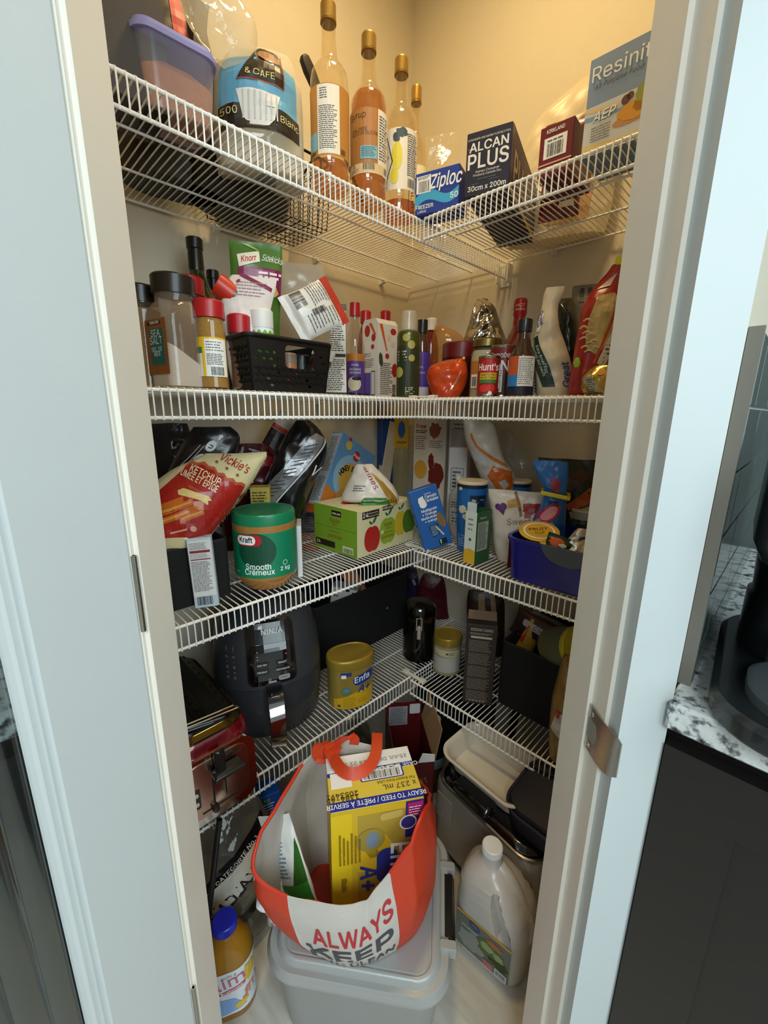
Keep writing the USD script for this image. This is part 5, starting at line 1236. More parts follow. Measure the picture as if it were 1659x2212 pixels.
deco(t, S, [('black_tag', [rect(x0 + .018, XH * .80, x0 + .082, XH * .955)], m('#2a1a14', .5)), ('lettering', [T('24', .012, x0 + .030, XH * .835, bold=True), T('by/de pouches', .0045, x0 + .058, XH * .89, sx=.9), T('compotes de 90 g', .0042, x0 + .058, XH * .83, sx=.9)], CREAM),
            ('black_tag', rect(x0 + .096, XH * .89, x0 + .14, XH * 1.0 - .002), m('#2a1a14', .5)), ('lettering', T('KIRKLAND', .0062, x0 + .118, XH * .915, bold=True, sx=.95), CREAM),
            ('apple_print', [apple(x0 + .055, XH * .34, .030, .034)], APR), ('apple_print', [apple(x0 + .118, XH * .42, .034, .036)], APG), ('apple_print', [apple(x0 + .172, XH * .5, .026, .034)], APY), ('apple_print', [apple(x0 + .212, XH * .5, .03, .034)], m('#4f7a26', .4)),
            ('leaf_print', leaves(x0 + .055, XH * .66, .012) + leaves(x0 + .118, XH * .76, .012) + leaves(x0 + .172, XH * .82, .010), LEAF), ('lettering', [T('Apple', .0105, x0 + .118, XH * .53, sx=.9), T('pommes', .0105, x0 + .118, XH * .26, sx=.9), T('sauce', .0052, x0 + .122, XH * .46), T('Compote de', .0052, x0 + .118, XH * .37)], m('#a5421c', .5)), ('white_spot', disc(x0 + .094, XH * .42, .006), m('#d9e0a0', .5))])
S = boxS(XW, XD, XH, 'left')
deco(t, S, [('green_panel', rect(-XD / 2, 0, XD / 2, XH), m('#7da32a', .45)), ('flap_line', [rect(-XD / 2, XH * .535, XD / 2, XH * .545)], m('#557a1e', .5)), ('black_tag', [rect(-.012, XH * .80, .025, XH * .92), rect(-XD * .47, XH * .08, -.0, XH * .22)], m('#2a1a14', .5)), ('lettering', [T('KIRKLAND', .005, .0065, XH * .835, bold=True, sx=.9), T('24', .009, -XD * .40, XH * .115, bold=True)], CREAM),
            ('lettering', [T('Apple', .0115, .0, XH * .66, sx=.9), T('Sauce', .005, .0, XH * .595), T('pommes', .0115, .0, XH * .31, sx=.9), T('Compote de', .005, 0, XH * .44)], m('#94501c', .5)), ('panel', rect(XD * .18, XH * .05, XD * .42, XH * .2), m('#d9dfb0', .5)), ('barcode', barcode(XD * .2, XH * .06, XD * .4, XH * .16, 4), INK)])
S = boxS(XW, XD, XH, 'top')
deco(t, S, [('flap_seam', rect(-XW / 2, -.0008, XW / 2, .0008), m('#a89f74', .5)), ('apple_print', disc(-.05, .01, .03, .02), APR)])
pt = PX(802, 1092, c[0] - .055); a = At(pt, Z + XH)
t, S = obag('noodle_pouch', 'white and green pouch of yellow noodles lying on top of the apple box', 'pouch', a, [(1094, 745, 858, .05), (1080, 738, 862, .075), (1050, 748, 850, .07), (1025, 760, 828, .05), (1010, 765, 812, .025), (1003, 770, 805, .01)], m('#dcd6cc', .3), 85, .006, 28, .004, tx=-12)
deco(t, S, [('green_foot', a.poly((772, 1092), (790, 1076), (835, 1076), (848, 1092)), m('#2f7a2a', .35)), ('noodle_panel', a.poly((818, 1022), (832, 1030), (862, 1085), (850, 1094), (836, 1075)), m('#c39a35', .4)), ('noodle_line', [a.poly((822 + i * 5, 1032 + i * 3), (825 + i * 5, 1034 + i * 3), (845 + i * 5, 1086), (842 + i * 5, 1086)) for i in range(4)], m('#8a6418', .4)), ('lettering', [a.T('Farines', 15, 800, 1030, rot=-68, sk=.2, sx=.9)], m('#a82030', .4)), ('small_print', [a.lines(763, 1050, 792, 1064, 3, 4, .4)], GREYINK)], cut=.008, off=.0012)

# ================================================================ third shelf, right run
c = P(935, 1190, Z); W_, D_, H_ = .080, .036, .168
t = thing('baby_cereal_box', 'bright blue baby cereal box leaning left beside the apple box', 'box', c + [-.002, .022, .010], 54, -6, -17)
BLU = m('#1f5fae', .4)
card_box(t, W_, D_, H_, BLU)
S = boxS(W_, D_, H_)
deco(t, S, [('white_emblem', shapely.union_all([disc(-.012, H_ * .80, .009, .012), poly((-.02, H_ * .86), (-.004, H_ * .88), (-.006, H_ * .8)), disc(-.010, H_ * .74, .010, .009)]), WHITE), ('lettering', [T('Gerber', .0045, .010, H_ * .885), T('Cereals', .008, .016, H_ * .825, bold=True, sx=.85), T('Céréales', .008, .016, H_ * .765, bold=True, sx=.85), T('Multigrain', .007, .002, H_ * .62, bold=True), T('+ Orange', .007, .0, H_ * .56, bold=True), T('Multicéréales', .0065, .002, H_ * .50, bold=True), T('+ orange', .0065, .0, H_ * .445, bold=True)], WHITE),
            ('dark_panel', poly((-.012, H_ * .37), (.014, H_ * .39), (.012, H_ * .2), (-.008, H_ * .18)), m('#123a66', .4)), ('small_print', print_lines(-.008, H_ * .2, .011, H_ * .37, 7, 4), m('#9ab9d6', .5)), ('grain_print', [disc(.026, H_ * .42, .010, .022, 10)], m('#8a6a3a', .5)), ('grain_lines', [SA.rotate(rect(.018, H_ * (.33 + i * .035), .033, H_ * (.335 + i * .035)), 20) for i in range(6)], m('#5a3f1c', .5)), ('bowl_print', [poly((.008, H_ * .36), (.024, H_ * .18), (.02, H_ * .165), (.006, H_ * .33))], m('#d9c9a0', .5)), ('black_mark', rect(.004, H_ * .03, .026, H_ * .12), m('#10222c', .4)), ('figure', [disc(.009, H_ * .10, .0025), rect(.0075, H_ * .045, .0105, H_ * .085)], m('#c9e0b0', .4))])
deco(t, boxS(W_, D_, H_, 'left'), [('small_print', [print_lines(-D_ * .4, H_ * (.1 + i * .17), D_ * .4, H_ * (.22 + i * .17), 6, 10 + i, .4) for i in range(5)], m('#c9d9ea', .5))])
a = At(PY(994, 1080, -.22), Z)
t, S = obag('bread_bag', 'white tied bag between the blue cereal box and the blue canister', 'bag', a, [(1185, 975, 1012, .05), (1120, 968, 1016, .06), (1070, 970, 1014, .055), (1048, 985, 1010, .03), (1035, 984, 1004, .018), (1022, 982, 998, .02)], m('#cfccc6', .35, trans=.2), 91, .006, 30, .003)
deco(t, S, [('small_print', [a.lines(975, 1080, 1008, 1095, 3, 3), a.lines(975, 1100, 1008, 1130, 5, 4)], GREYINK)], cut=.01, off=.001)


def puffs(lab, a, w, H_, rz):
    r = w / 2; t = thing('snack_canister', lab, 'canister', a.b, rz)
    obj('body', lathe([(0, 0), (r * .78, 0), (r * .82, .004), (r * .90, H_ * .3), (r * .98, H_ * .6), (r, H_ * .80), (r, H_ * .93), (0, H_ * .93)], 44), m('#1f62a8', .35), t)
    obj('rim', lathe([(0, H_ * .91), (r * 1.01, H_ * .91), (r * 1.02, H_ * .965), (0, H_ * .965)], 44), m('#0f2338', .4), t)
    obj('lid', lathe([(0, H_ * .96), (r * 1.03, H_ * .96), (r * 1.03, H_ * .985), (r * .97, H_), (0, H_ * .995)], 44), m('#dcc7a6', .5), t)
    S = cylS(lambda v: np.interp(v, [0, H_ * .3, H_ * .6, H_ * .8, H_], [.82 * r, .9 * r, .98 * r, r, r]))
    deco(t, S, [('dark_panel', rect(-r * .1, H_ * .52, r * .9, H_ * .82), m('#14273c', .4)), ('small_print', [print_lines(r * .0, H_ * .7, r * .8, H_ * .78, 2, 4, .5), print_lines(-r * .9, H_ * .08, r * .1, H_ * .26, 6, 5, .5)], m('#9ab5cf', .5)), ('puff_print', [blob(-r * .55, H_ * .62, r * .28, r * .28, 3), blob(-r * .25, H_ * .52, r * .26, r * .24, 5), blob(-r * .75, H_ * .9, r * .14, r * .12, 6), blob(r * .0, H_ * .12, r * .2, r * .2, 7)], m('#d6cfae', .5)), ('white_badge', disc(r * .05, H_ * .36, r * .24), WHITE), ('badge_text', print_lines(-r * .08, H_ * .345, r * .16, H_ * .375, 2, 3, .5), m('#2a4a6a', .5))], cut=.006)


b, w, h = BZ(1012, 1192, Z, .024, 62, 1037); a = At(b, Z); puffs('blue baby snack canister with a cream lid, front one of two', a, w, h, a.rz)
a = At(PY(1118, 1060, -.14), Z); puffs('blue baby snack canister whose lid shows behind the pale pouch, rear one of two', a, .072, a.z(1036), a.rz)
a = At(PY(1060, 1010, -.20), Z)
t, S = obag('flour_bag', 'large crumpled white bag with an orange band leaning against the right wall', 'bag', a, [(1120, 1060, 1120, .05), (1066, 1050, 1108, .065), (1030, 1036, 1112, .07), (990, 1020, 1088, .07), (950, 1004, 1076, .06), (920, 1000, 1068, .045), (903, 998, 1052, .02)], m('#cbc6bd', .35, trans=.15), 93, .010, 26, .006)
deco(t, S, [('orange_band', a.poly((1040, 1024), (1064, 1003), (1100, 1018), (1110, 1034), (1072, 1062), (1052, 1052)), m('#c06018', .35)), ('curve', a.poly((1046, 935), (1052, 962), (1078, 986), (1108, 1012), (1104, 1018), (1070, 990), (1046, 966), (1042, 938)), m('#c06a24', .35)), ('text_panel', a.poly((1020, 978), (1046, 964), (1064, 992), (1042, 1014)), m('#b3b2b4', .45)), ('grey_square', a.poly((1060, 1036), (1074, 1030), (1082, 1044), (1068, 1052)), m('#b0b0b0', .5))], cut=.01, off=.0012)
a = At(PY(1142, 1010, -.09), Z)
t, S = obag('clear_bag', 'long frosted clear bag draped beside the orange and white bag', 'bag', a, [(1110, 1125, 1190, .03), (1060, 1105, 1170, .035), (1000, 1075, 1150, .035), (950, 1068, 1120, .03), (930, 1078, 1105, .01)], clear('#efeeea', .15, .5, '#c4bfb6', bump=.4), 95, .007, 24, .004)

# open green and yellow carton
c = P(1024, 1221, Z); hh = ztop(c, 1108) - Z; W1, D1 = .034, .060
t = thing('open_carton', 'open carton with green sides and a white-to-yellow front, flaps up, near the shelf edge', 'carton', c + euler(-4) @ np.array([-W1 / 2, D1 / 2, 0]), -4)
g = cat(*[box(*q) for q in ((-W1 / 2, W1 / 2, -D1 / 2, -D1 / 2 + .001, 0, hh), (-W1 / 2, W1 / 2, D1 / 2 - .001, D1 / 2, 0, hh), (-W1 / 2, -W1 / 2 + .001, -D1 / 2, D1 / 2, 0, hh), (W1 / 2 - .001, W1 / 2, -D1 / 2, D1 / 2, 0, hh), (-W1 / 2, W1 / 2, -D1 / 2, D1 / 2, 0, .001))])
obj('carton', g, m('#2a5a34', .45), t, False)
obj('flap', move(box(-W1 * .4, W1 * .4, 0, .001, 0, .022), 0, -D1 / 2, hh), m('#c9d3cf', .5), t, False)
obj('flap', move(box(0, .001, -D1 * .3, D1 * .1, 0, .02), -W1 / 2, 0, hh), m('#c9cbc4', .5), t, False)
deco(t, boxS(W1, D1, hh), [('front_panel', rect(-W1 / 2, 0, W1 / 2, hh), m('#d3d9d3', .45)), ('yellow_foot', poly((-W1 / 2, 0), (W1 / 2, 0), (W1 / 2, hh * .26), (0, hh * .3), (-W1 / 2, hh * .25)), m('#d6a82a', .45)), ('leaf_mark', [disc(0, hh * .47, .004)], m('#2f6a3a', .5)), ('small_print', print_lines(-.008, hh * .62, .008, hh * .9, 3, 3, .3), m('#7a8a80', .5))])
deco(t, boxS(W1, D1, hh, 'right'), [('grey_panel', rect(-D1 * .4, hh * .25, D1 * .3, hh * .8), m('#a7b0a4', .5)), ('small_print', print_lines(-D1 * .36, hh * .28, D1 * .26, hh * .78, 16, 6), m('#3a4a3e', .5)), ('lettering', T('Nature', .006, -.005, hh * .86), m('#c9d9c9', .5))])

a = At(PY(1112, 1110, -.30), Z)
t, S = obag('snack_pouch', 'pale pouch with red maple leaves and a purple heart behind the blue tub', 'pouch', a, [(1215, 1075, 1170, .03), (1180, 1066, 1172, .04), (1130, 1062, 1175, .04), (1090, 1057, 1180, .025), (1070, 1054, 1178, .006), (1060, 1054, 1176, .004)], m('#cfc5b6', .35), 97, .005, 26, .003)
deco(t, S, [('leaf_print', [blob(*a.q(1150, 1092), .022, .014, 4, .4, 14), blob(*a.q(1135, 1104), .012, .010, 5, .4, 12)], m('#9a1f1a', .4)), ('heart', [a.disc(1071, 1096, 7), a.disc(1083, 1093, 7), a.poly((1064, 1096), (1089, 1091), (1080, 1112))], m('#5a2a6a', .4)), ('orange_band', a.poly((1092, 1082), (1118, 1074), (1118, 1090), (1092, 1096)), m('#b98a3a', .4)), ('ribbon', a.poly((1112, 1062), (1118, 1060), (1122, 1110), (1116, 1112)), m('#8a5a2a', .4)), ('lettering', [a.T('Sweet', 13, 1112, 1128, rot=6, sk=.2)], m('#8a6a4a', .4))], cut=.008, off=.001)
a = At(PY(1245, 1075, -.13), Z)
t, S = obag('chip_bag', 'dark green and orange snack bag behind the candy bag', 'bag', a, [(1200, 1185, 1300, .08), (1130, 1180, 1310, .09), (1060, 1180, 1310, .07), (1015, 1165, 1300, .03), (992, 1158, 1292, .008)], m('#1a2418', .3), 99, .008, 22, .004)
deco(t, S, [('orange_band', a.poly((1222, 1086), (1280, 1048), (1290, 1060), (1290, 1075), (1224, 1098)), m('#b8561e', .35)), ('white_panel', a.poly((1226, 1100), (1290, 1078), (1290, 1120), (1232, 1130)), m('#b5aea4', .45)), ('small_print', a.lines(1234, 1090, 1285, 1120, 7, 4), GREYINK), ('brown_patch', a.poly((1225, 1040), (1280, 1010), (1285, 1030), (1230, 1060)), m('#4a1f14', .35))], cut=.012, off=.001)
a = At(PY(1195, 1090, -.285), Z)
t, S = obag('candy_bag', 'blue candy bag with a pink print, folded over and held by a yellow clip', 'bag', a, [(1200, 1150, 1230, .05), (1165, 1140, 1222, .06), (1120, 1152, 1222, .055), (1080, 1172, 1224, .035), (1064, 1174, 1224, .02), (1030, 1160, 1227, .02), (1005, 1151, 1228, .008), (998, 1152, 1228, .004)], m('#1f6ab8', .25, coat=.2), 101, .006, 26, .004)
deco(t, S, [('pink_print', a.disc(1187, 1105, 32, 20, 30), m('#a8305a', .35)), ('pink_print', a.disc(1188, 1105, 22, 13, 30), m('#d98a9a', .35)), ('lettering', [a.T('yms', 13, 1192, 1089, rot=-2, bold=True)], m('#141a3a', .4)), ('dots', [a.disc(1165, 1124, 7), a.disc(1180, 1132, 7), a.disc(1198, 1128, 7)], m('#8a9ac0', .4)), ('pink_patch', a.poly((1185, 1046), (1205, 1030), (1222, 1040), (1212, 1062), (1190, 1062)), m('#9a3a5a', .35))], cut=.008, off=.001)
x0, z0 = a.q(1198, 1066)
t2 = thing('bag_clip', 'yellow plastic clip across the neck of the blue candy bag', 'clip', a.b + euler(a.rz) @ np.array([x0, -.022, z0]), a.rz, 0, 8)
obj('clip', cat(cbox(58 * a.k, .008, .009, .0015, -.0045, 0, -.004), cbox(58 * a.k, .008, .009, .0015, -.0045, 0, .046)), m('#d9c92a', .35), t2)
obj('hinge', cbox(.008, .06, .010, .0015, -.005, 29 * a.k, .02), m('#c9b922', .35), t2)

# blue tub with its contents
c = P(1082, 1246, Z); TW, TD = .27, .20; hh = ztop(P(1096, 1252, Z), 1165) - Z
t = thing('storage_tub', 'royal blue plastic tub with a grey front grip, full of snack packs', 'tub', c + [TW / 2 - .003, TD / 2 + .006, 0], 3)
TUB = m('#16167a', .35, coat=.1)
hh = .096
obj('body', rloft([(TW * .94, TD * .9, .03, 0), (TW * .95, TD * .92, .03, .004), (TW * 1.0, TD, .034, hh), (TW * 1.02, TD * 1.02, .034, hh), (TW * 1.02, TD * 1.02, .034, hh - .004), (TW * 1.03, TD * 1.03, .034, hh - .004), (TW * 1.03, TD * 1.03, .034, hh + .003), (TW * .97, TD * .97, .03, hh + .003), (TW * .91, TD * .88, .027, .006)]), TUB, t)
g = SG.box(-.055, -.02, .055, .02).intersection(disc(0, .022, .056, .040))
gp = trimesh.creation.extrude_polygon(g, .006, engine='earcut'); v = np.array(gp.vertices)
obj('grip', (np.c_[v[:, 0] + .005, -TD * .515 - v[:, 2] + .003, v[:, 1] + hh - .016], np.array(gp.faces)[:, ::-1]), m('#4a4f57', .35), t, 30)
deco(t, flatS((-TW * .487, 0, 0), (0, -1, 0), (0, 0, 1)), [('sticker', rect(.04, .012, .075, .085), m('#8a1f2a', .45)), ('sticker', rect(.04, .06, .075, .085), m('#c9cbd3', .45))], off=.004)
R3 = euler(3); tb = c + [TW / 2 - .003, TD / 2 + .006, 0]


def intub(x, y, z): return tb + R3 @ np.array([x, y, z])


t = thing('jelly_cup', 'fruit cup with a yellow foil lid on the left side of the blue tub', 'cup', intub(-.085, -.035, .066), 40, 16, -4)
obj('cup', lathe([(0, 0), (.030, 0), (.038, .042), (.042, .043), (.042, .046), (0, .046)], 40), m('#2a1522', .25, coat=.4), t)
obj('foil_lid', lathe([(0, .046), (.0435, .046), (.0435, .0475), (0, .048)], 40), m('#d6ac3a', .3), t)
deco(t, flatS((0, 0, .048), (1, 0, 0), (0, 1, 0)), [('white_ring', disc(0, 0, .034).difference(disc(0, 0, .03)), PAPER), ('lettering', [T('FRUIT', .010, 0, .002, bold=True), T('CUP', .008, 0, -.012)], m('#6a4a14', .4))])
obj('pull_tab', poly and (np.array([(-.01, -.042, .047), (.008, -.042, .047), (-.001, -.054, .040)]), np.array([[0, 2, 1]])), m('#d6ac3a', .3), t)
t = thing('puree_pouch', 'small dark green puree pouch wedged behind the tub grip', 'pouch', intub(-.035, -.078, .058), 20, -8, 15)
B, S, _ = pillow(.055, .06, .022, 103, .004); obj('pouch', B, m('#1f3a1e', .3), t); deco(t, S, [('fruit_print', [blob(-.005, .045, .016, .009, 3)], m('#c95a2a', .4)), ('white_print', blob(.008, .042, .008, .004, 5), WHITE)], cut=.006, off=.001)
t = thing('silver_pouch', 'crinkled silver pouch in the middle of the blue tub', 'pouch', intub(.015, -.055, .050), 30, -10, 8)
B, S, _ = bag([(0, -.03, .03, .02), (.015, -.036, .034, .03), (.045, -.036, .036, .03), (.07, -.028, .034, .015), (.085, -.02, .03, .004)], 105, .009, 36, ridge=.005); obj('pouch', B, m('#d2ccc0', .18, .85), t)
t = thing('puree_pouch', 'beige puree pouch behind the silver pouch in the blue tub', 'pouch', intub(.055, .01, .03), 22, -10, -6)
B, S, _ = pillow(.05, .125, .03, 107, .004); obj('pouch', B, m('#c9ad8a', .35), t); deco(t, S, [('lettering', T('Boost', .009, 0, .085), m('#8a4a2a', .4)), ('fruit_print', blob(.0, .04, .018, .016, 3), m('#c9702a', .4))], cut=.008, off=.001)
t = thing('puree_pouch', 'green and white puree pouch with a white cap at the right of the blue tub', 'pouch', intub(.098, -.045, .02), 26, -14, 14)
B, S, _ = pillow(.05, .12, .03, 109, .004); obj('pouch', B, m('#dfe3da', .3), t); deco(t, S, [('green_band', [poly((-.025, .1), (-.012, .1), (-.02, .01), (-.025, .01)), poly((.012, .11), (.025, .11), (.025, .05))], m('#4f8a2a', .35)), ('small_print', print_lines(-.008, .02, .012, .09, 9, 3), m('#3a5a2a', .5))], cut=.008, off=.001)
obj('cap', lathe([(0, .122), (.006, .118), (.006, .128), (.014, .128), (.015, .131), (.015, .146), (.012, .15), (0, .15)], 24), m('#e3d9cc', .4), t)
a = At(PY(1262, 1120, -.17), Z)
jar('white_cap_jar', 'jar with a white cap half hidden behind the blue tub at the right', 'jar', a.b, .06, a.z(1100), m('#4a4a3a', .3), m('#c9c6c0', .4), lidf=.16)

# ================================================================ lowest shelf
Z = ZS[3]
# toaster
pr_ = P(556, 1704, Z); TWd, TL, THh = .165, .33, ztop(P(556, 1704, Z), 1548) - Z - .0
THh = .196
t = thing('toaster', 'red toaster with chrome end panel and black slotted top on the lowest shelf', 'toaster', (pr_[0] - TL / 2 + .012, pr_[1] - TWd / 2, Z), 90)
TRED = m('#6d0a16', .15, .3, coat=.8)
z_ = .012
obj('body', rloft([(TWd * .96, TL * .97, .035, z_), (TWd, TL, .04, z_ + .012), (TWd, TL, .045, THh * .7), (TWd * .97, TL * .98, .045, THh * .86), (TWd * .90, TL * .93, .045, THh * .94)], n=10), TRED, t)
obj('top', rloft([(TWd * .91, TL * .935, .045, THh * .935), (TWd * .90, TL * .93, .045, THh * .955), (TWd * .80, TL * .87, .04, THh * .985), (TWd * .74, TL * .84, .035, THh)], n=10), m('#4a4020', .12, .9), t)
slot = m('#050505', .6)
obj('top_plate', rloft([(TWd * .70, TL * .86, .03, THh * .99), (TWd * .68, TL * .85, .03, THh + .003)], n=8), m('#0d0d0c', .2, coat=.5), t)
for sx in (-1, 1): obj('slot', cbox(.030, TL * .72, .002, .0005, THh + .0022, sx * .030, .01), slot, t)
for sx in (-1, 0, 1):
    for i in range(9): obj('vent_dot', cbox(.004 if sx else .006, .010, .0012, .0003, THh + .0026, sx * .052, -TL * .36 + i * .030), m('#2a2a28', .15, .8), t)
obj('base', rloft([(TWd * .92, TL * .95, .03, 0), (TWd * .95, TL * .96, .03, z_)], n=8), m('#1a1213', .4), t)


def end_plate(w0, h0, r, y, th, zc): # rounded plate on the toaster's end
    g = SG.box(-w0 / 2, -h0 / 2, w0 / 2, h0 / 2).buffer(-r).buffer(r, 10)
    p = trimesh.creation.extrude_polygon(g, th, engine='earcut'); v = np.array(p.vertices); return np.c_[v[:, 0], y - v[:, 2], v[:, 1] + zc], np.array(p.faces)[:, ::-1]


ye = -TL / 2
obj('chrome_frame', end_plate(TWd * .92, THh * .74, .03, ye + .004, .008, THh * .45), m('#d9cfc4', .10, 1.), t, 30)
obj('end_panel', end_plate(TWd * .74, THh * .60, .026, ye - .004, .0018, THh * .47), m('#c9a898', .24, 1., bump=.05, bs=400), t, 30)
obj('lever_slot', end_plate(.026, THh * .42, .004, ye - .0055, .0012, THh * .50), m('#0d0d0d', .4), t, 30)
obj('lever_guide', end_plate(.020, THh * .20, .003, ye - .0064, .0012, THh * .37), m('#d9d0c8', .1, 1.), t, 30)
obj('lever', cat(cbox(.056, .026, .016, .005, THh * .60, .012, ye - .022), cbox(.020, .012, .05, .004, THh * .60, .002, ye - .012)), m('#1c1a19', .3, coat=.2), t)
obj('lever_trim', cbox(.056, .002, .008, .0008, THh * .60 + .004, .012, ye - .036), m('#5a5550', .25, .8), t)
obj('button_panel', end_plate(.014, .042, .003, ye - .0056, .0015, THh * .42), m('#2a2220', .4), t, 30)
v, f, _ = meshkit.arrays(end_plate(.014, .042, .003, ye - .0056, .0015, THh * .42))
USED[(str(t.GetPath()), 'button_panel')] = 1
stage.RemovePrim(str(t.GetPath()) + '/button_panel')
obj('button_panel', (v + [-.043, 0, 0], f), m('#2a2220', .4), t, 30)
for z in (THh * .47, THh * .37): obj('button', move(lathe([(0, 0), (.004, 0), (.0035, .002), (0, .0022)], 20), -.043, ye - .007, z, R=euler(0, 90)), m('#c9beb4', .3), t)
obj('browning_slide', cat(end_plate(.07, .003, .001, ye - .0055, .0012, THh * .225)), m('#1a1614', .4), t, False)
obj('browning_knob', move(lathe([(0, 0), (.007, 0), (.006, .009), (0, .01)], 24), -.012, ye - .006, THh * .222, R=euler(0, 90)), m('#2a2624', .3), t)
deco(t, flatS((0, ye - .0058, 0), (1, 0, 0), (0, 0, 1)), [('lettering', [T('Oster', .006, .038, THh * .68, sk=.4)], m('#4a3a34', .4))], off=.0004)
obj('warming_rack', cat(tube([(-.05, -TL * .34, THh + .006), (.055, -TL * .40, THh + .012)], .0015, 6), tube([(-.04, -TL * .37, THh + .006), (.06, -TL * .43, THh + .010)], .0015, 6)), CHROME, t)

# air fryer
b, w, h = BZ(575, 1590, Z, .125, 235, 1235)
t = thing('air_fryer', 'charcoal air fryer with a glossy black control panel and metal-faced drawer handle', 'air fryer', (b[0] + .012, b[1] + .012, Z), 66)
AF = m('#35363a', .38, var=.06, coat=.1)
AW2, AH2 = .265, .325
obj('body', rloft([(AW2 * .86, AW2 * .92, .10, .0), (AW2 * .93, AW2 * 1.0, .11, .02), (AW2, AW2 * 1.1, .115, .09), (AW2 * 1.0, AW2 * 1.1, .115, .17), (AW2 * .95, AW2 * 1.02, .11, .24), (AW2 * .82, AW2 * .86, .10, .295), (AW2 * .6, AW2 * .64, .07, .32), (AW2 * .3, AW2 * .3, .03, AH2)], n=12), AF, t)


def frontY(x, z):   # the fryer's front skin
    d = np.interp(z, [0, .02, .09, .17, .24, .295, .32], np.array([.92, 1.0, 1.1, 1.1, 1.02, .86, .64]) * AW2 / 2); w_ = np.interp(z, [0, .02, .09, .17, .24, .295, .32], np.array([.86, .93, 1, 1, .95, .82, .6]) * AW2 / 2)
    r = np.interp(z, [0, .02, .09, .17, .24, .295, .32], [.10, .11, .115, .115, .11, .10, .07]); e = np.maximum(np.abs(x) - (w_ - r), 0)
    return -d + r - np.sqrt(np.maximum(r * r - e * e, 0))


def afn(u, v): return np.c_[u, frontY(u, v), v]


AS = fdS(afn)


def shell(g, th, cut=.008):
    v, f = tri2d(g, cut); p, N = AS(v[:, 0], v[:, 1]); return p + N * th, f


GLB = m('#08080a', .08, coat=.6)


def slab_on(name, g, th, mat):
    # a raised plate following the skin: cap plus side walls
    v, f = tri2d(g, .008); p, N = AS(v[:, 0], v[:, 1]); ring_ = np.array(g.exterior.segmentize(.006).coords)[:-1]; pr, Nr = AS(ring_[:, 0], ring_[:, 1]); n = len(ring_); i = np.arange(n); j = (i + 1) % n
    return obj(name, cat((p + N * th, f), (np.vstack([pr + Nr * th, pr - Nr * .001]), np.vstack([np.c_[j, i, i + n], np.c_[j, i + n, j + n]])[:, ::-1])), mat, t, 40)


slab_on('drawer', SG.box(-.115, .012, .115, .150).buffer(-.012).buffer(.012), .0035, m('#2f3034', .35, coat=.1))
slab_on('control_housing', poly((-.052, .165), (.052, .165), (.05, .300), (-.05, .300)).buffer(-.012).buffer(.012, 8), .008, m('#101114', .2, coat=.5))
slab_on('control_panel', SG.box(-.046, .168, .046, .256).buffer(-.012).buffer(.012, 8), .011, GLB)
TXT, DIM = m('#c9c9cc', .4), m('#3a3d42', .3)
deco(t, AS, [('display', rect(-.016, .226, .018, .246), m('#2a2d30', .2)), ('button_pad', [rect(x, z, x + .028, z + .013, .003) for x in (-.036, .008) for z in (.207, .191)], m('#121316', .15)), ('start_button', rect(.012, .172, .036, .184, .004), m('#8a8c8e', .35)), ('lettering', [T('NINJA', .0105, .004, .277, bold=True, sx=1.0)], TXT), ('lettering', [T('AIR FRY', .0038, -.022, .212, bold=True), T('ROAST', .0038, .022, .212, bold=True), T('REHEAT', .0038, -.022, .196, bold=True), T('DEHYDRATE', .0034, .022, .196, bold=True)], TXT),
             ('lettering', [T('START', .0032, .024, .1765)], INK), ('indicator', [disc(-.030, .242 - i * .007, .0011) for i in range(3)] + [disc(.030, .244, .0012), disc(.030, .232, .0012), disc(-.008, .178, .003).difference(disc(-.008, .178, .0022))], TXT),
             ('guide_print', [T(c_, .006, -.088 + i * .013, .245 - j * .012) for i in range(2) for j, c_ in enumerate(('|', 'o', '-', '8', '=', '0'))], m('#8c8c90', .5))], cut=.006, off=.0118, step=.0002)
hp = curve([(0, frontY(np.array([0.]), np.array([.150]))[0] - .004, .148), (0, frontY(np.array([0.]), np.array([.14]))[0] - .045, .146), (0, frontY(np.array([0.]), np.array([.11]))[0] - .062, .115), (0, frontY(np.array([0.]), np.array([.05]))[0] - .060, .045), (0, frontY(np.array([0.]), np.array([.03]))[0] - .055, .030)], 22)
obj('handle', strap(hp, .034, .016, (1, 0, 0)), m('#0e0e10', .3), t)
obj('handle_face', strap(hp[5:] + [0, -.0095, 0], .032, .003, (1, 0, 0)), m('#cfc8c2', .10, 1.), t)
obj('release_button', cbox(.022, .016, .006, .002, .154, 0, frontY(np.array([0.]), np.array([.14]))[0] - .04), CHROME, t)

# formula tin
b, w, h = BZ(757, 1533, Z, .05, 112, 1405)
t = thing('formula_tin', 'oval gold and yellow baby formula tin at the front of the lowest shelf', 'tin', b, 69)
rx, ry = .0625, .047; H_ = h * .98
obj('body', lathe([(0, 0), (.97, 0), (1, .004), (1, H_ * .80), (0, H_ * .80)] and [(0, 0), (rx * .97, 0), (rx, .004), (rx, H_ * .82), (0, H_ * .82)], 52, 2.3, ry / rx), m('#b59a4c', .3, .45), t)
LIDG = m('#a58a34', .35, .35)
obj('lid', lathe([(0, H_ * .81), (rx * 1.03, H_ * .81), (rx * 1.05, H_ * .83), (rx * 1.05, H_ * .95), (rx * 1.02, H_ * .985), (rx * .97, H_), (rx * .90, H_), (rx * .88, H_ * .985), (0, H_ * .985)], 52, 2.3, ry / rx), LIDG, t)
S = ovalS(rx, ry, 2.3)
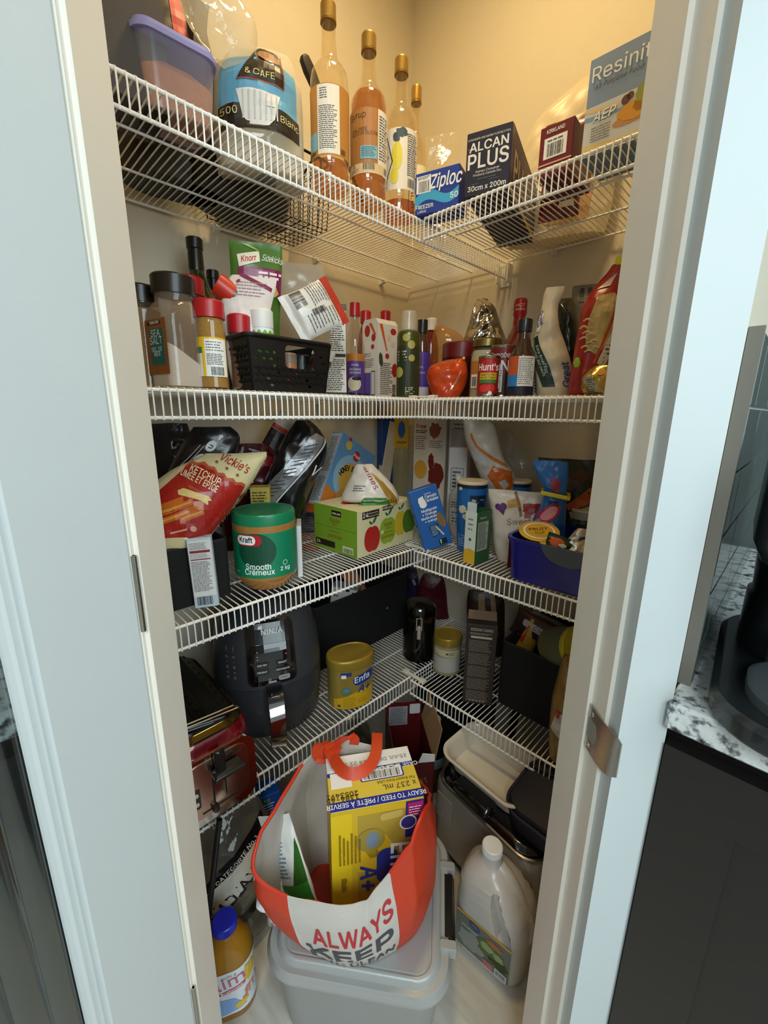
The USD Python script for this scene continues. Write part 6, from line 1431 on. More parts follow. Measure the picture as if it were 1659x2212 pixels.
deco(t, S, [('yellow_foot', poly((-.055, .003), (.055, .003), (.055, H_ * .36), (.03, H_ * .40), (0, H_ * .34), (-.03, H_ * .28), (-.055, H_ * .22)), m('#d6ab22', .35)), ('blue_tag', [rect(-.040, H_ * .70, -.012, H_ * .775)], m('#2a3f8a', .4)), ('white_tag', [rect(-.038, H_ * .66, -.026, H_ * .73)], WHITE), ('blue_logo', SA.rotate(rect(-.008, H_ * .50, .056, H_ * .70, .014), 10), m('#1f3a96', .35)), ('lettering', [T('Enfa', .0165, .018, H_ * .555, bold=True, sk=.15, rot=8)], WHITE), ('badge', disc(-.026, H_ * .38, .013), m('#6a7a4a', .4)), ('badge', disc(-.026, H_ * .41, .009, .006), m('#5a8ab0', .4)), ('lettering', [T('A+', .020, .022, H_ * .33, bold=True, sk=.25)], m('#1f3a96', .4)), ('small_print', [print_lines(-.035, H_ * .05, .0, H_ * .26, 5, 3, .3), print_lines(.005, H_ * .1, .035, H_ * .2, 3, 4, .3)], m('#a8801a', .5)), ('dark_square', rect(-.047, H_ * .07, -.041, H_ * .12), m('#4a4a3a', .5))], cut=.006)

# black bin with packets, canister
pa, pc = PX(684, 1400, .20), PX(880, 1400, .20)
fabric_bin('large black fabric bin standing behind the formula tin', (.105, (pa[1] + pc[1]) / 2 - .005, Z), float(pc[1] - pa[1]) - .0, .19, ztop(np.array([.20, pa[1], 0]), 1318) - Z, 90)
bt = ztop(np.array([.20, pa[1], 0]), 1318)
a = At(PX(735, 1300, .125), Z + .01)
t = thing('barcode_box', 'grey box end with a recycling mark and barcode sticking out of the large black bin', 'box', a.b, a.rz - 16, 0, 6); W_, H_ = 56 * a.k, a.z(1262)
card_box(t, W_, .05, H_, m('#8a8a8c', .5)); deco(t, boxS(W_, .05, H_), [('panel', rect(-W_ * .47, H_ * .6, W_ * .47, H_ * .99), m('#d3d1cf', .5)), ('barcode', barcode(W_ * .0, H_ * .66, W_ * .42, H_ * .78, 4), INK), ('notch', [rect(-W_ * .1, H_ * .95, W_ * .2, H_ * .99), rect(W_ * .3, H_ * .88, W_ * .42, H_ * .95)], INK), ('recycle_mark', [poly((-W_ * .4, H_ * .84), (-W_ * .2, H_ * .84), (-W_ * .3, H_ * .92)).difference(poly((-W_ * .34, H_ * .855), (-W_ * .26, H_ * .855), (-W_ * .3, H_ * .89)))], GREYINK)])
a = At(PX(792, 1275, .13), Z + .01)
t = thing('orange_box', 'orange and grey carton tipped over in the large black bin', 'carton', a.b + [0, 0, .1], a.rz, -12, -28); H_ = (a.z(1247) - .1)
card_box(t, .05, .06, .14, m('#a89c92', .5)); deco(t, boxS(.05, .06, .14), [('orange_panel', rect(-.025, .0, .025, .14), m('#b8662a', .45)), ('grey_panel', rect(-.02, .05, .015, .10), m('#a08c7c', .5)), ('small_print', print_lines(-.018, .055, .012, .095, 5, 3), GREYINK)])
a = At(PX(812, 1300, .175), Z + .01)
t = thing('green_packet', 'green and blue packet lying along the rim of the large black bin', 'packet', a.b + [0, 0, a.z(1312)], a.rz + 8, -50, 12)
B, S, _ = pillow(.085, .05, .02, 111, .003); obj('packet', B, m('#7a8a2a', .35), t); deco(t, S, [('blue_patch', rect(-.0, .015, .035, .04), m('#3a7aa0', .4))], cut=.008, off=.001)
b, w, h = LX(905, 1370, .12, 3, 74, 1292)
a = At(P(905, 1424, Z) + [-.02, .02, 0], Z); r = 34 * a.k; H_ = a.z(1300)
t = thing('clamp_canister', 'glossy black canister with a steel clamp closure in the back corner', 'canister', a.b, a.rz)
CB = m('#070708', .1, coat=.6)
obj('body', lathe([(0, 0), (r * .96, 0), (r, .004), (r, H_ * .78), (0, H_ * .78)], 48), CB, t)
obj('lid', lathe([(0, H_ * .78), (r * 1.02, H_ * .78), (r * 1.04, H_ * .80), (r * 1.04, H_ * .84), (r, H_ * .93), (r * .85, H_ * .985), (0, H_)], 48), CB, t)
obj('seal_ring', lathe([(r * .99, H_ * .765), (r * 1.03, H_ * .765), (r * 1.03, H_ * .782), (r * .99, H_ * .782)], 48), m('#5a5a5c', .2, .9), t)
STC = m('#d9cfc8', .3, .5)
obj('clamp', cat(tube([(-.008, -r * 1.05, H_ * .62), (-.008, -r * 1.08, H_ * .84), (.008, -r * 1.08, H_ * .84), (.008, -r * 1.05, H_ * .62)], .0018, 6)), STC, t)
obj('clamp_lever', cbox(.012, .006, H_ * .24, .002, H_ * .46, 0, -r * 1.07), STC, t)
a = At(PX(895, 1250, .07), Z)
t, S = obag('purple_bag', 'deep purple packet at the back, above the black canister', 'packet', a, [(1420, 862, 925, .05), (1300, 860, 928, .05), (1240, 862, 930, .04), (1215, 868, 925, .006)], m('#24133f', .4), 113, .005)
deco(t, S, [('white_mark', a.poly((889, 1250), (893, 1246), (899, 1256), (895, 1260)), m('#9a98a8', .4))], cut=.01, off=.001)
a = At(PY(935, 1265, -.055), Z)
t, S = obag('red_bag', 'dark red packet lying behind the purple one in the corner', 'packet', a, [(1430, 905, 965, .04), (1320, 900, 968, .04), (1262, 905, 962, .03), (1240, 915, 955, .005)], m('#4a0a18', .4), 115, .005)

# right run
a = At(P(966, 1452, Z) + [-.014, .014, 0], Z); r = 29.5 * a.k; H_ = a.z(1368)
t = thing('gold_lid_tin', 'cream tin with a gold lid left of the dark pancake mix box', 'tin', a.b, a.rz)
obj('body', lathe([(0, 0), (r * .97, 0), (r, .003), (r, H_ * .8), (0, H_ * .8)], 44), m('#a8a294', .35, .2), t)
obj('lid', lathe([(0, H_ * .79), (r * 1.03, H_ * .79), (r * 1.04, H_ * .97), (r * .98, H_), (r * .93, H_ * .985), (0, H_ * .985)], 48), LIDG, t)
deco(t, cylS(r), [('pale_label', rect(-r * 1.2, H_ * .1, r * 1.2, H_ * .5), m('#b9b5ae', .45)), ('cream_band', poly((-r * 1.1, H_ * .56), (r * 1.1, H_ * .50), (r * 1.1, H_ * .7), (-r * 1.1, H_ * .72)), m('#c9bd92', .45)), ('dark_mark', [disc(.0, H_ * .62, .003)], INK), ('gold_foot', rect(-r * 1.2, .003, r * 1.2, H_ * .05), m('#a58a34', .4)), ('small_print', [print_lines(r * .1, H_ * .57, r * .6, H_ * .66, 3, 3)], GREYINK)], cut=.006)
c = P(1000, 1516, Z); W_, D_ = .079, .05; H_ = .238
t = thing('pancake_mix_box', 'tall dark brown pancake mix box covered in small white print', 'box', c + euler(33) @ np.array([W_ / 2 - .002, D_ / 2, 0]), 33)
card_box(t, W_, D_, H_, m('#2a2320', .5))
TAN = m('#b8ac98', .5)
deco(t, boxS(W_, D_, H_), [('lettering', [T('KODIAK CAKES', .0072, 0, H_ * .925, bold=True, sx=.78)], TAN), ('small_print', [print_lines(-.03, H_ * .875, .03, H_ * .905, 2, 3, .35)], TAN), ('pale_bar', rect(-.028, H_ * .835, .027, H_ * .862, .002), TAN)] + [('small_print', print_lines(-.031, H_ * (.03 + i * .16), .030, H_ * (.175 + i * .16), 10, 20 + i, .36, .2), m('#9a8f80', .5)) for i in range(5)] + [('icon', [disc(-.02 + i * .009, H_ * .045, .0022) for i in range(5)], TAN)])
obj('top_flap', m3.Manifold.hull_points(np.array([(-W_ * .48, D_ * .1, H_), (W_ * .48, D_ * .1, H_), (-W_ * .48, D_ * .14, H_), (W_ * .48, D_ * .14, H_), (-W_ * .47, D_ * .46, H_ + .018), (W_ * .47, D_ * .46, H_ + .018), (-W_ * .47, D_ * .48, H_ + .017), (W_ * .47, D_ * .48, H_ + .017)])), m('#6a5238', .5), t, False)
a = At(PY(1050, 1320, -.12), Z)
t, S = obag('striped_bag', 'brown and black striped bag standing behind the pancake mix box', 'bag', a, [(1450, 1010, 1085, .06), (1350, 1008, 1090, .06), (1300, 1008, 1090, .04), (1278, 1012, 1086, .006)], m('#2a1d14', .4), 117, .005)
deco(t, S, [('tan_stripe', [a.poly((1035, 1360), (1052, 1360), (1050, 1282), (1036, 1282)), a.poly((1062, 1360), (1074, 1360), (1074, 1282), (1064, 1282))], m('#8a6a48', .45))], cut=.012, off=.001)
pa = P(1096, 1500, Z); HB = ztop(np.array([pa[0], -.30, 0]), 1365) - Z
fabric_bin('black fabric bin at the right end of the lowest shelf', (.80, -.185, Z), .30, .25, .185, 0)
a = At(PY(1165, 1350, -.24), Z + .01)
t = thing('chocolate_chip_bag', 'brown bag of chocolate chips lying across the top of the right black bin', 'bag', a.b + [0, 0, a.z(1395)], a.rz - 22, -18, 8)
B, S, _ = pillow(.17, .085, .04, 119, .004); obj('bag', B, m('#3a221a', .3), t)
deco(t, S, [('white_logo', SA.rotate(rect(-.055, .034, .035, .052, .006), -4), m('#b9aeb4', .4)), ('lettering', [T('Chipits', .012, .005, .037, sk=.3, rot=-4)], m('#3a1a1a', .4)), ('red_line', rect(-.06, .066, .06, .068), m('#8a2a2a', .4))], cut=.008, off=.001)
a = At(PY(1125, 1365, -.255), Z + .01)
t = thing('pasta_pouch', 'yellow and red pouch bending over the left rim of the right black bin', 'pouch', a.b + [0, 0, a.z(1408)], a.rz, -6, 30)
B, S, _ = bag([(0, -.016, .03, .02), (.03, -.02, .026, .03), (.07, -.026, .016, .025), (.10, -.03, .0, .006)], 121, .004); obj('pouch', B, m('#b58a2a', .35), t)
deco(t, S, [('red_edge', poly((-.022, .03), (-.012, .03), (-.018, .08), (-.026, .08)), m('#b5321e', .35))], cut=.008, off=.001)
a = At(PY(1228, 1385, -.315), Z + .01)
t = thing('yellow_lid_tin', 'tin with a bright yellow lid tipped towards the door, cut off by the right jamb', 'tin', a.b + [.018, .018, a.z(1400)], 52, 62, 8)
r = .050
obj('body', lathe([(0, -.09), (r * .97, -.09), (r * .97, .0), (0, 0)], 40), m('#6a6a4a', .35), t)
obj('lid', lathe([(0, -.002), (r * 1.02, -.002), (r * 1.03, .010), (r * .98, .012), (r * .95, .010), (0, .010)], 48), m('#cdbb26', .4), t)
a = At(PY(1222, 1530, -.375), Z)
t, S = obag('nut_bag', 'bag of nuts with a pale label at the right front of the lowest shelf', 'bag', a, [(1612, 1188, 1245, .05), (1590, 1184, 1250, .06), (1520, 1190, 1256, .06), (1470, 1202, 1258, .05), (1430, 1212, 1256, .02), (1415, 1218, 1252, .006)], m('#8a6a2e', .35, var=.4, vs=60), 123, .008, 34, .005)
deco(t, S, [('white_panel', a.poly((1188, 1570), (1206, 1525), (1235, 1530), (1225, 1585)), m('#c9c0b8', .4)), ('red_mark', a.poly((1196, 1538), (1204, 1522), (1214, 1526), (1208, 1540)), m('#b5402a', .4))], cut=.008, off=.001)

# ================================================================ floor
# storage bin: its right side runs towards the corner
c = P(962, 2158, .0); BL, BWd = .40, .285
fr, fl = P(974, 2196, .165), P(556, 2114, .165)
ang = math.degrees(math.atan2((fr - fl)[1], (fr - fl)[0])); BWd = float(np.linalg.norm((fr - fl)[:2])) * 1.0
R = euler(ang)
BH_ = .175; BL = .30
fc = (fr + fl) / 2; bin0 = np.array([fc[0], fc[1], 0]) + R @ np.array([0, BL / 2, 0])
KB_ = .2015 / .171
t = thing('storage_bin', 'grey lidded plastic storage bin on the floor under the orange shopping bag', 'bin', bin0, ang)
GB = m('#979896', .42, var=.03, bump=.1, bs=500, metal=.1)
W_ = BWd
sz_ = lambda R_: [(a_, b_, c_, z_ * KB_) for a_, b_, c_, z_ in R_]
obj('body', rloft(sz_([(W_ * .82, BL * .86, .05, 0), (W_ * .84, BL * .88, .05, .006), (W_ * .93, BL * .945, .055, .135), (W_ * .95, BL * .96, .055, .14), (W_ * .95, BL * .96, .055, .15)]), n=8), GB, t)
LG = m('#a6a7a5', .36, var=.03, bump=.08, bs=500, metal=.15)
obj('lid', rloft(sz_([(W_ * .96, BL * .97, .06, .138), (W_ * 1.0, BL * 1.0, .062, .138), (W_ * 1.015, BL * 1.01, .064, .142), (W_ * 1.015, BL * 1.01, .064, .148), (W_ * .985, BL * .99, .06, .152), (W_ * .985, BL * .99, .06, .157), (W_ * .975, BL * .98, .06, .160), (W_ * .90, BL * .925, .05, .1605), (W_ * .875, BL * .905, .045, .168), (W_ * .84, BL * .88, .04, .171), (W_ * .80, BL * .85, .03, .171), (W_ * .79, BL * .845, .028, .1695), (W_ * .765, BL * .825, .02, .1695), (W_ * .76, BL * .82, .02, .171)]), n=10), LG, t)
for sx in (-1, 1):
    obj('latch', cat(cbox(.014, .115, .05, .003, .112 * KB_, sx * W_ * .508, .0), cbox(.020, .115, .012, .003, .151 * KB_, sx * W_ * .492, .0)), m('#101112', .28, coat=.3), t)
    for sy in (-1, 1): obj('latch_post', rloft([(.03, .018, .006, 0), (.03, .018, .006, .02)]) and move(rloft([(.034, .018, .006, 0), (.034, .018, .006, .018), (.03, .014, .005, .021)]), sx * W_ * .486, sy * .070, .148 * KB_), LG, t)
BTOP = .2021

# shopping bag
ORG = m('#cc3d1e', .42, bump=.25, bs=300, var=.05, trans=.12)
WOV = m('#d9d2ca', .5, bump=.35, bs=500, var=.05, trans=.25)
# outline of the foot and of the mouth, walked once round: front-left edge, front middle, front-right edge, back-right, back-left
foot_px = [(640, 2030), (690, 2066), (765, 2088), (845, 2058), (914, 1985)]


def at_h(u, v, xy_d):  # a point at pixel (u, v) whose plan distance from the eye is xy_d
    r = ray(u, v); return EYE + r * xy_d / math.hypot(r[0], r[1])


foot = [P(u, v, BTOP + .003) for u, v in foot_px]
ctr = foot[2] + np.r_[FW, 0] * .13
foot += [foot[4] + np.r_[FW, 0] * .10 + np.r_[RT, 0] * .0, ctr + np.r_[FW, 0] * .02 + np.r_[RT, 0] * .05, foot[0] + np.r_[FW, 0] * .13 + np.r_[RT, 0] * .02, foot[0] + np.r_[FW, 0] * .05 - np.r_[RT, 0] * .005]
dist = [math.hypot(*(p - EYE)[:2]) for p in foot]
mouth_px = [(552, 1868, dist[0] - .012), (620, 1925, dist[1] - .016), (745, 1958, dist[2] - .012), (830, 1900, dist[3] - .012), (914, 1752, dist[4] + .0), (905, 1690, dist[4] + .16), (800, 1612, dist[6] + .04), (697, 1612, dist[7] + .02), (598, 1745, dist[8] - .0)]
mouth = [at_h(*q) for q in mouth_px]


def closed(pts, n):
    from scipy.interpolate import CubicSpline
    p = np.array(pts + [pts[0]]); s = np.r_[0, np.cumsum(np.linalg.norm(np.diff(p, axis=0), axis=1) ** .5)]
    k = CubicSpline(s, p, bc_type='periodic'); u = np.concatenate([np.linspace(a, b, n, endpoint=False) for a, b in zip(s[:-1], s[1:])]); return k(u)


NS = 12
F0, M0 = closed(foot, NS), closed(mouth, NS); NB = len(F0); F0[:, 2] = BTOP + .0025
org = np.array([ctr[0], ctr[1], BTOP + .0025])


def bagpt(s, q):   # s: place round the bag in stations, q: 0 foot .. 1 mouth
    i = np.floor(s).astype(int); f = (s - i)[:, None]; A = F0[i % NB] * (1 - f) + F0[(i + 1) % NB] * f; B = M0[i % NB] * (1 - f) + M0[(i + 1) % NB] * f
    q_ = q[:, None]; p = A * (1 - q_) + B * q_; c = org * [1, 1, 0]; rad = p * [1, 1, 0] - c; rad /= np.linalg.norm(rad, axis=1, keepdims=True)
    bulge = .016 * np.sin(q * math.pi) + .010 * (meshkit.fbm(np.c_[p * 16], 3, 7) - .5) * np.minimum(1, 6 * q * (1.15 - q) + .1) + .006 * ((1 - abs(2 * meshkit.noise(p * [14, 14, 5] + 9, 4) - 1)) ** 4) * np.minimum(1, 4 * q)
    return p + rad * bulge[:, None] - org


t = thing('shopping_bag', 'orange and white woven shopping bag standing open on the grey bin', 'bag', org, 0)
BAGQ = np.linspace(0, 1, 30)


def bag_wall(s0, s1, mat, name, th=.0016, q=BAGQ):
    s = np.linspace(s0, s1, int((s1 - s0) * 1.5) + 1); SS, QQ = np.meshgrid(s, q); p = bagpt(SS.ravel(), QQ.ravel()); c = np.array([0, 0, 0.]); rad = p * [1, 1, 0]; rad = -rad / np.linalg.norm(rad, axis=1, keepdims=True) * th
    n, k = len(s), len(q); i = (np.arange(k - 1)[:, None] * n + np.arange(n - 1)).ravel(); F = np.vstack([np.c_[i, i + 1, i + n + 1], np.c_[i, i + n + 1, i + n]]); o = len(p); tp = np.arange((k - 1) * n, k * n - 1); e0 = np.arange(k - 1) * n; e1 = e0 + n - 1; bt = np.arange(n - 1)
    W = np.vstack([F, F[:, ::-1] + o, np.c_[tp, tp + 1, tp + 1 + o], np.c_[tp, tp + 1 + o, tp + o], np.c_[bt + 1, bt, bt + o], np.c_[bt + 1, bt + o, bt + 1 + o], np.c_[e0 + n, e0, e0 + o], np.c_[e0 + n, e0 + o, e0 + n + o], np.c_[e1, e1 + n, e1 + n + o], np.c_[e1, e1 + n + o, e1 + o]])
    return obj(name, (np.vstack([p, p + rad]), W), mat, t, 60)


bag_wall(NS * 1.05, NS * 3.12, WOV, 'front_panel')
bag_wall(NS * 3.12, NS * 5.0, ORG, 'side_gusset')
bag_wall(NS * 5.0, NS * 7.4, WOV, 'back_panel')
bag_wall(NS * 7.4, NS * 10.05, ORG, 'side_gusset')
lin_ = [bagpt(np.array([s]), np.array([q]))[0] for s, q in zip(np.linspace(0, NB - 1, 60), np.ones(60))]
inner = m('#cfc6bd', .55, bump=.3, bs=400, trans=.3)
# pale lining just inside the left gusset
s = np.linspace(NS * 7.2, NS * 10.6, 44); SS, QQ = np.meshgrid(s, np.linspace(.0, .985, 26)); p = bagpt(SS.ravel() % NB, QQ.ravel()); rad = p * [1, 1, 0]; rad = rad / np.linalg.norm(rad, axis=1, keepdims=True)
p1, p2 = p - rad * .0022, p - rad * .003; n = 44; i = (np.arange(25)[:, None] * n + np.arange(n - 1)).ravel(); F = np.vstack([np.c_[i, i + 1, i + n + 1], np.c_[i, i + n + 1, i + n]])
obj('lining', (np.vstack([p1, p2]), np.vstack([F, F[:, ::-1] + len(p1)])), inner, t, 60)
obj('floor_panel', (np.vstack([F0 - org + [0, 0, .001], [[0, 0, .001]]]), np.array([(i, (i + 1) % NB, NB) for i in range(NB)])), ORG, t, False)
for a0, a1 in ((3.12, 5.02), (7.4, 10.05)):
    obj('hem', tube([bagpt(np.array([s % NB]), np.array([.995]))[0] for s in np.linspace(NS * a0, NS * a1, 40)], .0032, 6), m('#c8321a', .4), t)
# print on the front panel: u = metres along, v = metres up
sF0, sF1 = NS * 1.05, NS * 3.12; LEN = float(np.linalg.norm(np.diff(bagpt(np.linspace(sF0, sF1, 60), np.full(60, .5)), axis=0), axis=1).sum()); HTT = float(np.linalg.norm(mouth[2] - foot[2]))


def bfn(u, v): return bagpt(np.clip(sF0 + (u / LEN) * (sF1 - sF0), 0, NB - 1.001), np.clip(v / HTT, 0, 1))


SB = fdS(bfn)
def fit_text(txt, x0, x1, y, h, rot=0.):
    v, f = T(txt, h, 0, 0, 'l', bold=True); v = (v - [v[:, 0].min(), 0]) * [(x1 - x0) / np.ptp(v[:, 0]), 1]; return v + np.c_[np.full(len(v), x0), y + v[:, 0] * math.tan(math.radians(rot))], f


deco(t, SB, [('lettering', [fit_text('ALWAYS', LEN * .14, LEN * .97, HTT * .52, HTT * .19, 7)], m('#b5262c', .5)), ('lettering', [fit_text('KEEP', LEN * .06, LEN * .95, HTT * .27, HTT * .20, 4), fit_text('YYC CLEAN', LEN * .04, LEN * .96, HTT * .07, HTT * .14, 2)], m('#3b3f46', .5))], cut=.007, off=.0012)
bag_thing = t
# formula carton inside the bag: a tall yellow case tilted in the bag
zt = .475
A_, B_, C_ = P(714, 1757, zt), P(916, 1720, zt), P(698, 1640, zt)
vx = B_ - A_; EW = float(np.linalg.norm(vx)); vx /= EW; vy = np.cross([0, 0, 1.], vx); ED = float((C_ - A_) @ vy); EH = min(.25, zt - BTOP - .012)
FRZ = math.degrees(math.atan2(vx[1], vx[0])); fb = A_ + vx * EW / 2 + vy * ED / 2 - [0, 0, EH]
t = thing('formula_carton', 'large yellow and white formula case standing in the orange shopping bag', 'carton', fb, FRZ)
YEL = m('#d6b022', .4)
card_box(t, EW, ED, EH, YEL)
BLU2 = m('#20309a', .4)
S = boxS(EW, ED, EH)
xl = -EW / 2
hexs = lambda x, y, r: SG.Polygon([(x + r * math.cos(a), y + r * math.sin(a)) for a in np.arange(6) * math.pi / 3])
deco(t, S, [('gold_side', rect(xl, 0, EW / 2, EH * .99), m('#d3ac25', .4)), ('gold_fade', rect(xl + EW * .28, 0, EW / 2, EH * .93), m('#bb9c3c', .4, .15)), ('bright_band', rect(xl, 0, xl + EW * .22, EH * .97), m('#e2bd1c', .4)), ('hexagon', [hexs(xl + EW * .50, EH * .63, .028), hexs(xl + EW * .38, EH * .52, .03)], m('#d9ae24', .4)),
            ('blue_corner', rect(EW * .30, EH * .66, EW / 2, EH * .985), m('#27257a', .4)), ('magenta_panel', rect(EW * .32, EH * .84, EW * .49, EH * .97), m('#b3266c', .4)), ('white_ring', disc(EW * .33, EH * .80, .016), WHITE), ('ring_fill', disc(EW * .33, EH * .80, .0135), m('#3a357f', .4)), ('bottle_print', SA.rotate(rect(xl + EW * .52, EH * .86, xl + EW * .77, EH * .925, .006), 4), m('#c9a95a', .4)),
            ('badge', disc(xl + EW * .42, EH * .70, .026), m('#a08a3c', .45)), ('badge', disc(xl + EW * .44, EH * .70, .012, .018), m('#7a8a9a', .45)), ('blue_logo', rect(xl + EW * .50, EH * .28, xl + EW * .70, EH * .60, .018), m('#22328e', .35)), ('lettering', [T('Enfa', .036, xl + EW * .645, EH * .44, rot=-90, bold=True, sk=.1)], WHITE), ('lettering', [T('A+', .034, xl + EW * .31, EH * .36, rot=-90, bold=True, sk=.2)], m('#22328e', .4)),
            ('small_print', [print_lines(xl + EW * .08 + i * .007, EH * .52, xl + EW * .08 + i * .007 + .0035, EH * (.80 - .03 * (i % 3)), 36, 5 + i, .7, 0) for i in range(6)], m('#8a6c14', .5)), ('small_print', [print_lines(xl + EW * .1, EH * .27, xl + EW * .16, EH * .40, 14, 9, .5)], m('#7a5f14', .5)), ('cut_out', rect(xl + EW * .42, EH * .04, xl + EW * .95, EH * .15), m('#b58f1e', .5)), ('pale_strip', rect(xl + EW * .43, EH * .05, xl + EW * .94, EH * .09), m('#e0d28a', .5)),
            ('magenta_text', print_lines(EW * .335, EH * .86, EW * .47, EH * .95, 4, 3, .35), WHITE)])
S = boxS(EW, ED, EH, 'top'); yb = ED / 2
deco(t, S, [('white_end', rect(xl, yb - ED * .34, EW / 2, yb), WHITE), ('blue_band', [rect(xl, -yb, EW / 2, -yb + ED * .15), rect(xl, yb - ED * .40, EW / 2, yb - ED * .32)], BLU2), ('yellow_fade', rect(xl, -yb + ED * .15, EW / 2, yb - ED * .40), m('#e0c445', .4)), 
            ('barcode_panel', rect(xl + EW * .36, -yb + ED * .42, xl + EW * .86, -yb + ED * .66, .004), BLU2), ('barcode_panel', rect(xl + EW * .375, -yb + ED * .435, xl + EW * .845, -yb + ED * .645, .003), WHITE), ('barcode', barcode(xl + EW * .40, -yb + ED * .45, xl + EW * .82, -yb + ED * .60, 8, 34), INK), ('small_print', print_lines(xl + EW * .42, -yb + ED * .61, xl + EW * .8, -yb + ED * .635, 1, 3, .7), INK),
            ('white_patch', rect(xl + EW * .03, -yb + ED * .37, xl + EW * .26, -yb + ED * .66), WHITE),
            ('lettering', [T('CASE SALE ONLY', .0085, xl + EW * .76, yb - ED * .345, rot=180, bold=True), T('LA CAISSE', .0085, xl + EW * .40, yb - ED * .345, rot=180, bold=True), T('READY TO FEED / PRÊTE À SERVIR', .0088, .0, -yb + ED * .11, rot=180, bold=True, sx=.9)], WHITE), ('lettering', [T('18 x 237 mL', .0105, xl + EW * .84, -yb + ED * .30, rot=180), T('1384-45', .0095, xl + EW * .14, -yb + ED * .215, rot=180, bold=True), T('2053491', .0095, xl + EW * .14, -yb + ED * .285, rot=180, bold=True), T('For Export from USA', .0055, xl + EW * .75, -yb + ED * .385, rot=180)], m('#4a4224', .5)), ('date_code', [T('25JUL DEC2024 22 39 43', .008, .0, yb - ED * .17, rot=180, sx=1.1)], m('#8a8a8a', .5))])
t = bag_thing
# handles
hs = curve([P(u, v, z) - org for u, v, z in ((694, 1650, zt - .01), (704, 1612, zt + .012), (722, 1640, zt + .012), (756, 1672, zt + .008), (795, 1658, zt + .010), (812, 1625, zt + .016), (815, 1584, zt + .02))], 30)
vd = hs + org - EYE; sd = np.cross(np.gradient(hs, axis=0), vd)
obj('handle', strap(hs, .022, .0018, sd), m('#d9481f', .42, trans=.15), t)
hs = [at_h(u, v, d) - org for u, v, d in ((735, 1622, dist[6] + .02), (742, 1596, dist[6] + .0), (760, 1592, dist[6] - .01), (764, 1608, dist[6] + .0))]
obj('handle', strap(curve(hs, 16), .018, .0018, np.r_[RT, 0]), m('#c93c1a', .42), t)
hs = [at_h(u, v, d) - org for u, v, d in ((700, 1645, dist[7] + .01), (685, 1625, dist[7]), (693, 1608, dist[7] - .01), (715, 1612, dist[7] - .03))]
obj('handle_end', strap(curve(hs, 12), .022, .0018, np.r_[RT, 0]), m('#d9481f', .42), t)
hs = [at_h(u, v, d) - org for u, v, d in ((655, 1953, dist[1] + .012), (672, 1950, dist[1] + .02), (692, 1953, dist[1] + .012))]
obj('handle_end', strap(curve(hs, 10), .012, .0018, (0, 0, 1)), m('#e05a30', .42), t)

t = thing('snack_packet', 'green and white snack packet inside the shopping bag, left of the yellow case', 'packet', at_h(672, 2010, dist[2] + .06), 25, -8, -24)
t.GetAttribute('xformOp:transform')
B, S, _ = pillow(.075, .22, .03, 131, .005); obj('packet', B, m('#d9dad6', .3), t); deco(t, S, [('green_band', rect(-.036, .03, .036, .10), m('#2f8a2f', .35)), ('green_side', poly((.012, .1), (.036, .1), (.036, .18)), m('#2a5a1e', .35)), ('small_print', print_lines(-.03, .11, .01, .19, 12, 4), m('#6a8a9a', .5))], cut=.01, off=.001)
t = thing('tissue_bundle', 'crumpled white paper inside the shopping bag at the left', 'paper', at_h(618, 1985, dist[1] + .07), 20, 0, -22)
B, S, _ = bag([(0, -.03, .035, .03), (.05, -.04, .04, .05), (.1, -.028, .03, .03), (.13, -.01, .02, .01)], 133, .014, 40, ridge=.006); obj('paper', B, m('#e6e4e6', .6), t)
# iced tea bottle
b = P(506, 2180, 0); d = b - EYE; d[2] = 0; d /= np.linalg.norm(d); b = P(508, 2212, 0) + d * .042; b[2] = 0
t = thing('juice_bottle', 'bottle of amber drink with a blue cap and pink-lettered label at the left door jamb', 'bottle', b, 64)
HT = ztop(b, 1985); jw = .096; jd = .076
sec = [(jw * .86, jd * .86, .03, 0), (jw * .97, jd * .97, .034, .008), (jw, jd, .036, .03), (jw * .96, jd * .96, .034, .05), (jw * .98, jd * .98, .036, .14), (jw, jd, .038, .165), (jw * .98, jd * .98, .040, .175), (jw * .86, jd * .90, .036, .195), (jw * .60, jd * .68, .028, .215), (.042, .042, .0205, .228), (.038, .038, .0185, .232), (.036, .036, .0175, .246)]
kz = HT / .262; sec = [(a, b_, c_, z * kz) for a, b_, c_, z in sec]
obj('bottle', rloft(sec, n=9), m('#b07d22', .12, var=.05, coat=.5, trans=.35), t)
screw_cap(t, .0225, .024 * kz, .238 * kz, m('#1420a8', .35, coat=.1), ribs=48)
lb = rloft([(a * 1.012, b_ * 1.012, c_ + .0005, z) for a, b_, c_, z in sec[2:6]], cap=False, n=9)
obj('label', lb, m('#d4d8de', .4), t)


def jfn(u, v):
    w_ = np.interp(v, [s_[3] for s_ in sec], [s_[0] for s_ in sec]) * 1.012 / 2; d_ = np.interp(v, [s_[3] for s_ in sec], [s_[1] for s_ in sec]) * 1.012 / 2; r_ = .0365; e = np.maximum(np.abs(u) - (w_ - r_), 0); return np.c_[u, -d_ + r_ - np.sqrt(np.maximum(r_ * r_ - e * e, 1e-9)), v]


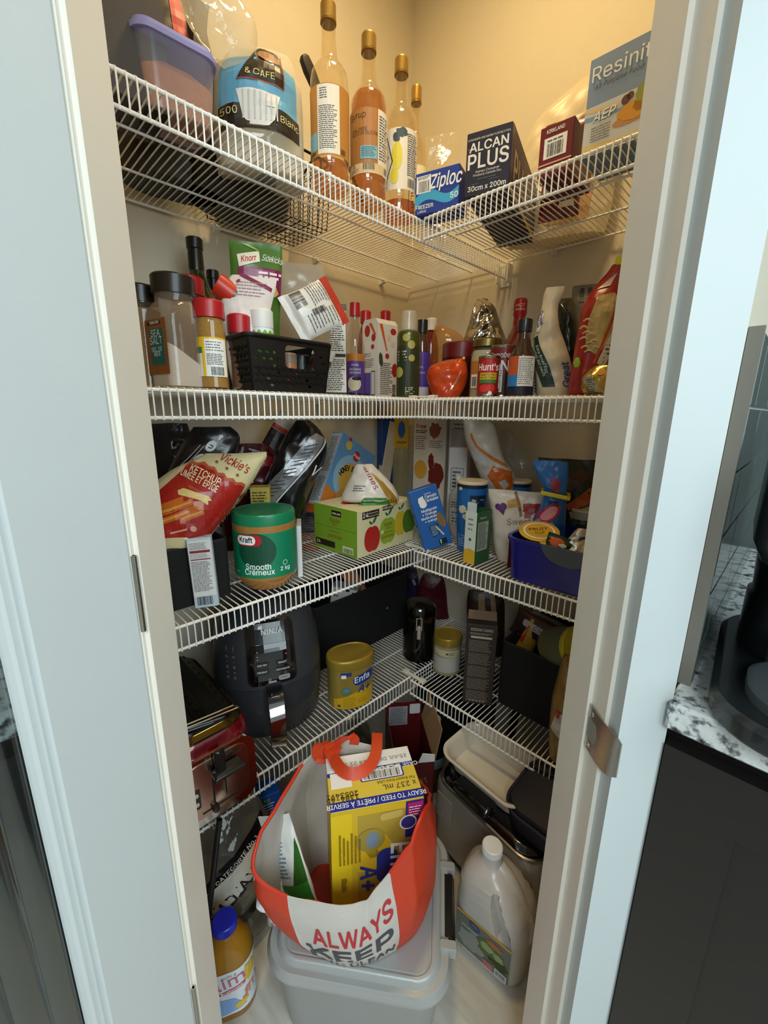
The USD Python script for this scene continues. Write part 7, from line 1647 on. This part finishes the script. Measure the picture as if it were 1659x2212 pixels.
SJ = fdS(jfn)
deco(t, SJ, [('blue_print', [poly((-.05, .036 * kz), (-.01, .034 * kz), (.03, .04 * kz), (.01, .075 * kz), (-.02, .085 * kz), (-.045, .09 * kz))], m('#7fa3d6', .4)), ('peach_print', [blob(.038, .075 * kz, .011, .012, 4), blob(.03, .06 * kz, .007, .008, 5)], m('#c9826a', .4)), ('yellow_print', [blob(.020, .050 * kz, .012, .007, 6), blob(.037, .13 * kz, .010, .022, 8)], m('#d9b03a', .4)), ('pink_band', poly((-.046, .092 * kz), (.03, .106 * kz), (.03, .116 * kz), (-.046, .100 * kz)), m('#c2506e', .4)),
             ('lettering', [T('slim', .026, -.004, .118 * kz, sx=1.1, rot=8)], m('#c0627e', .4)), ('lettering', [T('10', .010, -.018, .0975 * kz, bold=True, rot=10), T('calories', .007, .008, .104 * kz, rot=10)], WHITE), ('script', [T('fruits &', .006, .002, .150 * kz, sk=.3)], m('#9a8a8a', .4))], cut=.006, off=.0006)

# potato bag
a = At(PX(512, 1930, .385), .0)
t = thing('potato_bag', 'clear bag of potatoes with black bands and a maple leaf, slumped under the toaster', 'bag', a.b, a.rz, -4, -6)
PH = .30
B, S, _ = bag([(0, -.09, .10, .14), (.04, -.10, .11, .17), (.16, -.105, .11, .15), (.25, -.09, .10, .10), (PH, -.07, .09, .05)], 141, .012, 20, ridge=.006)
obj('bag', B, clear('#e9e4d8', .07, .4, '#b9b2a2', bump=.6, bs=30), t)
deco(t, S, [('black_band', poly((-.092, .155), (.10, .235), (.10, .262), (-.088, .178)), m('#0d0d0e', .3)), ('white_band', poly((-.095, .095), (.098, .185), (.10, .234), (-.092, .154)), m('#d6d2c6', .4)), ('lettering', [T('CANADIAN', .026, -.005, .128, rot=27, bold=True, sx=.80)], INK), ('leaf_print', [blob(.062, .185, .010, .011, 5, .45, 14)], m('#b3242a', .4)), ('lettering', [T('GRADE  CATEGORIE No.1', .009, .006, .197, rot=22, bold=True, sx=1.05)], m('#d9d6cc', .4)), ('black_band', poly((-.05, .06), (.08, .125), (.085, .11), (-.04, .045)), m('#16140f', .35))], cut=.012, off=.002)
g = random.Random(5)
for i in range(14):
    x, y, z = (g.uniform(-.06, .06), g.uniform(-.035, .03), .035 + i // 5 * .055)
    s_ = trimesh.creation.icosphere(2, 1.0); v = s_.vertices * [.034, .028, .028]; v = v * (1 + .10 * (meshkit.fbm(v * 40, 2, i) - .5))[:, None]
    obj('potato', (v + [x, y, z], s_.faces), m('#a58a58', .75, var=.2, vs=40), t, 60)
t = thing('black_rod', 'thin black rod leaning beside the potato bag at the left jamb', 'rod', P(447, 1990, .0) * 0 + np.array([.46, -1.055, 0]), 0)
p0, p1 = PX(474, 1770, .45), PX(450, 1985, .47)
obj('rod', tube([p1 - [.46, -1.055, 0], (p0 + p1) / 2 - [.46, -1.055, 0], p0 - [.46, -1.055, 0]], .0055, 10), m('#1a1a1a', .4), t)
a = At(PX(574, 1725, .33), .0)
t = thing('sugar_box', 'small blue box with white print standing behind the potato bag under the shelf', 'box', a.b, a.rz + 10, 0, 0)
W_, H_ = .062, a.z(1702)
card_box(t, W_, .05, H_, m('#1f55ae', .4)); deco(t, boxS(W_, .05, H_), [('small_print', [print_lines(-.02, H_ - .055, .022, H_ - .022, 4, 5, .4)], WHITE), ('lettering', T('2 kg', .010, -.008, H_ - .017, bold=True), m('#7fc04a', .4)), ('red_mark', rect(.0, H_ - .08, .022, H_ - .062), m('#c94a3a', .4))])
a = At(PX(500, 1800, .22), .0)
t, S = obag('dark_sack', 'dark sack standing behind the potato bag against the left wall', 'sack', a, [(2010, 420, 600, .10), (1900, 410, 610, .12), (1790, 430, 610, .08), (1730, 470, 600, .03)], m('#14130f', .5), 143, .01)

# vinegar jug
b = P(1122, 2158, 0); d = b - EYE; d[2] = 0; d /= np.linalg.norm(d)
jb = P(1052, 2098, 0); jb = jb + d * .055; jb[2] = 0
t = thing('vinegar_jug', 'large translucent white vinegar jug with a side grip and a salad-print label on the floor', 'jug', jb, 5)
JH = ztop(jb, 1838) - .0; kz = JH / .31
JUG = m('#e6e1da', .3, var=.03, coat=.2, trans=.30)
JW = .155; JD = .115
rowsj = []
for z, w_, d_, r_, xo in [(0, .86, .86, .03, 0), (.006, .97, .97, .034, 0), (.02, 1, 1, .036, 0), (.13, 1, 1, .036, 0), (.15, 1, 1, .036, 0), (.170, .985, .98, .036, -.0), (.176, .95, .96, .036, -.002), (.19, .95, .95, .036, -.003), (.195, .90, .92, .036, -.005), (.209, .88, .90, .036, -.008), (.214, .80, .85, .036, -.010), (.228, .76, .82, .036, -.012), (.233, .66, .74, .034, -.014), (.246, .58, .66, .032, -.016), (.252, .46, .54, .03, -.018), (.266, .32, .38, .024, -.02), (.276, .27, .31, .02, -.02), (.292, .26, .30, .02, -.02)]:
    L = rr_loop(JW * w_, JD * d_, min(r_, JW * w_ / 2 - 1e-3, JD * d_ / 2 - 1e-3), z * kz, 8); L[:, 0] += xo; rowsj.append(L)
body = loft(rowsj)
bm = m3.Manifold(m3.Mesh(np.ascontiguousarray(body[0], np.float32), np.ascontiguousarray(body[1], np.uint32)))
cut_ = trimesh.creation.extrude_polygon(poly((.028, .13 * kz), (.058, .125 * kz), (.054, .165 * kz), (.018, .235 * kz), (.004, .235 * kz), (.008, .2 * kz)).buffer(-.006).buffer(.006, 6), .3, engine='earcut')
cv = np.array(cut_.vertices); cm = m3.Manifold(m3.Mesh(np.ascontiguousarray(np.c_[cv[:, 0], -.034 - cv[:, 2], cv[:, 1]], np.float32), np.ascontiguousarray(np.array(cut_.faces), np.uint32)))
hand = cat(tube(curve([(-.002, 0, .258 * kz), (.026, 0, .236 * kz), (.052, 0, .19 * kz), (.068, 0, .15 * kz), (.066, 0, .11 * kz)], 20), .0155, 14))
try:
    solid = (bm - cm)
    hv = m3.Manifold(m3.Mesh(np.ascontiguousarray(hand[0], np.float32), np.ascontiguousarray(hand[1], np.uint32)))
    obj('body', solid if solid.num_tri() else bm, JUG, t, 50)
except Exception:
    obj('body', bm, JUG, t, 50)
obj('grip', hand, JUG, t, 60)
screw_cap(t, .0215, .020 * kz, .290 * kz, m('#ecebe8', .4), ribs=50, x=-.02)
S = flatS((0, -JD / 2 - .0002, 0), (1, 0, 0), (0, 0, 1))
deco(t, S, [('label', rect(-.062, .022 * kz, .06, .135 * kz, .004), m('#6a6f66', .4)), ('yellow_line', poly((-.062, .128 * kz), (.06, .128 * kz), (.06, .135 * kz), (-.062, .135 * kz)), m('#d0a02a', .4)), ('pale_picture', [blob(-.025, .06 * kz, .03, .025, 3)], m('#8f938c', .4)), ('salad_print', [blob(.022, .075 * kz, .034, .024, 4, .3), blob(.036, .055 * kz, .02, .016, 5, .3)], m('#55663a', .45)), ('salad_light', [blob(.01, .085 * kz, .014, .010, 6), blob(.035, .08 * kz, .012, .009, 7)], m('#93a36a', .45)), ('orange_print', blob(.026, .108 * kz, .018, .008, 8), m('#a86a3c', .45)), ('blue_ring', disc(-.02, .115 * kz, .013, .008, -20).difference(disc(-.02, .115 * kz, .009, .0045, -20)), m('#2a4a9a', .4)), ('pink_patch', rect(.004, .024 * kz, .026, .044 * kz, .003), m('#b8676a', .4)), ('white_panel', rect(.03, .023 * kz, .056, .046 * kz, .002), m('#c4c4c2', .4)), ('barcode', barcode(.033, .028 * kz, .053, .042 * kz, 5), GREYINK), ('lettering', [T('vinegar', .008, -.03, .095 * kz, sk=.1)], m('#d0d4d4', .4))], cut=None)

# bread machine
STL = m('#a39d96', .38, .6, var=.06, bump=.05, bs=300)
pl, pr2 = PY(930, 1700, -.30), None
q0, q1 = P(945, 1665, .30), P(1160, 1900, .30)
bmz = .215
e0, e1 = P(932, 1672, bmz), P(1158, 1895, bmz)
ang = math.degrees(math.atan2((e1 - e0)[1], (e1 - e0)[0])); ML = float(np.linalg.norm((e1 - e0)[:2])); MD = .24
t = thing('bread_machine', 'silver bread machine with a black domed lid on the floor along the right wall', 'bread machine', np.array([*(e0 + e1)[:2] / 2, 0]) + euler(ang) @ np.array([0, MD / 2, 0]), ang)
obj('foot', rloft([(ML * .94, MD * .94, .03, 0), (ML * .97, MD * .97, .035, .025)], n=8), m('#121212', .5), t)
obj('body', rloft([(ML * .98, MD * .98, .035, .022), (ML, MD, .04, .05), (ML, MD, .04, bmz - .02), (ML * .985, MD * .98, .04, bmz - .006), (ML * .95, MD * .94, .04, bmz)], n=10), STL, t)
BKL = m('#0c0c0d', .16, coat=.5)
obj('lid', rloft([(ML * .93, MD * .93, .05, bmz), (ML * .94, MD * .94, .055, bmz + .010), (ML * .90, MD * .9, .055, bmz + .016), (ML * .86, MD * .86, .055, bmz + .020), (ML * .66, MD * .62, .05, bmz + .028), (ML * .3, MD * .3, .03, bmz + .030)], n=10), BKL, t)
obj('lid_trim', tube([(x, y, bmz + .003) for x, y, _ in rr_loop(ML * .955, MD * .955, .05, 0, 8)], .005, 8, True), m('#8f8a84', .25, .9), t)
obj('handle', cat(cbox(.11, .05, .028, .008, bmz + .012, -ML * .10, -MD * .40)), BKL, t)
for i in range(9): obj('vent_slot', cbox(.050, .003, .0035, .0008, .115 + i * .0085, -ML * .34, -MD / 2 - .0002), m('#b9b5ae', .3, .7), t)
# roasting dish, pan and soft cooler stacked on it
mt_ = bmz + .03
c = P(1066, 1668, .265)
t = thing('casserole_dish', 'cream enamel roasting dish tilted on top of the bread machine', 'dish', [c[0], c[1], .252], ang + 3, 6, 0)
CR = m('#d3cbbb', .25, coat=.3, var=.03)
obj('dish', rloft([(.20, .11, .03, 0), (.215, .135, .035, .045), (.228, .15, .04, .050), (.236, .16, .042, .052), (.236, .16, .042, .055), (.226, .148, .04, .055), (.211, .131, .034, .048), (.190, .106, .028, .004)], n=8), CR, t)
c2 = P(1160, 1765, .255)
t = thing('soft_cooler', 'dark navy soft bag lying on the bread machine beside the right jamb', 'bag', [c2[0] + .03, c2[1] + .03, .246], ang + 4, 12, -4)
NV = m('#101020', .6, bump=.2, bs=300)
obj('body', rloft([(.15, .15, .04, 0), (.17, .17, .05, .015), (.17, .17, .05, .06), (.15, .15, .04, .075), (.11, .11, .03, .08)], n=8), NV, t)
obj('piping', tube([(x, y, .065) for x, y, _ in rr_loop(.168, .168, .048, 0, 8)], .004, 8, True), m('#1c1c34', .5), t)
a = At(PY(1085, 1640, -.16), .0)
t = thing('black_ladle', 'black plastic ladle standing in the cream dish', 'ladle', np.array([*a.b[:2], a.z(1650)]) + [.0, .02, .0], a.rz, 0, 6)
obj('ladle', rloft([(.03, .016, .007, -.03), (.045, .02, .009, -.01), (.045, .02, .009, .03), (.025, .016, .007, .1), (.022, .014, .006, .22)]), m('#0b0b0c', .4), t)

# cartons and bottles behind the shopping bag
a = At(PX(845, 1620, .50), .0)
t = thing('drink_carton', 'open carton with a dark red outside, brown inside and white flaps behind the shopping bag', 'carton', P(905, 1800, .0) * [1, 1, 0] + [-.075, .03, 0], 52)
W1, D1, H1 = .11, .17, .31
g = cat(*[box(*q_) for q_ in ((-W1 / 2, W1 / 2, -D1 / 2, -D1 / 2 + .002, 0, H1 * .8), (-W1 / 2, W1 / 2, D1 / 2 - .002, D1 / 2, 0, H1 * .97), (-W1 / 2, -W1 / 2 + .002, -D1 / 2, D1 / 2, 0, H1 * .92), (W1 / 2 - .002, W1 / 2, -D1 / 2, D1 / 2, 0, H1 * .8), (-W1 / 2, W1 / 2, -D1 / 2, D1 / 2, 0, .002))])
obj('carton', g, m('#5a1418', .45), t, False)
obj('side_flap', m3.Manifold.hull_points(np.array([(W1 / 2, -D1 * .5, H1 * .8), (W1 / 2, D1 * .5, H1 * .8), (W1 / 2 + .002, D1 * .5, H1 * .8), (W1 / 2 + .002, -D1 * .5, H1 * .8), (W1 / 2 + .02, -D1 * .42, H1 * .8 + .085), (W1 / 2 + .02, D1 * .5, H1 * .8 + .085), (W1 / 2 + .022, -D1 * .42, H1 * .8 + .085), (W1 / 2 + .022, D1 * .5, H1 * .8 + .085)])), m('#9a7a58', .7), t, False)
obj('white_flap', m3.Manifold.hull_points(np.array([(x, y, z) for x, z in ((W1 * .1, H1 * .80), (W1 * .5, H1 * .80), (W1 * .5, H1 * .87), (W1 * .2, H1 * .89)) for y in (-D1 / 2 - .002, -D1 / 2)])), WHITE, t, False)
deco(t, flatS((0, D1 / 2 - .0022, 0), (1, 0, 0), (0, 0, 1)), [('grey_panel', rect(-.045, H1 * .72, .012, H1 * .93), m('#9a9ca0', .5)), ('small_print', print_lines(-.04, H1 * .73, .008, H1 * .92, 14, 5), GREYINK), ('white_tab', rect(.018, H1 * .84, .05, H1 * .95, .004), m('#cfd3d6', .5))])
c = P(935, 1720, .0)
a = At(PY(936, 1600, -.36), .0)
t = thing('swing_top_bottle', 'dark bottle with a printed ceramic stopper and wire bail behind the carton', 'bottle', [a.b[0], a.b[1], .0], a.rz)
HB = a.z(1549); r = .038
obj('bottle', lathe([(0, 0), (r, 0), (r, HB * .45), (r * .9, HB * .55), (r * .5, HB * .72), (r * .40, HB * .85), (r * .44, HB * .90), (r * .44, HB * .93), (0, HB * .93)], 36), m('#14100c', .08, coat=.6), t)
obj('stopper', lathe([(0, HB * .92), (r * .5, HB * .925), (r * .56, HB * .95), (r * .52, HB * .985), (0, HB)], 30), m('#c9b9ae', .3, coat=.3), t)
obj('wire_bail', tube([(-r * .5, -.002, HB * .96), (-r * .62, -r * .5, HB * .86), (0, -r * .8, HB * .82), (r * .62, -r * .5, HB * .86), (r * .5, -.002, HB * .96)], .0016, 6), CHROME, t)
deco(t, cylS(r), [('blue_label', rect(-r, HB * .36, r, HB * .5), m('#7fa3a8', .5))], cut=.008)
deco(t, flatS((0, 0, HB + .0002), (1, 0, 0), (0, 1, 0)), [('lettering', T('R', .013, 0, -.005, bold=True), m('#8a3a30', .4))])
a = At(PX(785, 1590, .40), .24)
t = thing('clear_bottle', 'clear plastic bottle lying under the lowest shelf behind the shopping bag', 'bottle', PX(775, 1600, .36), -40, 0, 62)
obj('bottle', lathe([(0, -.11), (.036, -.11), (.038, -.10), (.036, -.05), (.038, 0), (.036, .05), (.03, .08), (.014, .11), (.014, .13), (0, .13)], 36), clear('#cfcac0', .06, .25, '#5a5248'), t)
a = At(PY(975, 1640, -.16), .0)
t = thing('dark_case', 'dark case with a metal edge standing in the corner behind the swing-top bottle', 'case', [a.b[0], a.b[1], 0], 8)
obj('body', cbox(.26, .12, .29, .006), m('#17181c', .35, var=.2, coat=.2), t)
obj('metal_edge', tube([(-.12, -.062, .24), (.05, -.062, .275), (.12, -.062, .285)], .004, 8), m('#9a958e', .25, 1.), t)
